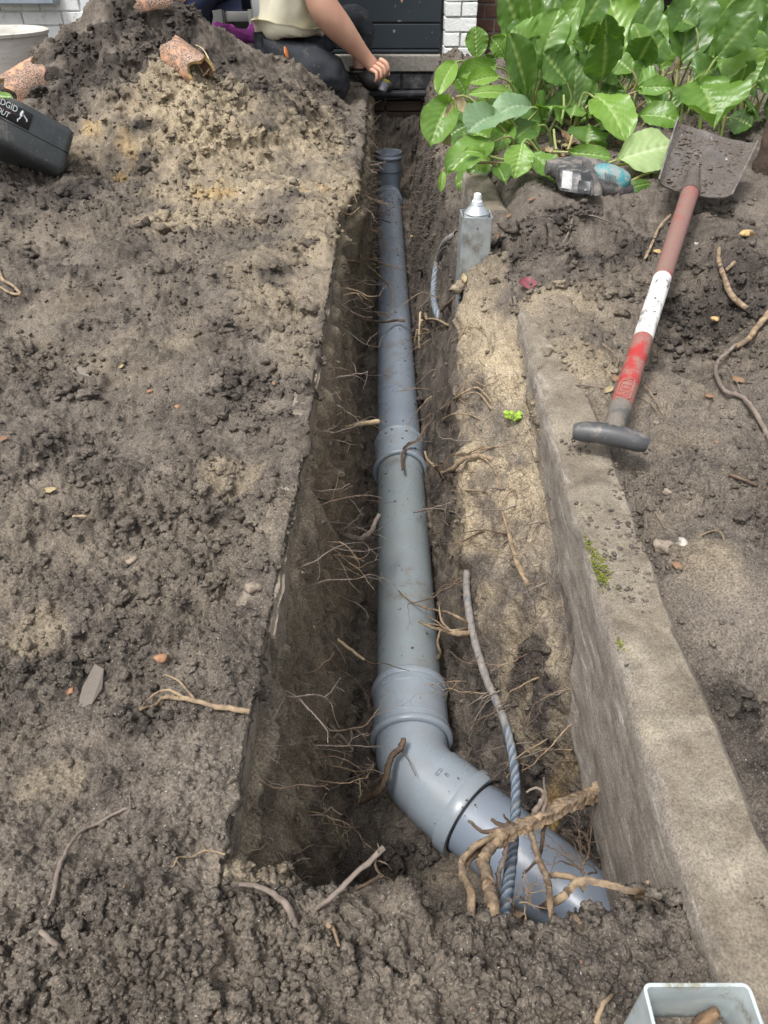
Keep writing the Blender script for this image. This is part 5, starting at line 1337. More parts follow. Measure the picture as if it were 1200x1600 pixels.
root_obj('root', [([W(690, 640, .003), W(715, 618, .007), W(745, 608, .008), W(760, 618, .006), W(770, 632, 0)], .0022, .0018), ([W(700, 632, .003), W(725, 625, .010), W(750, 615, .010), W(765, 640, 0)], .0017, .0015), ([W(690, 655, .003), W(715, 648, .009), W(735, 650, .006), W(750, 655, 0)], .0020, .0012), ([W(695, 645, .003), W(720, 612, .010), W(740, 600, .010), W(765, 608, 0)], .0013, .0009), ([W(710, 615, .003), W(740, 632, .008), W(760, 600, .0)], .001, .0008)], M['root_tan'], 'tangle of golden roots draped over the sandy bank left of the seedling', seed=23)
root_obj('root', [([W(718, 530, .003), W(735, 512, .009), W(755, 518, .006), W(762, 530, 0)], .0014, .001), ([W(706, 535, .002), W(730, 522, .007), W(748, 522, 0)], .0012, .0008)], M['root_tan'], 'small arched golden roots on the bank below the steel post', seed=24)
root_obj('root', [([W(662, 487, .002), W(672, 500, .012), W(684, 500, .010), W(700, 507, -.002)], .0045, .0030), ([W(675, 500, .01), W(665, 512, .010), W(668, 516, .004)], .0030, .0018)], M['root_tan'], 'forked tan root stub at the right wall beside the upright splinter', seed=25)
root_obj('root', [([W(712, 462, -.004), W(700, 478, .006), W(688, 488, .004)], .0052, .0042)], M['root_brown'], 'dark root piece leaning against the right wall beneath the steel post', seed=26)
root_obj('wood_splinter', [([Z_(657, 487, -.30), Z_(656, 505, -.33), Z_(655, 525, -.37), Z_(656, 543, -.41)], .0030, .0040), ([Z_(652, 515, -.35), Z_(648, 535, -.40), Z_(646, 540, -.42)], .0022, .0014), ([Z_(659, 500, -.32), Z_(660, 525, -.38), Z_(659, 538, -.40)], .0034, .0022)], M['root_white'], 'pale wood splinter standing upright on the right of the far pipe', cat='wood splinter', seed=27, wob=.5)
root_obj('root', [([Z_(700, 820, -.26), Z_(688, 812, -.32), Z_(672, 818, -.37), Z_(660, 822, -.40)][::1], .0008, .0006), ([W(712, 802, 0), Z_(690, 796, -.33), Z_(668, 796, -.38), Z_(646, 801, -.41)], .0020, .0024)], M['root_grey'], 'short tan root end lying over the right shoulder of the near pipe length', seed=28)

# the big root
bigp = [onX(925, 1243, .262) + Vector((.02, .008, .006)), onX(925, 1243, .262), P(905, 1250, .905), P(880, 1262, .885), P(850, 1277, .868), P(820, 1292, .852), P(795, 1300, .84), P(775, 1312, .828), P(760, 1325, .815)]
big = thing('large_root', P(850, 1290, .86), 'large tan root branching out from under the kerb over the pipe at the near end', 'root')
root_obj('root_trunk', [(bigp, .0094, .0076)], M['root_pale'], seed=40, sides=16, wob=.10, parent=big)
def rp_(name, strands, mat=M['root_pale'], seed=0): return root_obj(name, strands, mat, seed=seed, sides=9, wob=.14, parent=big)
rp_('branch', [([P(778, 1312, .826), P(763, 1328, .81), P(756, 1345, .795), P(760, 1370, .765), P(766, 1395, .738), P(769, 1418, .712), P(769, 1418, .712) + Vector((0, -.06, -.035))], 0.0060, 0.0062)], seed=41)
rp_('branch', [([P(775, 1308, .828), P(752, 1318, .815), P(733, 1332, .805), P(722, 1350, .79), P(724, 1368, .775), P(732, 1385, .755), P(737, 1403, .735), P(737, 1403, .735) + Vector((0, -.07, -.03))], 0.0042, 0.0044)], seed=42)
rp_('branch', [([P(765, 1318, .82), P(748, 1328, .82), P(730, 1348, .80), P(722, 1352, .795)], 0.0042, 0.0034), ([P(770, 1308, .82), P(745, 1322, .80), P(728, 1338, .79), P(724, 1346, .785)], 0.0024, 0.0022)], M['root_tan'], seed=43)
rp_('branch', [([P(822, 1288, .852), P(832, 1308, .83), P(838, 1330, .81), P(846, 1352, .79), P(856, 1380, .76), P(859, 1405, .728), P(859, 1405, .728) + Vector((0, -.07, -.03))], 0.0045, 0.0037)], seed=44)
rp_('branch', [([P(790, 1308, .84), P(791, 1325, .83), P(787, 1345, .81), P(780, 1362, .80), P(778, 1385, .77)], 0.0035, 0.0029)], M['root_grey'], seed=45)
rp_('branch', [([P(835, 1268, .86), P(846, 1252, .86), P(849, 1240, .86), P(838, 1231, .86), P(822, 1238, .86)], 0.0030, 0.0012), ([P(848, 1268, .86), P(853, 1248, .86), P(850, 1225, .855), P(850, 1215, .85)], 0.0022, 0.0007)], M['root_grey'], seed=46)
rp_('branch', [([P(800, 1292, .84), P(780, 1296, .84), P(758, 1300, .84), P(745, 1293, .84), P(732, 1282, .84)], 0.0037, 0.0015), ([P(802, 1286, .84), P(785, 1290, .84), P(768, 1281, .835)], 0.0034, 0.0020), ([P(796, 1284, .835), P(789, 1277, .83), P(787, 1272, .83)], 0.0017, 0.0010)], M['root_brown'], seed=47)
rp_('branch', [([P(852, 1285, .865), P(848, 1305, .87), P(846, 1325, .87), P(838, 1345, .88), P(818, 1365, .86)], 0.0025, 0.0015)], M['root_brown'], seed=48)
root_obj('root', [([W(1012, 1392, .004), P(990, 1392, .70), P(960, 1384, .705), P(930, 1376, .71), P(905, 1376, .71), P(888, 1390, .705), P(872, 1406, .70), W(838, 1420, .004), W(806, 1432, .002)], 0.0030, 0.0039), ([P(975, 1388, .702), W(1000, 1402, .004), W(1012, 1408, .002)], 0.0020, 0.0013), ([P(1010, 1395, .69), P(1014, 1388, .685), P(1012, 1378, .68)], 0.0025, 0.0018)], M['root_tan'], 'tan root bent like an elbow in front of the kerb over the crumbly soil', seed=50)
root_obj('root', [([W(845, 1405, .006), W(865, 1418, .008), W(885, 1428, .006), W(900, 1440, .004), W(908, 1452, .0)], 0.0040, 0.0018)], M['root_tan'], 'short tan root piece on the soil at the foot of the large root', seed=51)
root_obj('root', [([W(806, 1432, .0), W(822, 1424, .008), W(838, 1415, .006)], 0.0049, 0.0034)], M['root_pale'], 'stubby root end at the lip beneath the blue rope', seed=52)
root_obj('root', [([P(860, 1368, .80), P(880, 1368, .79), P(900, 1374, .78), P(914, 1390, .77)], 0.0029, 0.0032)], M['root_tan'], 'tan root stub lying on the pipe where it meets the near soil', seed=53)
rs = random.Random(77); cl_ = []
for (cx_, cy__) in ((770, 1428), (738, 1414), (862, 1415), (787, 1434), (1012, 1396)):
    for k in range(16): cl_.append((W(cx_ + rs.uniform(-16, 16), cy__ + rs.uniform(-6, 12), .001), rs.uniform(.002, .0065), 1.1, .8))
for k in range(110):
    q_ = W(rs.uniform(895, 1000), rs.uniform(1380, 1412), -.001); cl_.append((q_, rs.uniform(.002, .0085), 1.1, .8))
lumps('soil_clods', cl_, M['clod'], None, 2, 81)['kind'] = 'stuff'
tang = []
for k in range(9):
    tang += grow(P(900 + rs.random() * 35, 1345 + rs.random() * 25, .80), (rs.uniform(-1, .4), rs.uniform(-.3, .3), rs.uniform(.1, .6)), rs.uniform(.04, .07), .0013, rs, 3, 0, .5)
o = root_obj('fine_root_tangle', tang, M['root_brown'], 'tangle of hair thin brown roots between the large root and the kerb', seed=54, sides=4); 
tang = []
for k in range(6):
    tang += grow(P(800 + rs.random() * 35, 1405 + rs.random() * 15, .73), (rs.uniform(-.6, .6), rs.uniform(-.3, .3), rs.uniform(.4, 1)), rs.uniform(.03, .05), .0010, rs, 2, 0, .4)
root_obj('fine_root_tangle', tang, M['root_tan'], 'sprig of thin roots at the lip right of the blue rope', seed=55, sides=4)

# roots and sticks lying on the ground
root_obj('root', [([W(388, 1116, .006), W(350, 1112, .008), W(300, 1102, .010), W(262, 1098, .008), W(244, 1108, .006), W(218, 1112, .002)], 0.0034, 0.0015), ([W(300, 1102, .008), W(272, 1090, .012), W(245, 1094, .008), W(222, 1108, .003)], 0.0018, 0.0009), ([W(312, 1100, .008), W(290, 1080, .012), W(275, 1070, .010), W(262, 1056, .004)], 0.0016, 0.0009)], M['root_tan'], 'fibrous split root lying on the left soil with its cut end at the trench edge', seed=60)
root_obj('stick', [([W(492, 1428, .006), Z_(520, 1400, .012), Z_(555, 1366, .016), Z_(600, 1325, .02)], 0.0019, 0.0024), ([Z_(590, 1335, .018), Z_(592, 1325, .03), Z_(590, 1318, .035)], 0.0009, 0.0004)], M['root_grey'], 'straight grey stick slanting over the near lip of the trench', cat='stick', seed=61)
root_obj('fine_root', [([Z_(589, 1336, .016), Z_(586, 1352, .01), Z_(596, 1368, .0), W(612, 1382, .004), W(625, 1396, .002)], 0.0012, 0.0007), ([Z_(590, 1345, .01), Z_(604, 1350, .01), Z_(612, 1360, .0)], 0.0007, 0.0004), ([Z_(596, 1368, 0), W(570, 1390, .004), W(555, 1392, .002)], 0.0018, 0.0012)], M['root_brown'], 'curly thin root hanging over the lip beside the slanting stick', seed=62)
root_obj('root', [([W(376, 1386, .004), W(400, 1398, .008), W(428, 1408, .008), W(450, 1425, .006), W(464, 1446, -.002)], 0.0024, 0.0037)], M['root_grey'], 'grey pink root arching over the dark clods at the near left corner of the trench', seed=63)
root_obj('root', [([W(103, 1494, .002), W(88, 1478, .004), W(68, 1458, .004), W(63, 1440, .004)], 0.0024, 0.0021), ([W(76, 1436, .004), W(84, 1398, .005), W(98, 1352, .005), W(128, 1308, .005), W(155, 1290, .004), W(190, 1272, .004), W(212, 1262, .002)], 0.0019, 0.0013), ([W(204, 1266, .003), W(204, 1240, .002)], 0.0007, 0.0006)], M['root_grey'], 'long thin grey root winding over the soil at the lower left', seed=64)
root_obj('fine_root', [([W(347, 1337, .004), W(322, 1332, .006), W(300, 1342, .004), W(278, 1342, .003)], 0.0010, 0.0007), ([W(322, 1332, .006), W(316, 1325, .006)], 0.0007, 0.0004), ([W(278, 1342, .003), W(272, 1355, .003)], 0.0009, 0.0006), ([W(275, 1345, .003), W(288, 1360, .002)], 0.0007, 0.0006)], M['root_tan'], 'small pale forked rootlet near the near left corner of the trench', seed=65)
root_obj('root', [([W(0, 418, .004), W(8, 438, .008), W(22, 448, .006), W(38, 464, .004)], 0.0041, 0.0030), ([W(2, 452, .006), W(20, 458, .006), W(36, 462, .006)], 0.0031, 0.0037)], M['root_tan'], 'forked tan root at the left border of the picture', seed=66)
root_obj('root', [([W(1205, 700, .006), W(1180, 655, .008), W(1158, 625, .008), W(1126, 612, .010), W(1118, 578, .012), W(1145, 552, .012), W(1150, 548, .012)], 0.0041, 0.0031), ([W(1134, 572, .006), W(1150, 600, .006), W(1158, 622, .004)], 0.0009, 0.0006)], M['root_grey'], 'long smooth grey brown root snaking to the right border beside the spade', seed=67)
root_obj('root', [([W(1148, 550, .010), W(1170, 538, .012), W(1190, 515, .014), W(1206, 492, .012)], 0.0050, 0.0058)], M['root_pale'], 'thicker yellowish root end at the right border above the grey root', seed=68)
root_obj('root', [([W(1127, 392, .008), W(1124, 412, .012), W(1130, 440, .012), W(1142, 465, .010), W(1172, 486, -.002)], 0.0043, 0.0063), ([W(1134, 425, .008), W(1148, 412, .010)], 0.0033, 0.0044)], M['root_pale'], 'knobbly yellow brown root stub on the soil right of the spade handle', seed=69)
root_obj('root', [([W(1045, 340, .008), W(1030, 362, .010), W(1018, 385, .006), W(1008, 402, .0)], 0.0031, 0.0030)], M['root_tan'], 'short root just left of the upper spade handle', seed=70)
root_obj('root', [([W(910, 338, .004), W(930, 342, .010), W(955, 350, .004)], 0.0021, 0.0015), ([W(895, 350, .006), W(885, 368, .010), W(874, 386, .002)], 0.0030, 0.0019)], M['root_grey'], 'two thin grey roots on the soil in front of the cordless tool', seed=71)
root_obj('root', [([W(890, 602, .003), W(915, 606, .006), W(942, 608, .003)], 0.0018, 0.0016)], M['root_grey'], 'short dark root on the kerb top left of the spade grip', seed=72)
root_obj('fine_root', [([W(940, 538, .004), W(962, 560, .005), W(965, 572, .003)], 0.0013, 0.0010), ([W(1000, 600, .004), W(1018, 622, .006), W(1034, 652, .003)], 0.0012, 0.0007), ([W(998, 622, .004), W(1015, 634, .005), W(1030, 652, .003)], 0.0009, 0.0006)], M['root_tan'], 'thin forked rootlets beside the red end of the spade handle', seed=73)
root_obj('fine_root', [([W(1012, 788, .003), W(1025, 805, .004), W(1038, 828, .003)], 0.0007, 0.0006)], M['root_tan'], 'single straight hair root right of the kerb above the soil slab', seed=74)
root_obj('root', [([W(1138, 744, .006), W(1158, 754, .008), W(1180, 762, .004)], 0.0031, 0.0022), ([W(1150, 750, .006), W(1165, 748, .006)], 0.0015, 0.0007)], M['root_brown'], 'short splintered root near the right border below the spade grip', seed=75)
root_obj('root', [([W(1095, 838, .003), W(1115, 834, .006), W(1128, 838, .005), W(1132, 846, .002)], 0.0013, 0.0010)], M['root_tan'], 'small orange rootlet above the smooth slab of soil', seed=76)
root_obj('stick', [([W(115, 809, .004), W(132, 811, .006), W(148, 815, .004)], 0.0016, 0.0015)], M['root_tan'], 'short pale twig on the left soil', cat='stick', seed=77)
root_obj('root', [([W(318, 120, .006), W(322, 110, .02), W(314, 92, .03), W(309, 78, .03)], 0.0030, 0.0016), ([W(318, 120, .008), W(330, 114, .014)], 0.0022, 0.0016), ([W(318, 118, .01), W(308, 108, .02), W(306, 104, .02)], 0.0018, 0.0010)], M['root_white'], 'white forked root in front of the orange clay piece on the heap', seed=78)
root_obj('root', [([W(930, 1600, .004), W(940, 1575, .006), W(955, 1555, .004)], 0.0027, 0.0015)], M['root_tan'], 'curved pale rootlet at the bottom edge beside the near steel post', seed=79)
root_obj('root', [([W(512, 1452, .004), W(522, 1460, .006), W(528, 1482, .004)], 0.0022, 0.0010)], M['root_tan'], 'little pale root curl on the near soil below the slanting stick', seed=80)

# many thin roots in the cut walls: single things of a kind, nothing tells them apart
rs = random.Random(123)
def wall_roots(count, segs, dirx, ylo, yhi, zlo, zhi, label, group, seed, mats):
    rnd = random.Random(seed); sel = np.isin(SEG, segs)[None, :] & (T[..., 1] > ylo) & (T[..., 1] < yhi) & (T[..., 2] > zlo) & (T[..., 2] < zhi)
    ids = np.argwhere(sel); wts = None
    for k in range(count):
        i, j = ids[rnd.randrange(len(ids))]; p = Vector(T[i, j].tolist()); yk = p.y
        # nearer rows are denser in the sheet, so this already favours the near part
        dv = (dirx, rnd.uniform(-.55, .2), rnd.uniform(-.5, .35))
        L = rnd.uniform(.035, .105) * (1 + .25 * yk)
        st = grow(p - Vector(dv).normalized() * .006, dv, L, rnd.uniform(.0007, .0017) * (1 + .35 * yk), rnd, rnd.choice([1, 2, 3]), .25, .38)
        root_obj('fine_root', st, rnd.choice(mats), label, group, seed=seed + k, sides=4)
wall_roots(75, [3, 4], 1, .40, 3.2, -.42, -.05, 'thin root sticking out of the cut soil of the left trench wall', 'thin roots in the left trench wall', 500, [M['root_grey'], M['root_grey'], M['root_tan'], M['root_brown']])
wall_roots(50, [6, 7], -1, .62, 2.4, -.42, -.10, 'thin root sticking out of the soil of the right trench wall', 'thin roots in the right trench wall', 700, [M['root_grey'], M['root_tan'], M['root_brown']])
# hair roots nobody could count
def hair(count, segs, dirx, ylo, yhi, seed, name, mat, r=.0005):
    rng = np.random.default_rng(seed); sel = np.isin(SEG, segs)[None, :] & (T[..., 1] > ylo) & (T[..., 1] < yhi) & (T[..., 2] < -.03)
    ids = np.argwhere(sel); Vs, Fs = [], []; off = 0
    for k in range(count):
        i, j = ids[rng.integers(len(ids))]; p = T[i, j].copy(); sc_ = 1 + .5 * p[1]
        d_ = np.array([dirx * rng.uniform(.2, 1), rng.normal(0, .6), rng.normal(-.15, .6)]); d_ /= np.linalg.norm(d_)
        L = rng.uniform(.008, .035) * sc_; n = 4; pts = [p - d_ * .002]
        for q in range(n):
            d_ = d_ + rng.normal(0, .35, 3); d_ /= np.linalg.norm(d_); pts.append(pts[-1] + d_ * L / n)
        u_ = np.cross(d_, [0, 0, 1.0]); u_ /= max(np.linalg.norm(u_), 1e-6); v_ = np.cross(d_, u_)
        for q, c in enumerate(pts):
            rr_ = r * sc_ * (1 - .75 * q / n)
            for a in (0, 2.09, 4.19): Vs.append(c + (u_ * math.cos(a) + v_ * math.sin(a)) * rr_)
        for q in range(n):
            for a in range(3): b = (a + 1) % 3; Fs.append((off + q * 3 + a, off + q * 3 + b, off + q * 3 + 3 + b, off + q * 3 + 3 + a))
        off += 3 * (n + 1)
    me = np_mesh(name, np.array(Vs), np.array(Fs), mat); o = link(bpy.data.objects.new(name, me)); tag(o, kind='stuff')
hair(1500, [3, 4], 1, .34, 4.2, 91, 'hair_roots', M['root_grey'])
hair(900, [6, 7], -1, .55, 4.0, 92, 'hair_roots', M['root_grey'])
hair(500, [7], -1, .6, 1.8, 93, 'hair_roots', M['root_brown'], .0004)

# ================================================================== the broad-leaved plants
def leaf_mat(name, c1, c2, vein, trans=.32, rough=.34):
    m, t, p = new_mat(name)
    tc = N(t, 'ShaderNodeTexCoord'); co = tc.outputs['Object']
    at = N(t, 'ShaderNodeAttribute'); at.attribute_name = 'vein'
    sp_ = N(t, 'ShaderNodeSeparateColor'); t.links.new(at.outputs['Color'], sp_.inputs[0])
    c = ramp(t, noise_n(t, co, 14, 4), [(.35, c1), (.65, c2)])
    c = mix(t, sp_.outputs[0], c, vein)
    bl = ramp(t, noise_n(t, co, 55, 3), [(.70, 0.0), (.76, .5)])
    c = mix(t, bl, c, (.30, .30, .10))
    t.links.new(c, p.inputs['Base Color']); p.inputs['Roughness'].default_value = rough
    p.inputs['Specular IOR Level'].default_value = .5
    bump(t, p, noise_n(t, co, 130, 3), .25, .001)
    tr = N(t, 'ShaderNodeBsdfTranslucent'); t.links.new(mix(t, 1.0, c, (1.25, 1.35, .55), 'MULTIPLY'), tr.inputs['Color'])
    ms = N(t, 'ShaderNodeMixShader'); ms.inputs[0].default_value = trans
    t.links.new(p.outputs[0], ms.inputs[1]); t.links.new(tr.outputs[0], ms.inputs[2])
    t.links.new(ms.outputs[0], t.nodes['Material Output'].inputs['Surface'])
    return m
LM = {'m': leaf_mat('mid_green_leaf', (.125, .245, .040), (.17, .31, .060), (.34, .47, .17)),
      'b': leaf_mat('bright_green_leaf', (.19, .345, .055), (.24, .405, .080), (.42, .56, .21)),
      'd': leaf_mat('deep_green_leaf', (.070, .150, .026), (.10, .20, .038), (.24, .35, .10)),
      's': leaf_mat('bluish_green_leaf', (.19, .31, .16), (.23, .35, .19), (.36, .46, .30), .25, .5),
      'p': leaf_mat('pale_leaf_underside', (.38, .52, .22), (.42, .56, .25), (.58, .68, .40), .3, .55)}
M['stalk'] = pmat('green_leaf_stalk', (.24, .36, .10), (.32, .30, .12), 9, .5, .1)
M['stalkr'] = pmat('reddish_leaf_stalk', (.26, .16, .08), (.30, .28, .11), 9, .5, .1)
leaf_count = 0
def leaf(parent, B, Tp, width, mat, side_hint=None, curl=.12, cup=.10, stalk_to=None, seed=0, hint=(0, -.75, .65), name='leaf', res=(36, 18), r_st=.0036, wav=1.0):
    global leaf_count
    leaf_count += 1
    rnd = random.Random(seed * 13 + 5)
    B = Vector(B); Tp = Vector(Tp); ax_ = Tp - B; L = ax_.length; ax_ = ax_.normalized()
    n0 = Vector(hint); n0 = (n0 - ax_ * n0.dot(ax_)).normalized(); sd_ = ax_.cross(n0).normalized()
    nl, nw = res; V, C = [], []
    ph = rnd.random() * 6; asym = rnd.uniform(-.08, .08)
    for i in range(nl + 1):
        t = i / nl
        wdt = width / 2 * 1.10 * max(0, 1 - abs(2 * min(1, t ** 1.15) - 1 - .0) ** 2.1) ** .66
        if t < .14: wdt *= .55 + .45 * t / .14
        if t > .97: wdt = max(wdt, width * .05)
        c = B + ax_ * (t * L) + n0 * (curl * L * (4 * t * (1 - t)) * .5 - curl * L * .55 * max(0, t - .6) ** 1.5)
        for j in range(nw + 1):
            s = 2 * j / nw - 1; a = abs(s)
            vph = (t - .42 * a ** 1.25 + .012 * math.sin(t * 17 + ph)) * 7.0 + (0.3 if s < 0 else 0)
            fr = vph - math.floor(vph); dv = min(fr, 1 - fr)
            vein = max(0, 1 - dv / .062) * (1 - .55 * a) * (0.95 if a > .04 else 0)
            mid = max(0, 1 - a * wdt / .0030)
            pil = math.sin(math.pi * fr) * (1 - .45 * a)
            edgew = wav * (.007 * math.sin(t * 13 + ph + (s > 0) * 2) + .0025 * math.sin(t * 37 + ph * 2)) * a ** 3 * (width / .15)
            z = .0072 * (1 - a ** 3) * pil * (width / .15) + cup * width * a * (.45 + .55 * a) + .006 * math.sin(3.1 * t + 2.2 * s + ph) * (width / .12) - .0022 * mid + edgew + cup * width * .4 * asym
            wj = wdt * (1 + .010 * math.sin(t * 60 + ph) * a ** 4 + asym * (1 if s > 0 else -1))
            V.append(c + sd_ * (s * wj) + n0 * z)
            C.append((min(1, max(mid, vein * .5)), 0, 0, 1))
    F_ = []
    for i in range(nl):
        for j in range(nw):
            a = i * (nw + 1) + j; F_.append((a, a + 1, a + nw + 2, a + nw + 1))
    base = origin_of(parent)
    me = np_mesh(name, np.array([tuple(v - base) for v in V]), np.array(F_), LM[mat])
    ca = me.color_attributes.new('vein', 'FLOAT_COLOR', 'POINT'); ca.data.foreach_set('color', np.array(C, dtype=np.float32).ravel())
    o = link(bpy.data.objects.new(name, me), parent)
    if stalk_to is not None:
        S = Vector(stalk_to); m1 = B - ax_ * min(.05, L * .3) + (S - B) * .15
        MB().tube(smooth_path([Tp * .0 + B + ax_ * L * .12 - n0 * .002, B - n0 * .001, m1, S.lerp(m1, .4) + Vector((0, 0, .015)), S], 4), [r_st * .55] * 4 + [r_st * .8] * 4 + [r_st] * 4 + [r_st * 1.15] * 5, 7).build('leaf_stalk', M['stalkr'] if rnd.random() < .25 else M['stalk'], o)
    return o
def C3(x, y): return 660 + x / 2.2222, y / 2.2222
plants = {}
def plant(key_, px, py, Yd, label):
    g = onY(px, py, Yd); g.z = ground_z(g.x, g.y) if Yd < 4.6 else .1
    plants[key_] = thing('leafy_plant', g, label, 'plant', None)
plant('L', 760, 200, 2.42, 'broad-leaved plant hanging over the kerb and the trench edge, left of the cordless tool')
plant('F', 860, 170, 2.60, 'broad-leaved plant behind the cordless tool, with large crinkled leaves')
plant('B', 950, 120, 3.00, 'tall broad-leaved plant at the back, in front of the dark window')
plant('R', 1090, 150, 2.75, 'broad-leaved plant with the biggest leaves, rising behind the spade blade')
plant('E', 1185, 160, 2.70, 'broad-leaved plant at the right border behind the bark stump')
# (plant, base, tip in the picture, depth of base and tip, width in px of the crop, kind, cup, curl, hint)
LV = [
 ('L', (188, 205), (182, 92), 3.00, 3.02, 78, 'm'), ('F', (285, 200), (238, 128), 3.00, 3.0, 66, 'm'), ('F', (342, 205), (322, 28), 3.02, 3.10, 120, 'b'), ('F', (360, 215), (388, 60), 2.95, 3.0, 105, 's'),
 ('F', (452, 250), (458, 72), 2.80, 2.92, 92, 'd'), ('F', (457, 245), (345, 128), 2.78, 2.80, 84, 'b'), ('F', (492, 190), (530, 50), 3.05, 3.1, 110, 'm'), ('B', (545, 90), (565, -20), 3.2, 3.25, 95, 's'),
 ('B', (722, 222), (648, -12), 2.90, 3.0, 168, 'b'), ('F', (560, 240), (552, 128), 2.85, 2.9, 100, 'm'), ('F', (520, 400), (532, 215), 2.55, 2.62, 98, 'm'), ('B', (800, 215), (792, 35), 3.0, 3.1, 110, 'm'),
 ('R', (893, 235), (945, -45), 2.75, 2.85, 175, 'd'), ('R', (825, 250), (838, 158), 2.85, 2.88, 78, 'b'), ('R', (952, 262), (1135, 38), 2.75, 2.85, 128, 'm'), ('R', (988, 312), (1215, 200), 2.55, 2.5, 118, 'b'),
 ('R', (950, 312), (1015, 440), 2.42, 2.28, 225, 'm'), ('F', (598, 338), (705, 488), 2.45, 2.28, 150, 'b'), ('F', (742, 318), (872, 305), 2.55, 2.5, 62, 'm'), ('F', (748, 402), (892, 428), 2.40, 2.35, 95, 'm'),
 ('R', (672, 556), (872, 508), 2.12, 2.16, 150, 'p'), ('R', (668, 672), (792, 636), 2.02, 2.03, 44, 'd'), ('F', (505, 528), (655, 548), 2.20, 2.18, 62, 'm'), ('F', (370, 540), (462, 632), 2.12, 2.05, 96, 'm'),
 ('F', (345, 500), (318, 618), 2.12, 2.06, 100, 'b'), ('L', (218, 536), (144, 524), 2.05, 2.03, 36, 'b'), ('L', (246, 492), (84, 606), 2.12, 2.02, 118, 'm'), ('L', (248, 402), (150, 470), 2.2, 2.1, 120, 's'),
 ('L', (374, 372), (238, 420), 2.30, 2.22, 98, 's'), ('L', (326, 338), (156, 326), 2.42, 2.36, 44, 'b'), ('L', (190, 368), (70, 432), 2.25, 2.2, 66, 'd'), ('L', (96, 350), (28, 512), 2.20, 2.12, 120, 'm'),
 ('L', (112, 218), (54, 330), 2.55, 2.45, 68, 'b'), ('L', (250, 232), (112, 272), 2.6, 2.5, 70, 'm'), ('L', (262, 268), (150, 292), 2.5, 2.45, 62, 'b'), ('L', (352, 205), (296, 192), 2.8, 2.8, 30, 'b'),
 ('F', (395, 288), (305, 290), 2.6, 2.55, 72, 'b'), ('F', (492, 268), (372, 262), 2.7, 2.65, 52, 'm'), ('F', (402, 400), (452, 335), 2.55, 2.55, 60, 's'), ('B', (676, 272), (650, 196), 2.95, 2.95, 50, 'p'),
 ('B', (1035, 130), (1022, -12), 3.15, 3.2, 118, 's'), ('E', (1212, 200), (1200, 50), 2.7, 2.75, 120, 'b'), ('R', (952, 300), (1085, 138), 2.80, 2.85, 62, 'd'), ('E', (1095, 250), (1160, 130), 2.95, 3.0, 70, 's'),
 ('B', (790, 60), (745, -25), 3.2, 3.2, 110, 's'), ('B', (600, 200), (610, 80), 3.1, 3.15, 90, 'd'), ('B', (755, 240), (760, 130), 3.1, 3.1, 80, 'd'), ('L', (205, 400), (215, 350), 2.4, 2.35, 60, 'd'),
 ('F', (388, 442), (302, 505), 2.3, 2.2, 92, 'd'), ('F', (300, 445), (262, 530), 2.25, 2.18, 80, 'm'), ('L', (295, 330), (215, 345), 2.6, 2.6, 60, 'm'), ('F', (560, 300), (600, 330), 2.6, 2.6, 60, 'm'),
 ('F', (260, 580), (290, 640), 2.08, 2.02, 60, 'd'), ('B', (700, 270), (740, 200), 3.0, 3.0, 70, 'm'), ('E', (1110, 270), (1180, 250), 2.8, 2.75, 60, 'm'), ('E', (1120, 320), (1195, 300), 2.7, 2.6, 60, 'd'),
 ('L', (70, 590), (62, 665), 2.1, 2.08, 26, 'b'), ('F', (720, 250), (728, 170), 2.9, 2.9, 55, 'd'), ('B', (860, 130), (850, 20), 3.2, 3.2, 100, 'm'), ('B', (500, 130), (480, 60), 3.15, 3.2, 80, 'd'),
 ('E', (1150, 200), (1120, 100), 3.1, 3.1, 90, 'd'), ('L', (150, 330), (110, 250), 2.7, 2.7, 60, 'm'), ('L', (230, 250), (215, 190), 2.8, 2.8, 60, 'd'), ('F', (430, 330), (440, 250), 2.75, 2.8, 70, 'd')]
rl = random.Random(31)
for k, (pk, b, tpx, yb, yt, wpx, kind) in enumerate(LV):
    Bp = onY(*C3(*b), yb); Tp_ = onY(*C3(*tpx), yt)
    zc = Bp.y * cth + (CAM_Z - Bp.z) * sth
    wd_ = wpx / 2.2222 * zc / FPX * .94
    par = plants[pk]; ro = origin_of(par)
    going_down = Tp_.z < Bp.z - .02
    # stalk goes to a crown point in the soil behind or below
    sx_ = Bp.x + (ro.x - Bp.x) * rl.uniform(.3, .8); sy_ = max(Bp.y + rl.uniform(.0, .12), 2.16)
    if pk == 'L' and sx_ < .36: sx_ = .36 + rl.random() * .1
    gz_ = ground_z(sx_, min(sy_, 4.5)) - .01
    hint = (rl.uniform(-.25, .25), -.8, .55) if not going_down else (rl.uniform(-.2, .2), -.55, .8)
    o = leaf(par, Bp, Tp_, wd_, kind, curl=rl.uniform(.04, .26) if not going_down else rl.uniform(.14, .32), cup=rl.uniform(.06, .30), stalk_to=(sx_, sy_, gz_), seed=k, hint=hint)
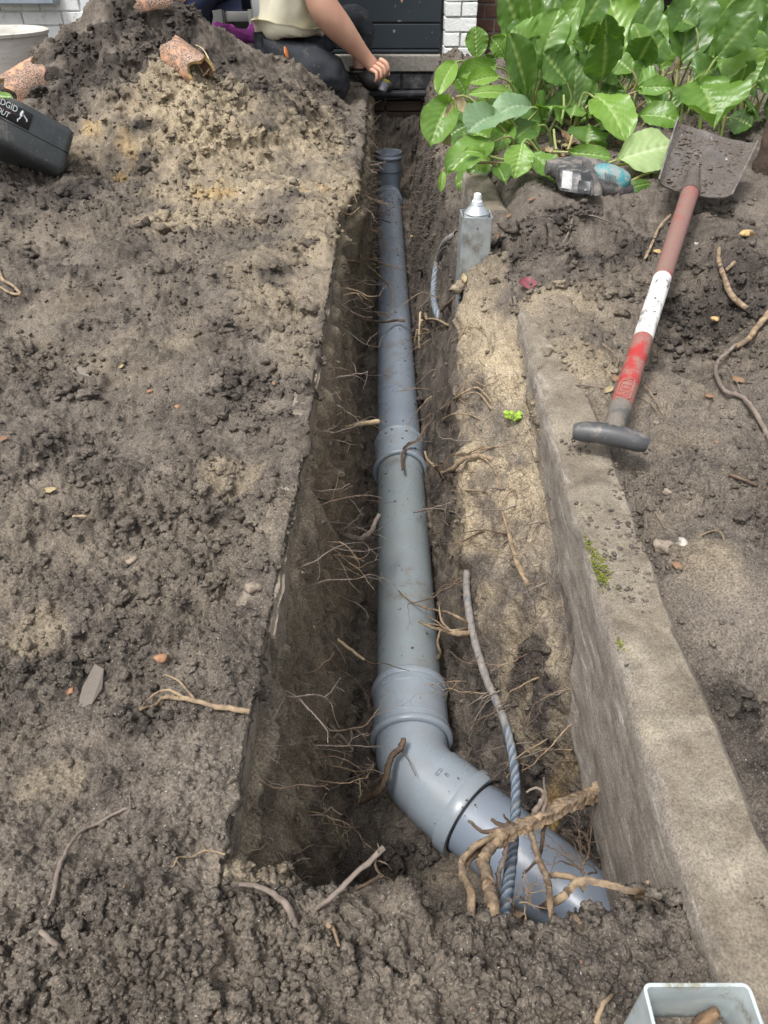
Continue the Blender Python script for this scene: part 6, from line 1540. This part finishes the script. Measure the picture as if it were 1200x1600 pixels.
# filler leaves deeper in the bed, coloured darker for shade in the gaps
for k in range(125):
    pk = ['L', 'F', 'B', 'R', 'E'][k % 5]; ro = origin_of(plants[pk])
    x0 = ro.x + rl.uniform(-.32, .32); y0 = rl.uniform(2.75, 3.6) if k % 2 else rl.uniform(2.42, 2.8); x0 = max(x0, .60 if y0 > 2.8 else .46)
    low = k % 3 == 0
    h0 = rl.uniform(.03, .10) if low else rl.uniform(.10, .22)
    if low: y0 = rl.uniform(2.35, 2.75); g0_ = ground_z(x0, y0)
    Bp = Vector((x0 + rl.uniform(-.05, .05), y0, g0_ + h0)); a = rl.random() * 6.28
    Tp_ = Bp + Vector((math.cos(a) * .08, math.sin(a) * .06, rl.uniform(.02, .16) if not low else rl.uniform(-.05, .05)))
    leaf(plants[pk], Bp, Tp_, rl.uniform(.06, .115), rl.choice('mmddd'), curl=rl.uniform(.05, .2), cup=rl.uniform(.02, .12), stalk_to=(x0, y0 + .03, g0_ - .01), seed=300 + k, res=(28, 12))
for k in range(22):
    x0 = rl.uniform(.27, .50); y0 = rl.uniform(2.32, 2.85); h0 = rl.uniform(.04, .17); g0_ = .05
    Bp = Vector((x0, y0, g0_ + h0)); a = rl.uniform(2.2, 4.6)
    leaf(plants['L'], Bp, Bp + Vector((math.cos(a) * .08, math.sin(a) * .06, rl.uniform(-.05, .04))), rl.uniform(.05, .085), rl.choice('mmdb'), curl=rl.uniform(.1, .3), cup=rl.uniform(.05, .25), stalk_to=(.42 + rl.random() * .1, y0 + .05, .05), seed=600 + k, res=(28, 12))
# extra bare stalks
for k, (x, y0_, y1_, dd) in enumerate([(480, 430, 330, 2.4), (505, 520, 470, 2.2), (612, 290, 165, 2.8), (600, 300, 240, 2.7), (885, 330, 235, 2.7), (930, 330, 262, 2.7), (826, 375, 240, 2.6), (1120, 420, 300, 2.7), (1140, 440, 310, 2.7), (1160, 430, 330, 2.7), (465, 520, 450, 2.25), (1090, 400, 330, 2.8)]):
    a_ = onY(*C3(x, y0_), dd); b_ = onY(*C3(x + rl.uniform(-12, 18), y1_), dd + .05)
    a_.z = min(a_.z, ground_z(a_.x, a_.y)) - .01 if x > 700 else a_.z
    MB().tube(smooth_path([a_, a_.lerp(b_, .5) + Vector((rl.uniform(-.01, .01), 0, 0)), b_], 4), .0034, 7).build('leaf_stalk', M['stalk'], plants['F' if x < 650 else 'R'])
# dry leaf litter beneath
def dryleaf(p, n, size, mat, label, seed, name='dead_leaf', cat='dead leaf', group=None, curl=.35, asp=.5):
    rnd = random.Random(seed); a = rnd.random() * 6.28; n = Vector(n).normalized(); u = n.orthogonal().normalized(); v = n.cross(u)
    d_ = u * math.cos(a) + v * math.sin(a); s_ = n.cross(d_)
    mb_ = MB(); nl, nw = 10, 6; G_ = {}
    for i in range(nl + 1):
        t = i / nl; w_ = math.sin(math.pi * (t * .96 + .02)) ** .8 * asp * size / 2
        for j in range(nw + 1):
            s = 2 * j / nw - 1
            G_[i, j] = mb_.bm.verts.new(Vector(p) + d_ * ((t - .5) * size) + s_ * (s * w_) + n * (curl * size * (abs(s) ** 1.4 * .35 + .3 * (t - .5) ** 2 * 4 * .4) + .002 + .03 * size * math.sin(t * 14 + s * 3)))
    for i in range(nl):
        for j in range(nw): mb_.bm.faces.new((G_[i, j], G_[i + 1, j], G_[i + 1, j + 1], G_[i, j + 1]))
    o = mb_.build(name, mat, None, auto=180); tag(o, label, cat, group); return o
rd = random.Random(5)
for k in range(34):
    x, y = C3(rd.uniform(380, 720), rd.uniform(400, 560)); p = surf(x, y, .004)
    dryleaf(p, (rd.uniform(-.4, .4), rd.uniform(-.5, .2), 1), rd.uniform(.025, .055), M['deadleaf'] if rd.random() < .6 else M['paleleaf'], 'shrivelled brown leaf lying in the litter beneath the broad-leaved plants', 900 + k, group='dead leaves beneath the plants')
for k, (x, y, s_, lab) in enumerate([(72, 470, .06, 'withered straw coloured leaf hanging at the left edge of the plants'), (130, 365, .05, 'curled dry leaf caught between the left leaves'), (95, 395, .05, 'dry brown leaf scrap on the left plant')]):
    p = onY(*C3(x, y), 2.16); dryleaf(p, (.2, -1, .3), s_, M['paleleaf'], lab, 950 + k, asp=.6)
p = surf(822, 448, .006); dryleaf(p, (.1, -.5, 1), .040, M['redleaf'], 'dark red leaf lying on the soil over the kerb', 41, 'red_leaf', 'leaf', asp=.8, curl=.2)
p = surf(727, 440, .006); dryleaf(p, (.2, -.5, 1), .028, M['paleleaf'], 'small pale green leaf scrap at the foot of the steel post', 42, 'leaf_scrap', 'leaf')
for k, (x, y, s_, lab) in enumerate([(1105, 622, .024, 'brown leaf scrap left of the bend of the grey root'), (1150, 598, .036, 'brown curled leaf beside the grey root'), (1058, 888, .026, 'small reddish brown leaf above the soil slab'), (780, 372, .03, 'orange brown leaf right of the steel post'), (830, 314, .03, 'orange leaf on the soil in front of the left leaves'), (792, 338, .03, 'reddish leaf behind the steel post'), (1142, 286, .04, 'orange brown leaf beside the spade blade'), (960, 595, .03, 'tan leaf flake left of the red end of the spade handle'), (950, 612, .032, 'dull green leaf fragment near the spade grip'), (1002, 500, .02, 'tiny orange leaf flake beside the white band of the spade handle'), (3, 690, .03, 'orange leaf at the left border'), (78, 768, .03, 'pale straw leaf blade on the left soil'), (190, 575, .02, 'tiny green leaf on the left soil')]):
    dryleaf(surf(x, y, .002), (rd.uniform(-.3, .3), -.3, 1), s_ * .72, M['deadleaf'] if k not in (11, 12, 8) else M['paleleaf'], lab, 970 + k)
# seedling
sdp = surf(799, 662, 0)
sdl = thing('seedling', sdp, 'tiny bright green seedling growing on the sandy bank', 'seedling')
LM['seed'] = leaf_mat('lime_green_leaf', (.30, .50, .03), (.38, .58, .05), (.45, .62, .12))
for k in range(11):
    a = k * 2.4; rr_ = .006 + .0012 * k
    b_ = sdp + Vector((math.cos(a) * rr_ * .5, math.sin(a) * rr_ * .5, .012 + .001 * k)); t_ = b_ + Vector((math.cos(a) * .011, math.sin(a) * .009, .003))
    leaf(sdl, b_, t_, .010, 'seed', hint=(0, -.3, 1), stalk_to=sdp, seed=500 + k, res=(8, 6), r_st=.0005, wav=.1, cup=.05)
# bark stump at the right border
stp = onY(1192, 240, 2.16)
stump = MB()
pp = [Vector((stp.x + .045, 2.16, .10)), Vector((stp.x + .03, 2.16, .17)), Vector((stp.x + .035, 2.17, .26)), Vector((stp.x + .05, 2.18, .36)), Vector((stp.x + .06, 2.2, .55)), Vector((stp.x + .08, 2.2, .9))]
stump.tube(smooth_path(pp, 5), [.065, .055, .048, .045, .043, .042] + [.04] * 20, 18, wob=.28, seed=8)
o = stump.build('shrub_trunk', pmat('dark_rough_bark', (.10, .065, .045), (.06, .042, .032), 30, .95, 1.0, 60, .006), None, auto=80)
tag(o, 'dark rough bark trunk of a shrub at the right border beside the spade blade', 'shrub trunk')
# stray leaf at the left border over the case
dp_ = thing('leaf_sprig', onY(-20, 160, 2.0), 'single green leaf reaching into the picture over the equipment case', 'leaf')
leaf(dp_, onY(-40, 150, 1.75), onY(19, 152, 1.75), .030, 'm', curl=.05, cup=.04, hint=(0, -.3, 1), seed=77, stalk_to=onY(-90, 170, 1.8))

# ================================================================== loose pieces on the soil
def stone(px, py, r, mat, label, seed, name='pebble', cat='pebble', sz_=.6, group=None):
    r *= .8; V, Fc = ico(2, seed, .75); p = surf(px, py, r * .05); sc_ = np.array([r * 1.2, r, r * sz_])
    me = np_mesh(name, V * sc_, Fc, mat); o = bpy.data.objects.new(name, me); o.location = p; o.rotation_euler = (0, 0, seed * 1.3); link(o); tag(o, label, cat, group)
for k, a in enumerate([(208, 875, .0075, 'pebble', 'round pale pebble in the middle of the left soil'), (128, 985, .005, 'pebble', 'small greyish pebble left of the split root'), (253, 1028, .0075, 'orangebit', 'rounded orange brown stone above the split root'), (110, 1533 - 455, .005, 'orangebit', 'orange crumb beside the grey slate shard'), (396, 918, .013, 'pebble', 'large rough pale lump of soil near the left edge'), (276, 634, .006, 'orangebit', 'orange crumb among the dark clods on the left'), (430, 600, .006, 'orangebit', 'orange clay crumb near the left edge among dark clods'), (235, 612, .006, 'orangebit', 'small orange clay crumb on the left soil'), (575, 1203, .0055, 'fleck', 'cream coloured pebble on the trench floor beside the bend'), (1168, 362, .016, 'claybreak', 'yellowish lump of clay on the soil right of the spade handle'), (1115, 497, .010, 'claybreak', 'yellow splinter of wood on the soil right of the spade'), (1035, 856, .016, 'pebble', 'sandy lump at the corner beside the kerb'), (1068, 848, .010, 'fleck', 'white root nub next to the sandy lump'), (1042, 770, .008, 'pebble', 'round grey pebble right of the kerb'), (1030, 452, .006, 'fleck', 'tiny white pebble left of the spade handle'), (640, 370, .009, 'claybreak', 'small orange chip on the trench floor right of the far pipe'), (1088, 378, .006, 'fleck', 'small white chip right of the spade handle'), (1120, 690, .005, 'orangebit', 'orange chip on the soil right of the spade grip'), (1025, 1160 - 500, .006, 'pebble', 'grey pebble at the end of the spade grip'), (485, 378, .022, 'clod', 'dark round clod on the left bank edge'), (968, 1490, .011, 'clod', 'dark lump beside the near steel post'), (1030, 390, .009, 'claybreak', 'yellowish chip on the soil left of the spade handle top')]):
    stone(a[0], a[1], a[2], M[a[3]], a[4], 20 + k, 'stone' if a[3] != 'clod' else 'soil_lump', 'stone' if a[3] != 'clod' else 'soil lump')
# slate shards pressed into the left soil
def shard(c4, name, label, mat, th=.004):
    t_ = [surf(x, y, -.0015) for x, y in c4]; zm_ = max(q.z for q in t_); t_ = [Vector((q.x, q.y, q.z * .5 + zm_ * .5)) for q in t_]; b_ = [p - Vector((0, 0, th + .01)) for p in t_]
    mb_ = MB(); vt_ = [mb_.bm.verts.new(p) for p in t_]; vb = [mb_.bm.verts.new(p) for p in b_]
    mb_.bm.faces.new(vt_); mb_.bm.faces.new(list(reversed(vb)))
    n = len(vt_)
    for k in range(n): mb_.bm.faces.new((vt_[k], vb[k], vb[(k + 1) % n], vt_[(k + 1) % n]))
    o = mb_.build(name, mat, None, smooth=False); tag(o, label, 'shard')
shard([(150, 1042), (165, 1050), (160, 1080), (142, 1100), (118, 1108), (130, 1075)], 'slate_shard', 'smooth grey slate shard pressed into the left soil', M['slate'])
shard([(118, 570), (124, 586), (138, 588), (130, 570)], 'slate_shard', 'small dark shard on the left soil above the clods', M['slate'])
# white grit: nobody could count it
def grit(count, seed, lst, mat, name, smin, smax):
    rng = np.random.default_rng(seed); A = patch(lst) * (np.abs(Nn[..., 2]) > .3) / np.maximum(ZC, .3) ** 1.2
    a_ = np.linalg.norm(np.cross(np.gradient(P0, axis=1), np.gradient(P0, axis=0)), axis=-1) * kill
    cdf = np.cumsum((A * a_).ravel()); cdf /= cdf[-1]; ids = np.searchsorted(cdf, rng.random(count)); pos = T.reshape(-1, 3)[ids]
    tm = ico(0 + 1, seed, .5); Vs, Fs = [], []; off = 0
    for k in range(count):
        r = rng.uniform(smin, smax) * (.6 + .4 * ZC.ravel()[ids[k]]); a = rng.random() * 6.28
        Wd_ = (tm[0] * np.array([rng.uniform(.7, 2.4), .7, .5]))@ np.array([[math.cos(a), -math.sin(a), 0], [math.sin(a), math.cos(a), 0], [0, 0, 1]]); Vs.append(Wd_ * r + pos[k] + np.array([0, 0, r * .3])); Fs.append(tm[1] + off); off += len(tm[0])
    o = link(bpy.data.objects.new(name, np_mesh(name, np.concatenate(Vs), np.concatenate(Fs), mat))); tag(o, kind='stuff')
grit(330, 61, [(300, 1080, .10, .05, 1), (330, 1200, .07, .05, .9), (250, 1300, .1, .06, .6), (700, 1500, .2, .05, .4), (950, 1480, .08, .05, .5), (200, 1000, .2, .15, .25), (300, 1500, .2, .06, .4)], M['fleck'], 'white_grit', .0005, .0011)
grit(260, 62, [(400, 700, .3, .5, .5), (300, 1500, .3, .1, .6), (1000, 500, .3, .5, .5), (800, 1480, .3, .1, .5)], M['orangebit'], 'orange_grit', .0005, .0014)
# moss cushions on the kerb
M['moss'] = pmat('yellow_green_moss', (.20, .22, .035), (.13, .15, .03), 120, .95, .8, 300, .002, spec=.1)
rng = np.random.default_rng(6); Vs, Fs, off = [], [], 0; tm = ico(1, 9, .5)
for (px, py, n, sx_, sy_) in [(938, 875, 210, .012, .022), (925, 850, 60, .010, .012), (975, 998, 60, .006, .008), (905, 690, 50, .014, .006), (972, 840, 14, .004, .006), (942, 900, 60, .008, .010)]:
    c = onZ(px, py, float(KT(np.array(.8))) + .0)
    for k in range(n):
        r = rng.uniform(.0006, .0017); q_ = np.array(c) + np.array([rng.normal(0, sx_ * .5), rng.normal(0, sy_ * .8), 0])
        q_[2] = float(KT(np.array(q_[1]))) - .001 + rng.uniform(-.001, .0014)
        Vs.append(tm[0] * r + q_); Fs.append(tm[1] + off); off += len(tm[0])
o = link(bpy.data.objects.new('moss', np_mesh('moss', np.concatenate(Vs), np.concatenate(Fs), M['moss']))); tag(o, kind='stuff')

# ================================================================== people
def skin_fig(name, joints, edges, root, mat, parent, sub=2):
    """one continuous skin: joints {name: (point, radius or (rx, ry))}"""
    names = list(joints); me = bpy.data.meshes.new(name); off = origin_of(parent)
    me.from_pydata([tuple(Vector(joints[n][0]) - off) for n in names], [(names.index(a), names.index(b)) for a, b in edges], [])
    o = bpy.data.objects.new(name + '_tmp', me); sc.collection.objects.link(o)
    m_ = o.modifiers.new('skin', 'SKIN'); m_.use_smooth_shade = True; m_.branch_smoothing = .4
    sv = me.skin_vertices[0].data
    for i, n in enumerate(names):
        r = joints[n][1]; sv[i].radius = r if isinstance(r, tuple) else (r, r); sv[i].use_root = (n == root)
    s_ = o.modifiers.new('sub', 'SUBSURF'); s_.levels = sub; s_.render_levels = sub
    dg = bpy.context.evaluated_depsgraph_get(); dg.update()
    me2 = bpy.data.meshes.new_from_object(o.evaluated_get(dg)); me2.name = name
    bpy.data.objects.remove(o)
    shade(me2, True); me2.materials.clear(); me2.materials.append(mat)
    return link(bpy.data.objects.new(name, me2), parent)
def wrinkle(o, amp, scale, seed=0, d=(1, 1, 1)):
    from mathutils import noise as mn
    me = o.data; off = Vector((seed * 3.1, seed * 1.7, 0))
    for v in me.vertices:
        q_ = Vector((v.co.x * d[0], v.co.y * d[1], v.co.z * d[2])) / scale + off
        v.co += v.normal * amp * (mn.noise(q_) + .5 * mn.noise(q_ * 2.3))
YP = 4.28
J = lambda px, py, Y: onY(px, py, Y)
per = thing('person', J(480, 150, YP), 'kneeling person in khaki polo shirt and black work trousers reaching down at the trench end', 'person')
rs_, re_, rw_ = J(474, -78, YP - .16), J(503, 12, YP - .20), J(571, 90, YP - .13)
hd = J(588, 108, YP - .12)
body = {'pelvis': (J(452, 62, YP + .02), (.085, .08)), 'waist': (J(455, 10, YP + .02), .09), 'chest': (J(468, -60, YP + .01), (.11, .10)), 'neckb': (J(482, -112, YP), .06), 'neck': (J(492, -130, YP), .052), 'head1': (J(503, -160, YP - .01), .078), 'head2': (J(509, -195, YP - .01), .082), 'head3': (J(506, -220, YP), .05),
        'rs': (rs_, .062), 're': (re_, .076), 'rm': (re_.lerp(rw_, .35), .072), 'rw2': (re_.lerp(rw_, .8), .045), 'rw': (rw_, (.037, .030)), 'palm': (rw_.lerp(hd, .55), (.036, .024)), 'kn': (hd, (.038, .020)),
        'ls': (J(480, -85, YP + .20), .060), 'le': (J(545, -48, YP + .30), .043), 'lw': (J(590, -22, YP + .26), .027), 'lh': (J(606, -14, YP + .26), (.035, .018)),
        'rh': (J(440, 82, YP - .07), .060), 'rk': (J(522, 126, YP - .12), .038), 'ra': (J(440, 142, YP - .04), .030), 'rt': (J(405, 150, YP - .04), .025),
        'lhp': (J(466, 68, YP + .12), .060), 'lk': (J(562, 22, YP + .24), .042), 'la': (J(560, 118, YP + .27), .030), 'lt': (J(600, 132, YP + .27), .025)}
be = [('pelvis', 'waist'), ('waist', 'chest'), ('chest', 'neckb'), ('neckb', 'neck'), ('neck', 'head1'), ('head1', 'head2'), ('head2', 'head3'), ('chest', 'rs'), ('rs', 're'), ('re', 'rm'), ('rm', 'rw2'), ('rw2', 'rw'), ('rw', 'palm'), ('palm', 'kn'), ('chest', 'ls'), ('ls', 'le'), ('le', 'lw'), ('lw', 'lh'), ('pelvis', 'rh'), ('rh', 'rk'), ('rk', 'ra'), ('ra', 'rt'), ('pelvis', 'lhp'), ('lhp', 'lk'), ('lk', 'la'), ('la', 'lt')]
bd_ = skin_fig('body', body, be, 'pelvis', M['skin'], per)
# fingers of the reaching hand: each its own chain closing on the cup
def finger(nm, pts, r, parent):
    jj = {str(i): (p, r * (1 - .13 * i)) for i, p in enumerate(pts)}
    return skin_fig(nm, jj, [(str(i), str(i + 1)) for i in range(len(pts) - 1)], '0', M['skin'], parent, 2)
kn = [(604, 102), (600, 108), (595, 113), (589, 117)]
for i, (kx, ky) in enumerate(kn):
    r_f = [.0135, .0135, .0128, .0115][i]
    k0 = J(kx - 12, ky - 10, YP - .135); k1 = J(kx, ky - 3, YP - .165); k2 = J(kx + 3 - i, ky + 7, YP - .170); k3 = J(kx + 1 - i * 1.2, ky + 14 - i, YP - .150)
    finger('finger', [k0, k1, k2, k3], r_f, bd_)
finger('thumb', [J(584, 98, YP - .10), J(597, 104, YP - .09), J(607, 110, YP - .10), J(607, 119, YP - .12)], .0118, bd_)
# far hand resting on the raised knee
lh = body['lh'][0]
for i in range(4):
    a_ = lh + Vector((.01, -.026 + .017 * i, 0)); finger('finger', [a_, a_ + Vector((.035, 0, -.006)), a_ + Vector((.058, 0, -.028)), a_ + Vector((.062, 0, -.048))], .0098, bd_)
finger('thumb', [lh + Vector((-.01, -.03, -.004)), lh + Vector((.02, -.052, -.01)), lh + Vector((.045, -.058, -.022))], .011, bd_)
# nose, ears, hair
hc = body['head2'][0]; fwd = Vector((.85, 0, -.45)).normalized(); upv = Vector((.45, 0, .85)).normalized()
fc = MB(); fc.tube([hc + fwd * .075 + upv * .01, hc + fwd * .098 - upv * .025, hc + fwd * .083 - upv * .035], [.008, .013, .010], 10); fc.build('nose', M['skin'], bd_)
for sgn in (-1, 1):
    MB().lathe([(-.006, .001), (-.005, .022), (.004, .026), (.008, .018), (.004, .001)], hc + Vector((0, sgn * .078, 0)) - upv * .02, (0, sgn, 0), 16).build('ear', M['skin'], bd_)
    MB().lathe([(0, .009), (.004, .007), (.006, .001)], hc + fwd * .072 + Vector((0, sgn * .031, 0)) + upv * .006, fwd, 12).build('eye', M['fleck'], bd_)
MB().tube([hc + fwd * .074 - upv * .058 - Vector((0, .024, 0)), hc + fwd * .082 - upv * .056, hc + fwd * .074 - upv * .058 + Vector((0, .024, 0))], .005, 8).build('mouth', pmat('lips', (.40, .16, .13), rough=.5), bd_)
hj = {'a': (hc - fwd * .02 + upv * .045, .078), 'b': (hc - fwd * .05 - upv * .01, .070), 'c': (hc + fwd * .02 + upv * .055, .062)}
hr_ = skin_fig('hair', hj, [('a', 'b'), ('a', 'c')], 'a', M['hair'], per); wrinkle(hr_, .006, .012, 3)
# clothes
shj = {'pelvis': (J(452, 32, YP + .02), (.190, .160)), 'waist': (J(454, 0, YP + .02), .180), 'chest': (J(466, -60, YP + .01), (.190, .160)), 'neckb': (J(482, -108, YP), .075),
       'rs': (rs_, .088), 'rm': (rs_.lerp(re_, .86), .084), 'ls': (body['ls'][0], .078), 'lm': (body['ls'][0].lerp(body['le'][0], .6), .064), 'hem': (J(452, 70, YP + .02), (.225, .195))}
shirt = skin_fig('shirt', shj, [('pelvis', 'waist'), ('waist', 'chest'), ('chest', 'neckb'), ('chest', 'rs'), ('rs', 'rm'), ('chest', 'ls'), ('ls', 'lm'), ('pelvis', 'hem')], 'waist', M['shirt'], per, 3)
hb = bmesh.new(); hb.from_mesh(shirt.data); po = J(450, 58, YP - .17) - origin_of(per)
bmesh.ops.bisect_plane(hb, geom=list(hb.verts) + list(hb.edges) + list(hb.faces), plane_co=po, plane_no=(.10, -.12, -1), clear_outer=True, clear_inner=False)
hb.to_mesh(shirt.data); hb.free(); sm_ = shirt.modifiers.new('thickness', 'SOLIDIFY'); sm_.thickness = .004; sm_.offset = 1
wrinkle(shirt, .010, .11, 2, (1.4, 1, .8)); wrinkle(shirt, .008, .05, 6, (1.8, 1, .5))
trj = {'pelvis': (J(448, 90, YP + .02), (.145, .13)), 'rh': (J(448, 96, YP - .06), (.120, .11)), 'rm': (J(490, 104, YP - .12), .118), 'rk': (J(527, 124, YP - .13), .088), 'rkd': (J(534, 146, YP - .12), .058), 'rc': (J(480, 148, YP - .08), .062), 'ra': (J(432, 146, YP - .04), .052),
       'lhp': (J(470, 80, YP + .13), .100), 'lm': (J(520, 42, YP + .2), .088), 'lk': (J(566, 20, YP + .24), .080), 'lc': (J(566, 62, YP + .26), .066), 'la': (J(562, 100, YP + .27), .056)}
trs = skin_fig('trousers', trj, [('pelvis', 'rh'), ('rh', 'rm'), ('rm', 'rk'), ('rk', 'rkd'), ('rkd', 'rc'), ('rc', 'ra'), ('pelvis', 'lhp'), ('lhp', 'lm'), ('lm', 'lk'), ('lk', 'lc'), ('lc', 'la')], 'pelvis', M['trouser'], per, 3)
wrinkle(trs, .012, .10, 4, (1, 1, 1.6)); wrinkle(trs, .009, .05, 9, (.6, 1, 1.8))
for nm, a_, b_ in (('boot', body['ra'][0], body['rt'][0]), ('boot', body['la'][0], body['lt'][0])):
    d_ = (b_ - a_).normalized(); bj = {'a': (a_ + Vector((0, 0, .02)), .050), 'b': (a_ - Vector((0, 0, .01)), .048), 'c': (b_, (.046, .034)), 'd': (b_ + d_ * .06, (.036, .026))}
    skin_fig(nm, bj, [('a', 'b'), ('b', 'c'), ('c', 'd')], 'b', M['shoe'], per)
# orange thing in the pocket, cup in the hand
pk_ = MB().tube([J(445, 73, YP - .205), J(447, 82, YP - .212), J(450, 91, YP - .212)], [.006, .0125, .006], 12, squash=.5).build('pocket_knife', M['orange'], None)
tag(pk_, 'orange handled tool sticking out of the kneeling person\'s trousers', 'tool')
cu = J(602, 126, YP - .13); ax_c = Vector((-.35, -.25, -1)).normalized()
cup = thing('cup', cu, 'small smoky grey cup with a yellow rim held in the kneeling person\'s hand', 'cup')
MB().lathe([(.0, .0245), (.012, .025), (.045, .019), (.050, .012), (.050, .001), (.046, .001), (.046, .010), (.042, .016), (.012, .022), (0, .0225)], cu, ax_c, 28).build('bowl', M['cup'], cup, auto=40)
MB().lathe([(-.004, .0225), (-.004, .0255), (.0005, .0262), (.005, .0258), (.005, .0225)], cu, ax_c, 28, closed=True).build('rim', M['yellow'], cup, auto=40)
hs = MB().tube(smooth_path([J(556, 119, FY - .07), J(566, 115, FY - .08), J(580, 121, FY - .07), J(592, 132, FY - .06), J(612, 138, FY - .06)], 5), [.010, .012, .014, .016, .018, .02, .022, .022, .022, .022, .022, .022, .022, .02, .02, .018, .016, .014, .012, .01, .006], 12, squash=.6, wob=.15).build('rubber_flap', pmat('grey_black_rubber', (.06, .063, .068), (.12, .12, .12), 20, .5, .3), None)
tag(hs, 'crumpled black rubber flap lying along the plinth behind the hand', 'rubber flap')
gp = MB().lathe([(0, .030), (.004, .034), (.03, .034), (.034, .030), (.034, .001)], J(553, 150, FY - .10), (.3, -.5, 1), 24).build('plastic_cap', M['cup'], None, auto=40)
tag(gp, 'grey plastic cap beside the kneeling person\'s knee at the plinth', 'plastic cap')

# second person, behind the heap
YQ = 4.45
p2 = thing('person', J(300, 60, YQ), 'person in navy trousers crouching behind the spoil heap in front of the doorway', 'person')
b2 = {'pelvis': (J(338, -45, YQ), (.13, .11)), 'waist': (J(315, -95, YQ - .02), .11), 'chest': (J(290, -150, YQ - .08), (.14, .12)), 'neckb': (J(272, -185, YQ - .12), .06), 'head1': (J(262, -205, YQ - .15), .078), 'head2': (J(256, -235, YQ - .16), .082), 'head3': (J(254, -258, YQ - .16), .05),
      'rs': (J(270, -150, YQ - .22), .06), 're': (J(255, -75, YQ - .24), .043), 'rw': (J(272, -8, YQ - .22), .029), 'palm': (J(274, 1, YQ - .22), (.036, .024)), 'kn': (J(271, 5, YQ - .22), (.036, .020)),
      'ls': (J(300, -165, YQ + .12), .06), 'le': (J(240, -100, YQ + .12), .043), 'lw': (J(225, -40, YQ + .0), .027), 'lh': (J(222, -26, YQ - .02), (.034, .018)),
      'rh': (J(330, -40, YQ - .1), .09), 'rk': (J(292, 10, YQ - .16), .062), 'ra': (J(322, 90, YQ - .08), .045), 'rt': (J(300, 100, YQ - .14), .035), 'lhp': (J(345, -38, YQ + .1), .09), 'lk': (J(300, -30, YQ + .14), .062), 'la': (J(318, 80, YQ + .14), .045), 'lt': (J(292, 88, YQ + .1), .035)}
bo2 = skin_fig('body', b2, [('pelvis', 'waist'), ('waist', 'chest'), ('chest', 'neckb'), ('neckb', 'head1'), ('head1', 'head2'), ('head2', 'head3'), ('chest', 'rs'), ('rs', 're'), ('re', 'rw'), ('rw', 'palm'), ('palm', 'kn'), ('chest', 'ls'), ('ls', 'le'), ('le', 'lw'), ('lw', 'lh'), ('pelvis', 'rh'), ('rh', 'rk'), ('rk', 'ra'), ('ra', 'rt'), ('pelvis', 'lhp'), ('lhp', 'lk'), ('lk', 'la'), ('la', 'lt')], 'pelvis', M['skin'], p2)
for i in range(4):
    a_ = b2['kn'][0] + Vector((-.026 + .017 * i, -.012, 0)); finger('finger', [a_ + Vector((0, .01, .012)), a_ + Vector((0, -.014, -.006)), a_ + Vector((.003, -.016, -.028)), a_ + Vector((.004, -.002, -.040))], .0100, bo2)
finger('thumb', [b2['palm'][0] + Vector((-.03, -.01, 0)), b2['palm'][0] + Vector((-.045, -.02, -.015)), b2['palm'][0] + Vector((-.040, -.024, -.035))], .0115, bo2)
tr2 = {'pelvis': (J(336, -42, YQ), (.145, .13)), 'rh': (J(328, -36, YQ - .1), .105), 'rk': (J(300, 6, YQ - .16), .088), 'rc': (J(306, 45, YQ - .12), .078), 'ra': (J(318, 80, YQ - .09), .065), 'lhp': (J(343, -36, YQ + .1), .10), 'lk': (J(305, -26, YQ + .14), .08), 'la': (J(314, 68, YQ + .14), .065)}
t2 = skin_fig('trousers', tr2, [('pelvis', 'rh'), ('rh', 'rk'), ('rk', 'rc'), ('rc', 'ra'), ('pelvis', 'lhp'), ('lhp', 'lk'), ('lk', 'la')], 'pelvis', M['navy'], p2, 3); wrinkle(t2, .012, .09, 5)
sh2 = {'waist': (J(325, -75, YQ - .02), .13), 'chest': (J(290, -148, YQ - .08), (.16, .14)), 'neckb': (J(274, -180, YQ - .12), .075), 'rs': (b2['rs'][0], .075), 'rm': (b2['rs'][0].lerp(b2['re'][0], .9), .058), 'ls': (b2['ls'][0], .072), 'lm': (b2['ls'][0].lerp(b2['le'][0], .9), .056)}
skin_fig('shirt', sh2, [('waist', 'chest'), ('chest', 'neckb'), ('chest', 'rs'), ('rs', 'rm'), ('chest', 'ls'), ('ls', 'lm')], 'chest', M['navyshirt'], p2)
h2 = b2['head2'][0]
skin_fig('hair', {'a': (h2 + Vector((.02, .02, .04)), .076), 'b': (h2 + Vector((.05, .04, -.02)), .066)}, [('a', 'b')], 'a', M['hair'], p2)
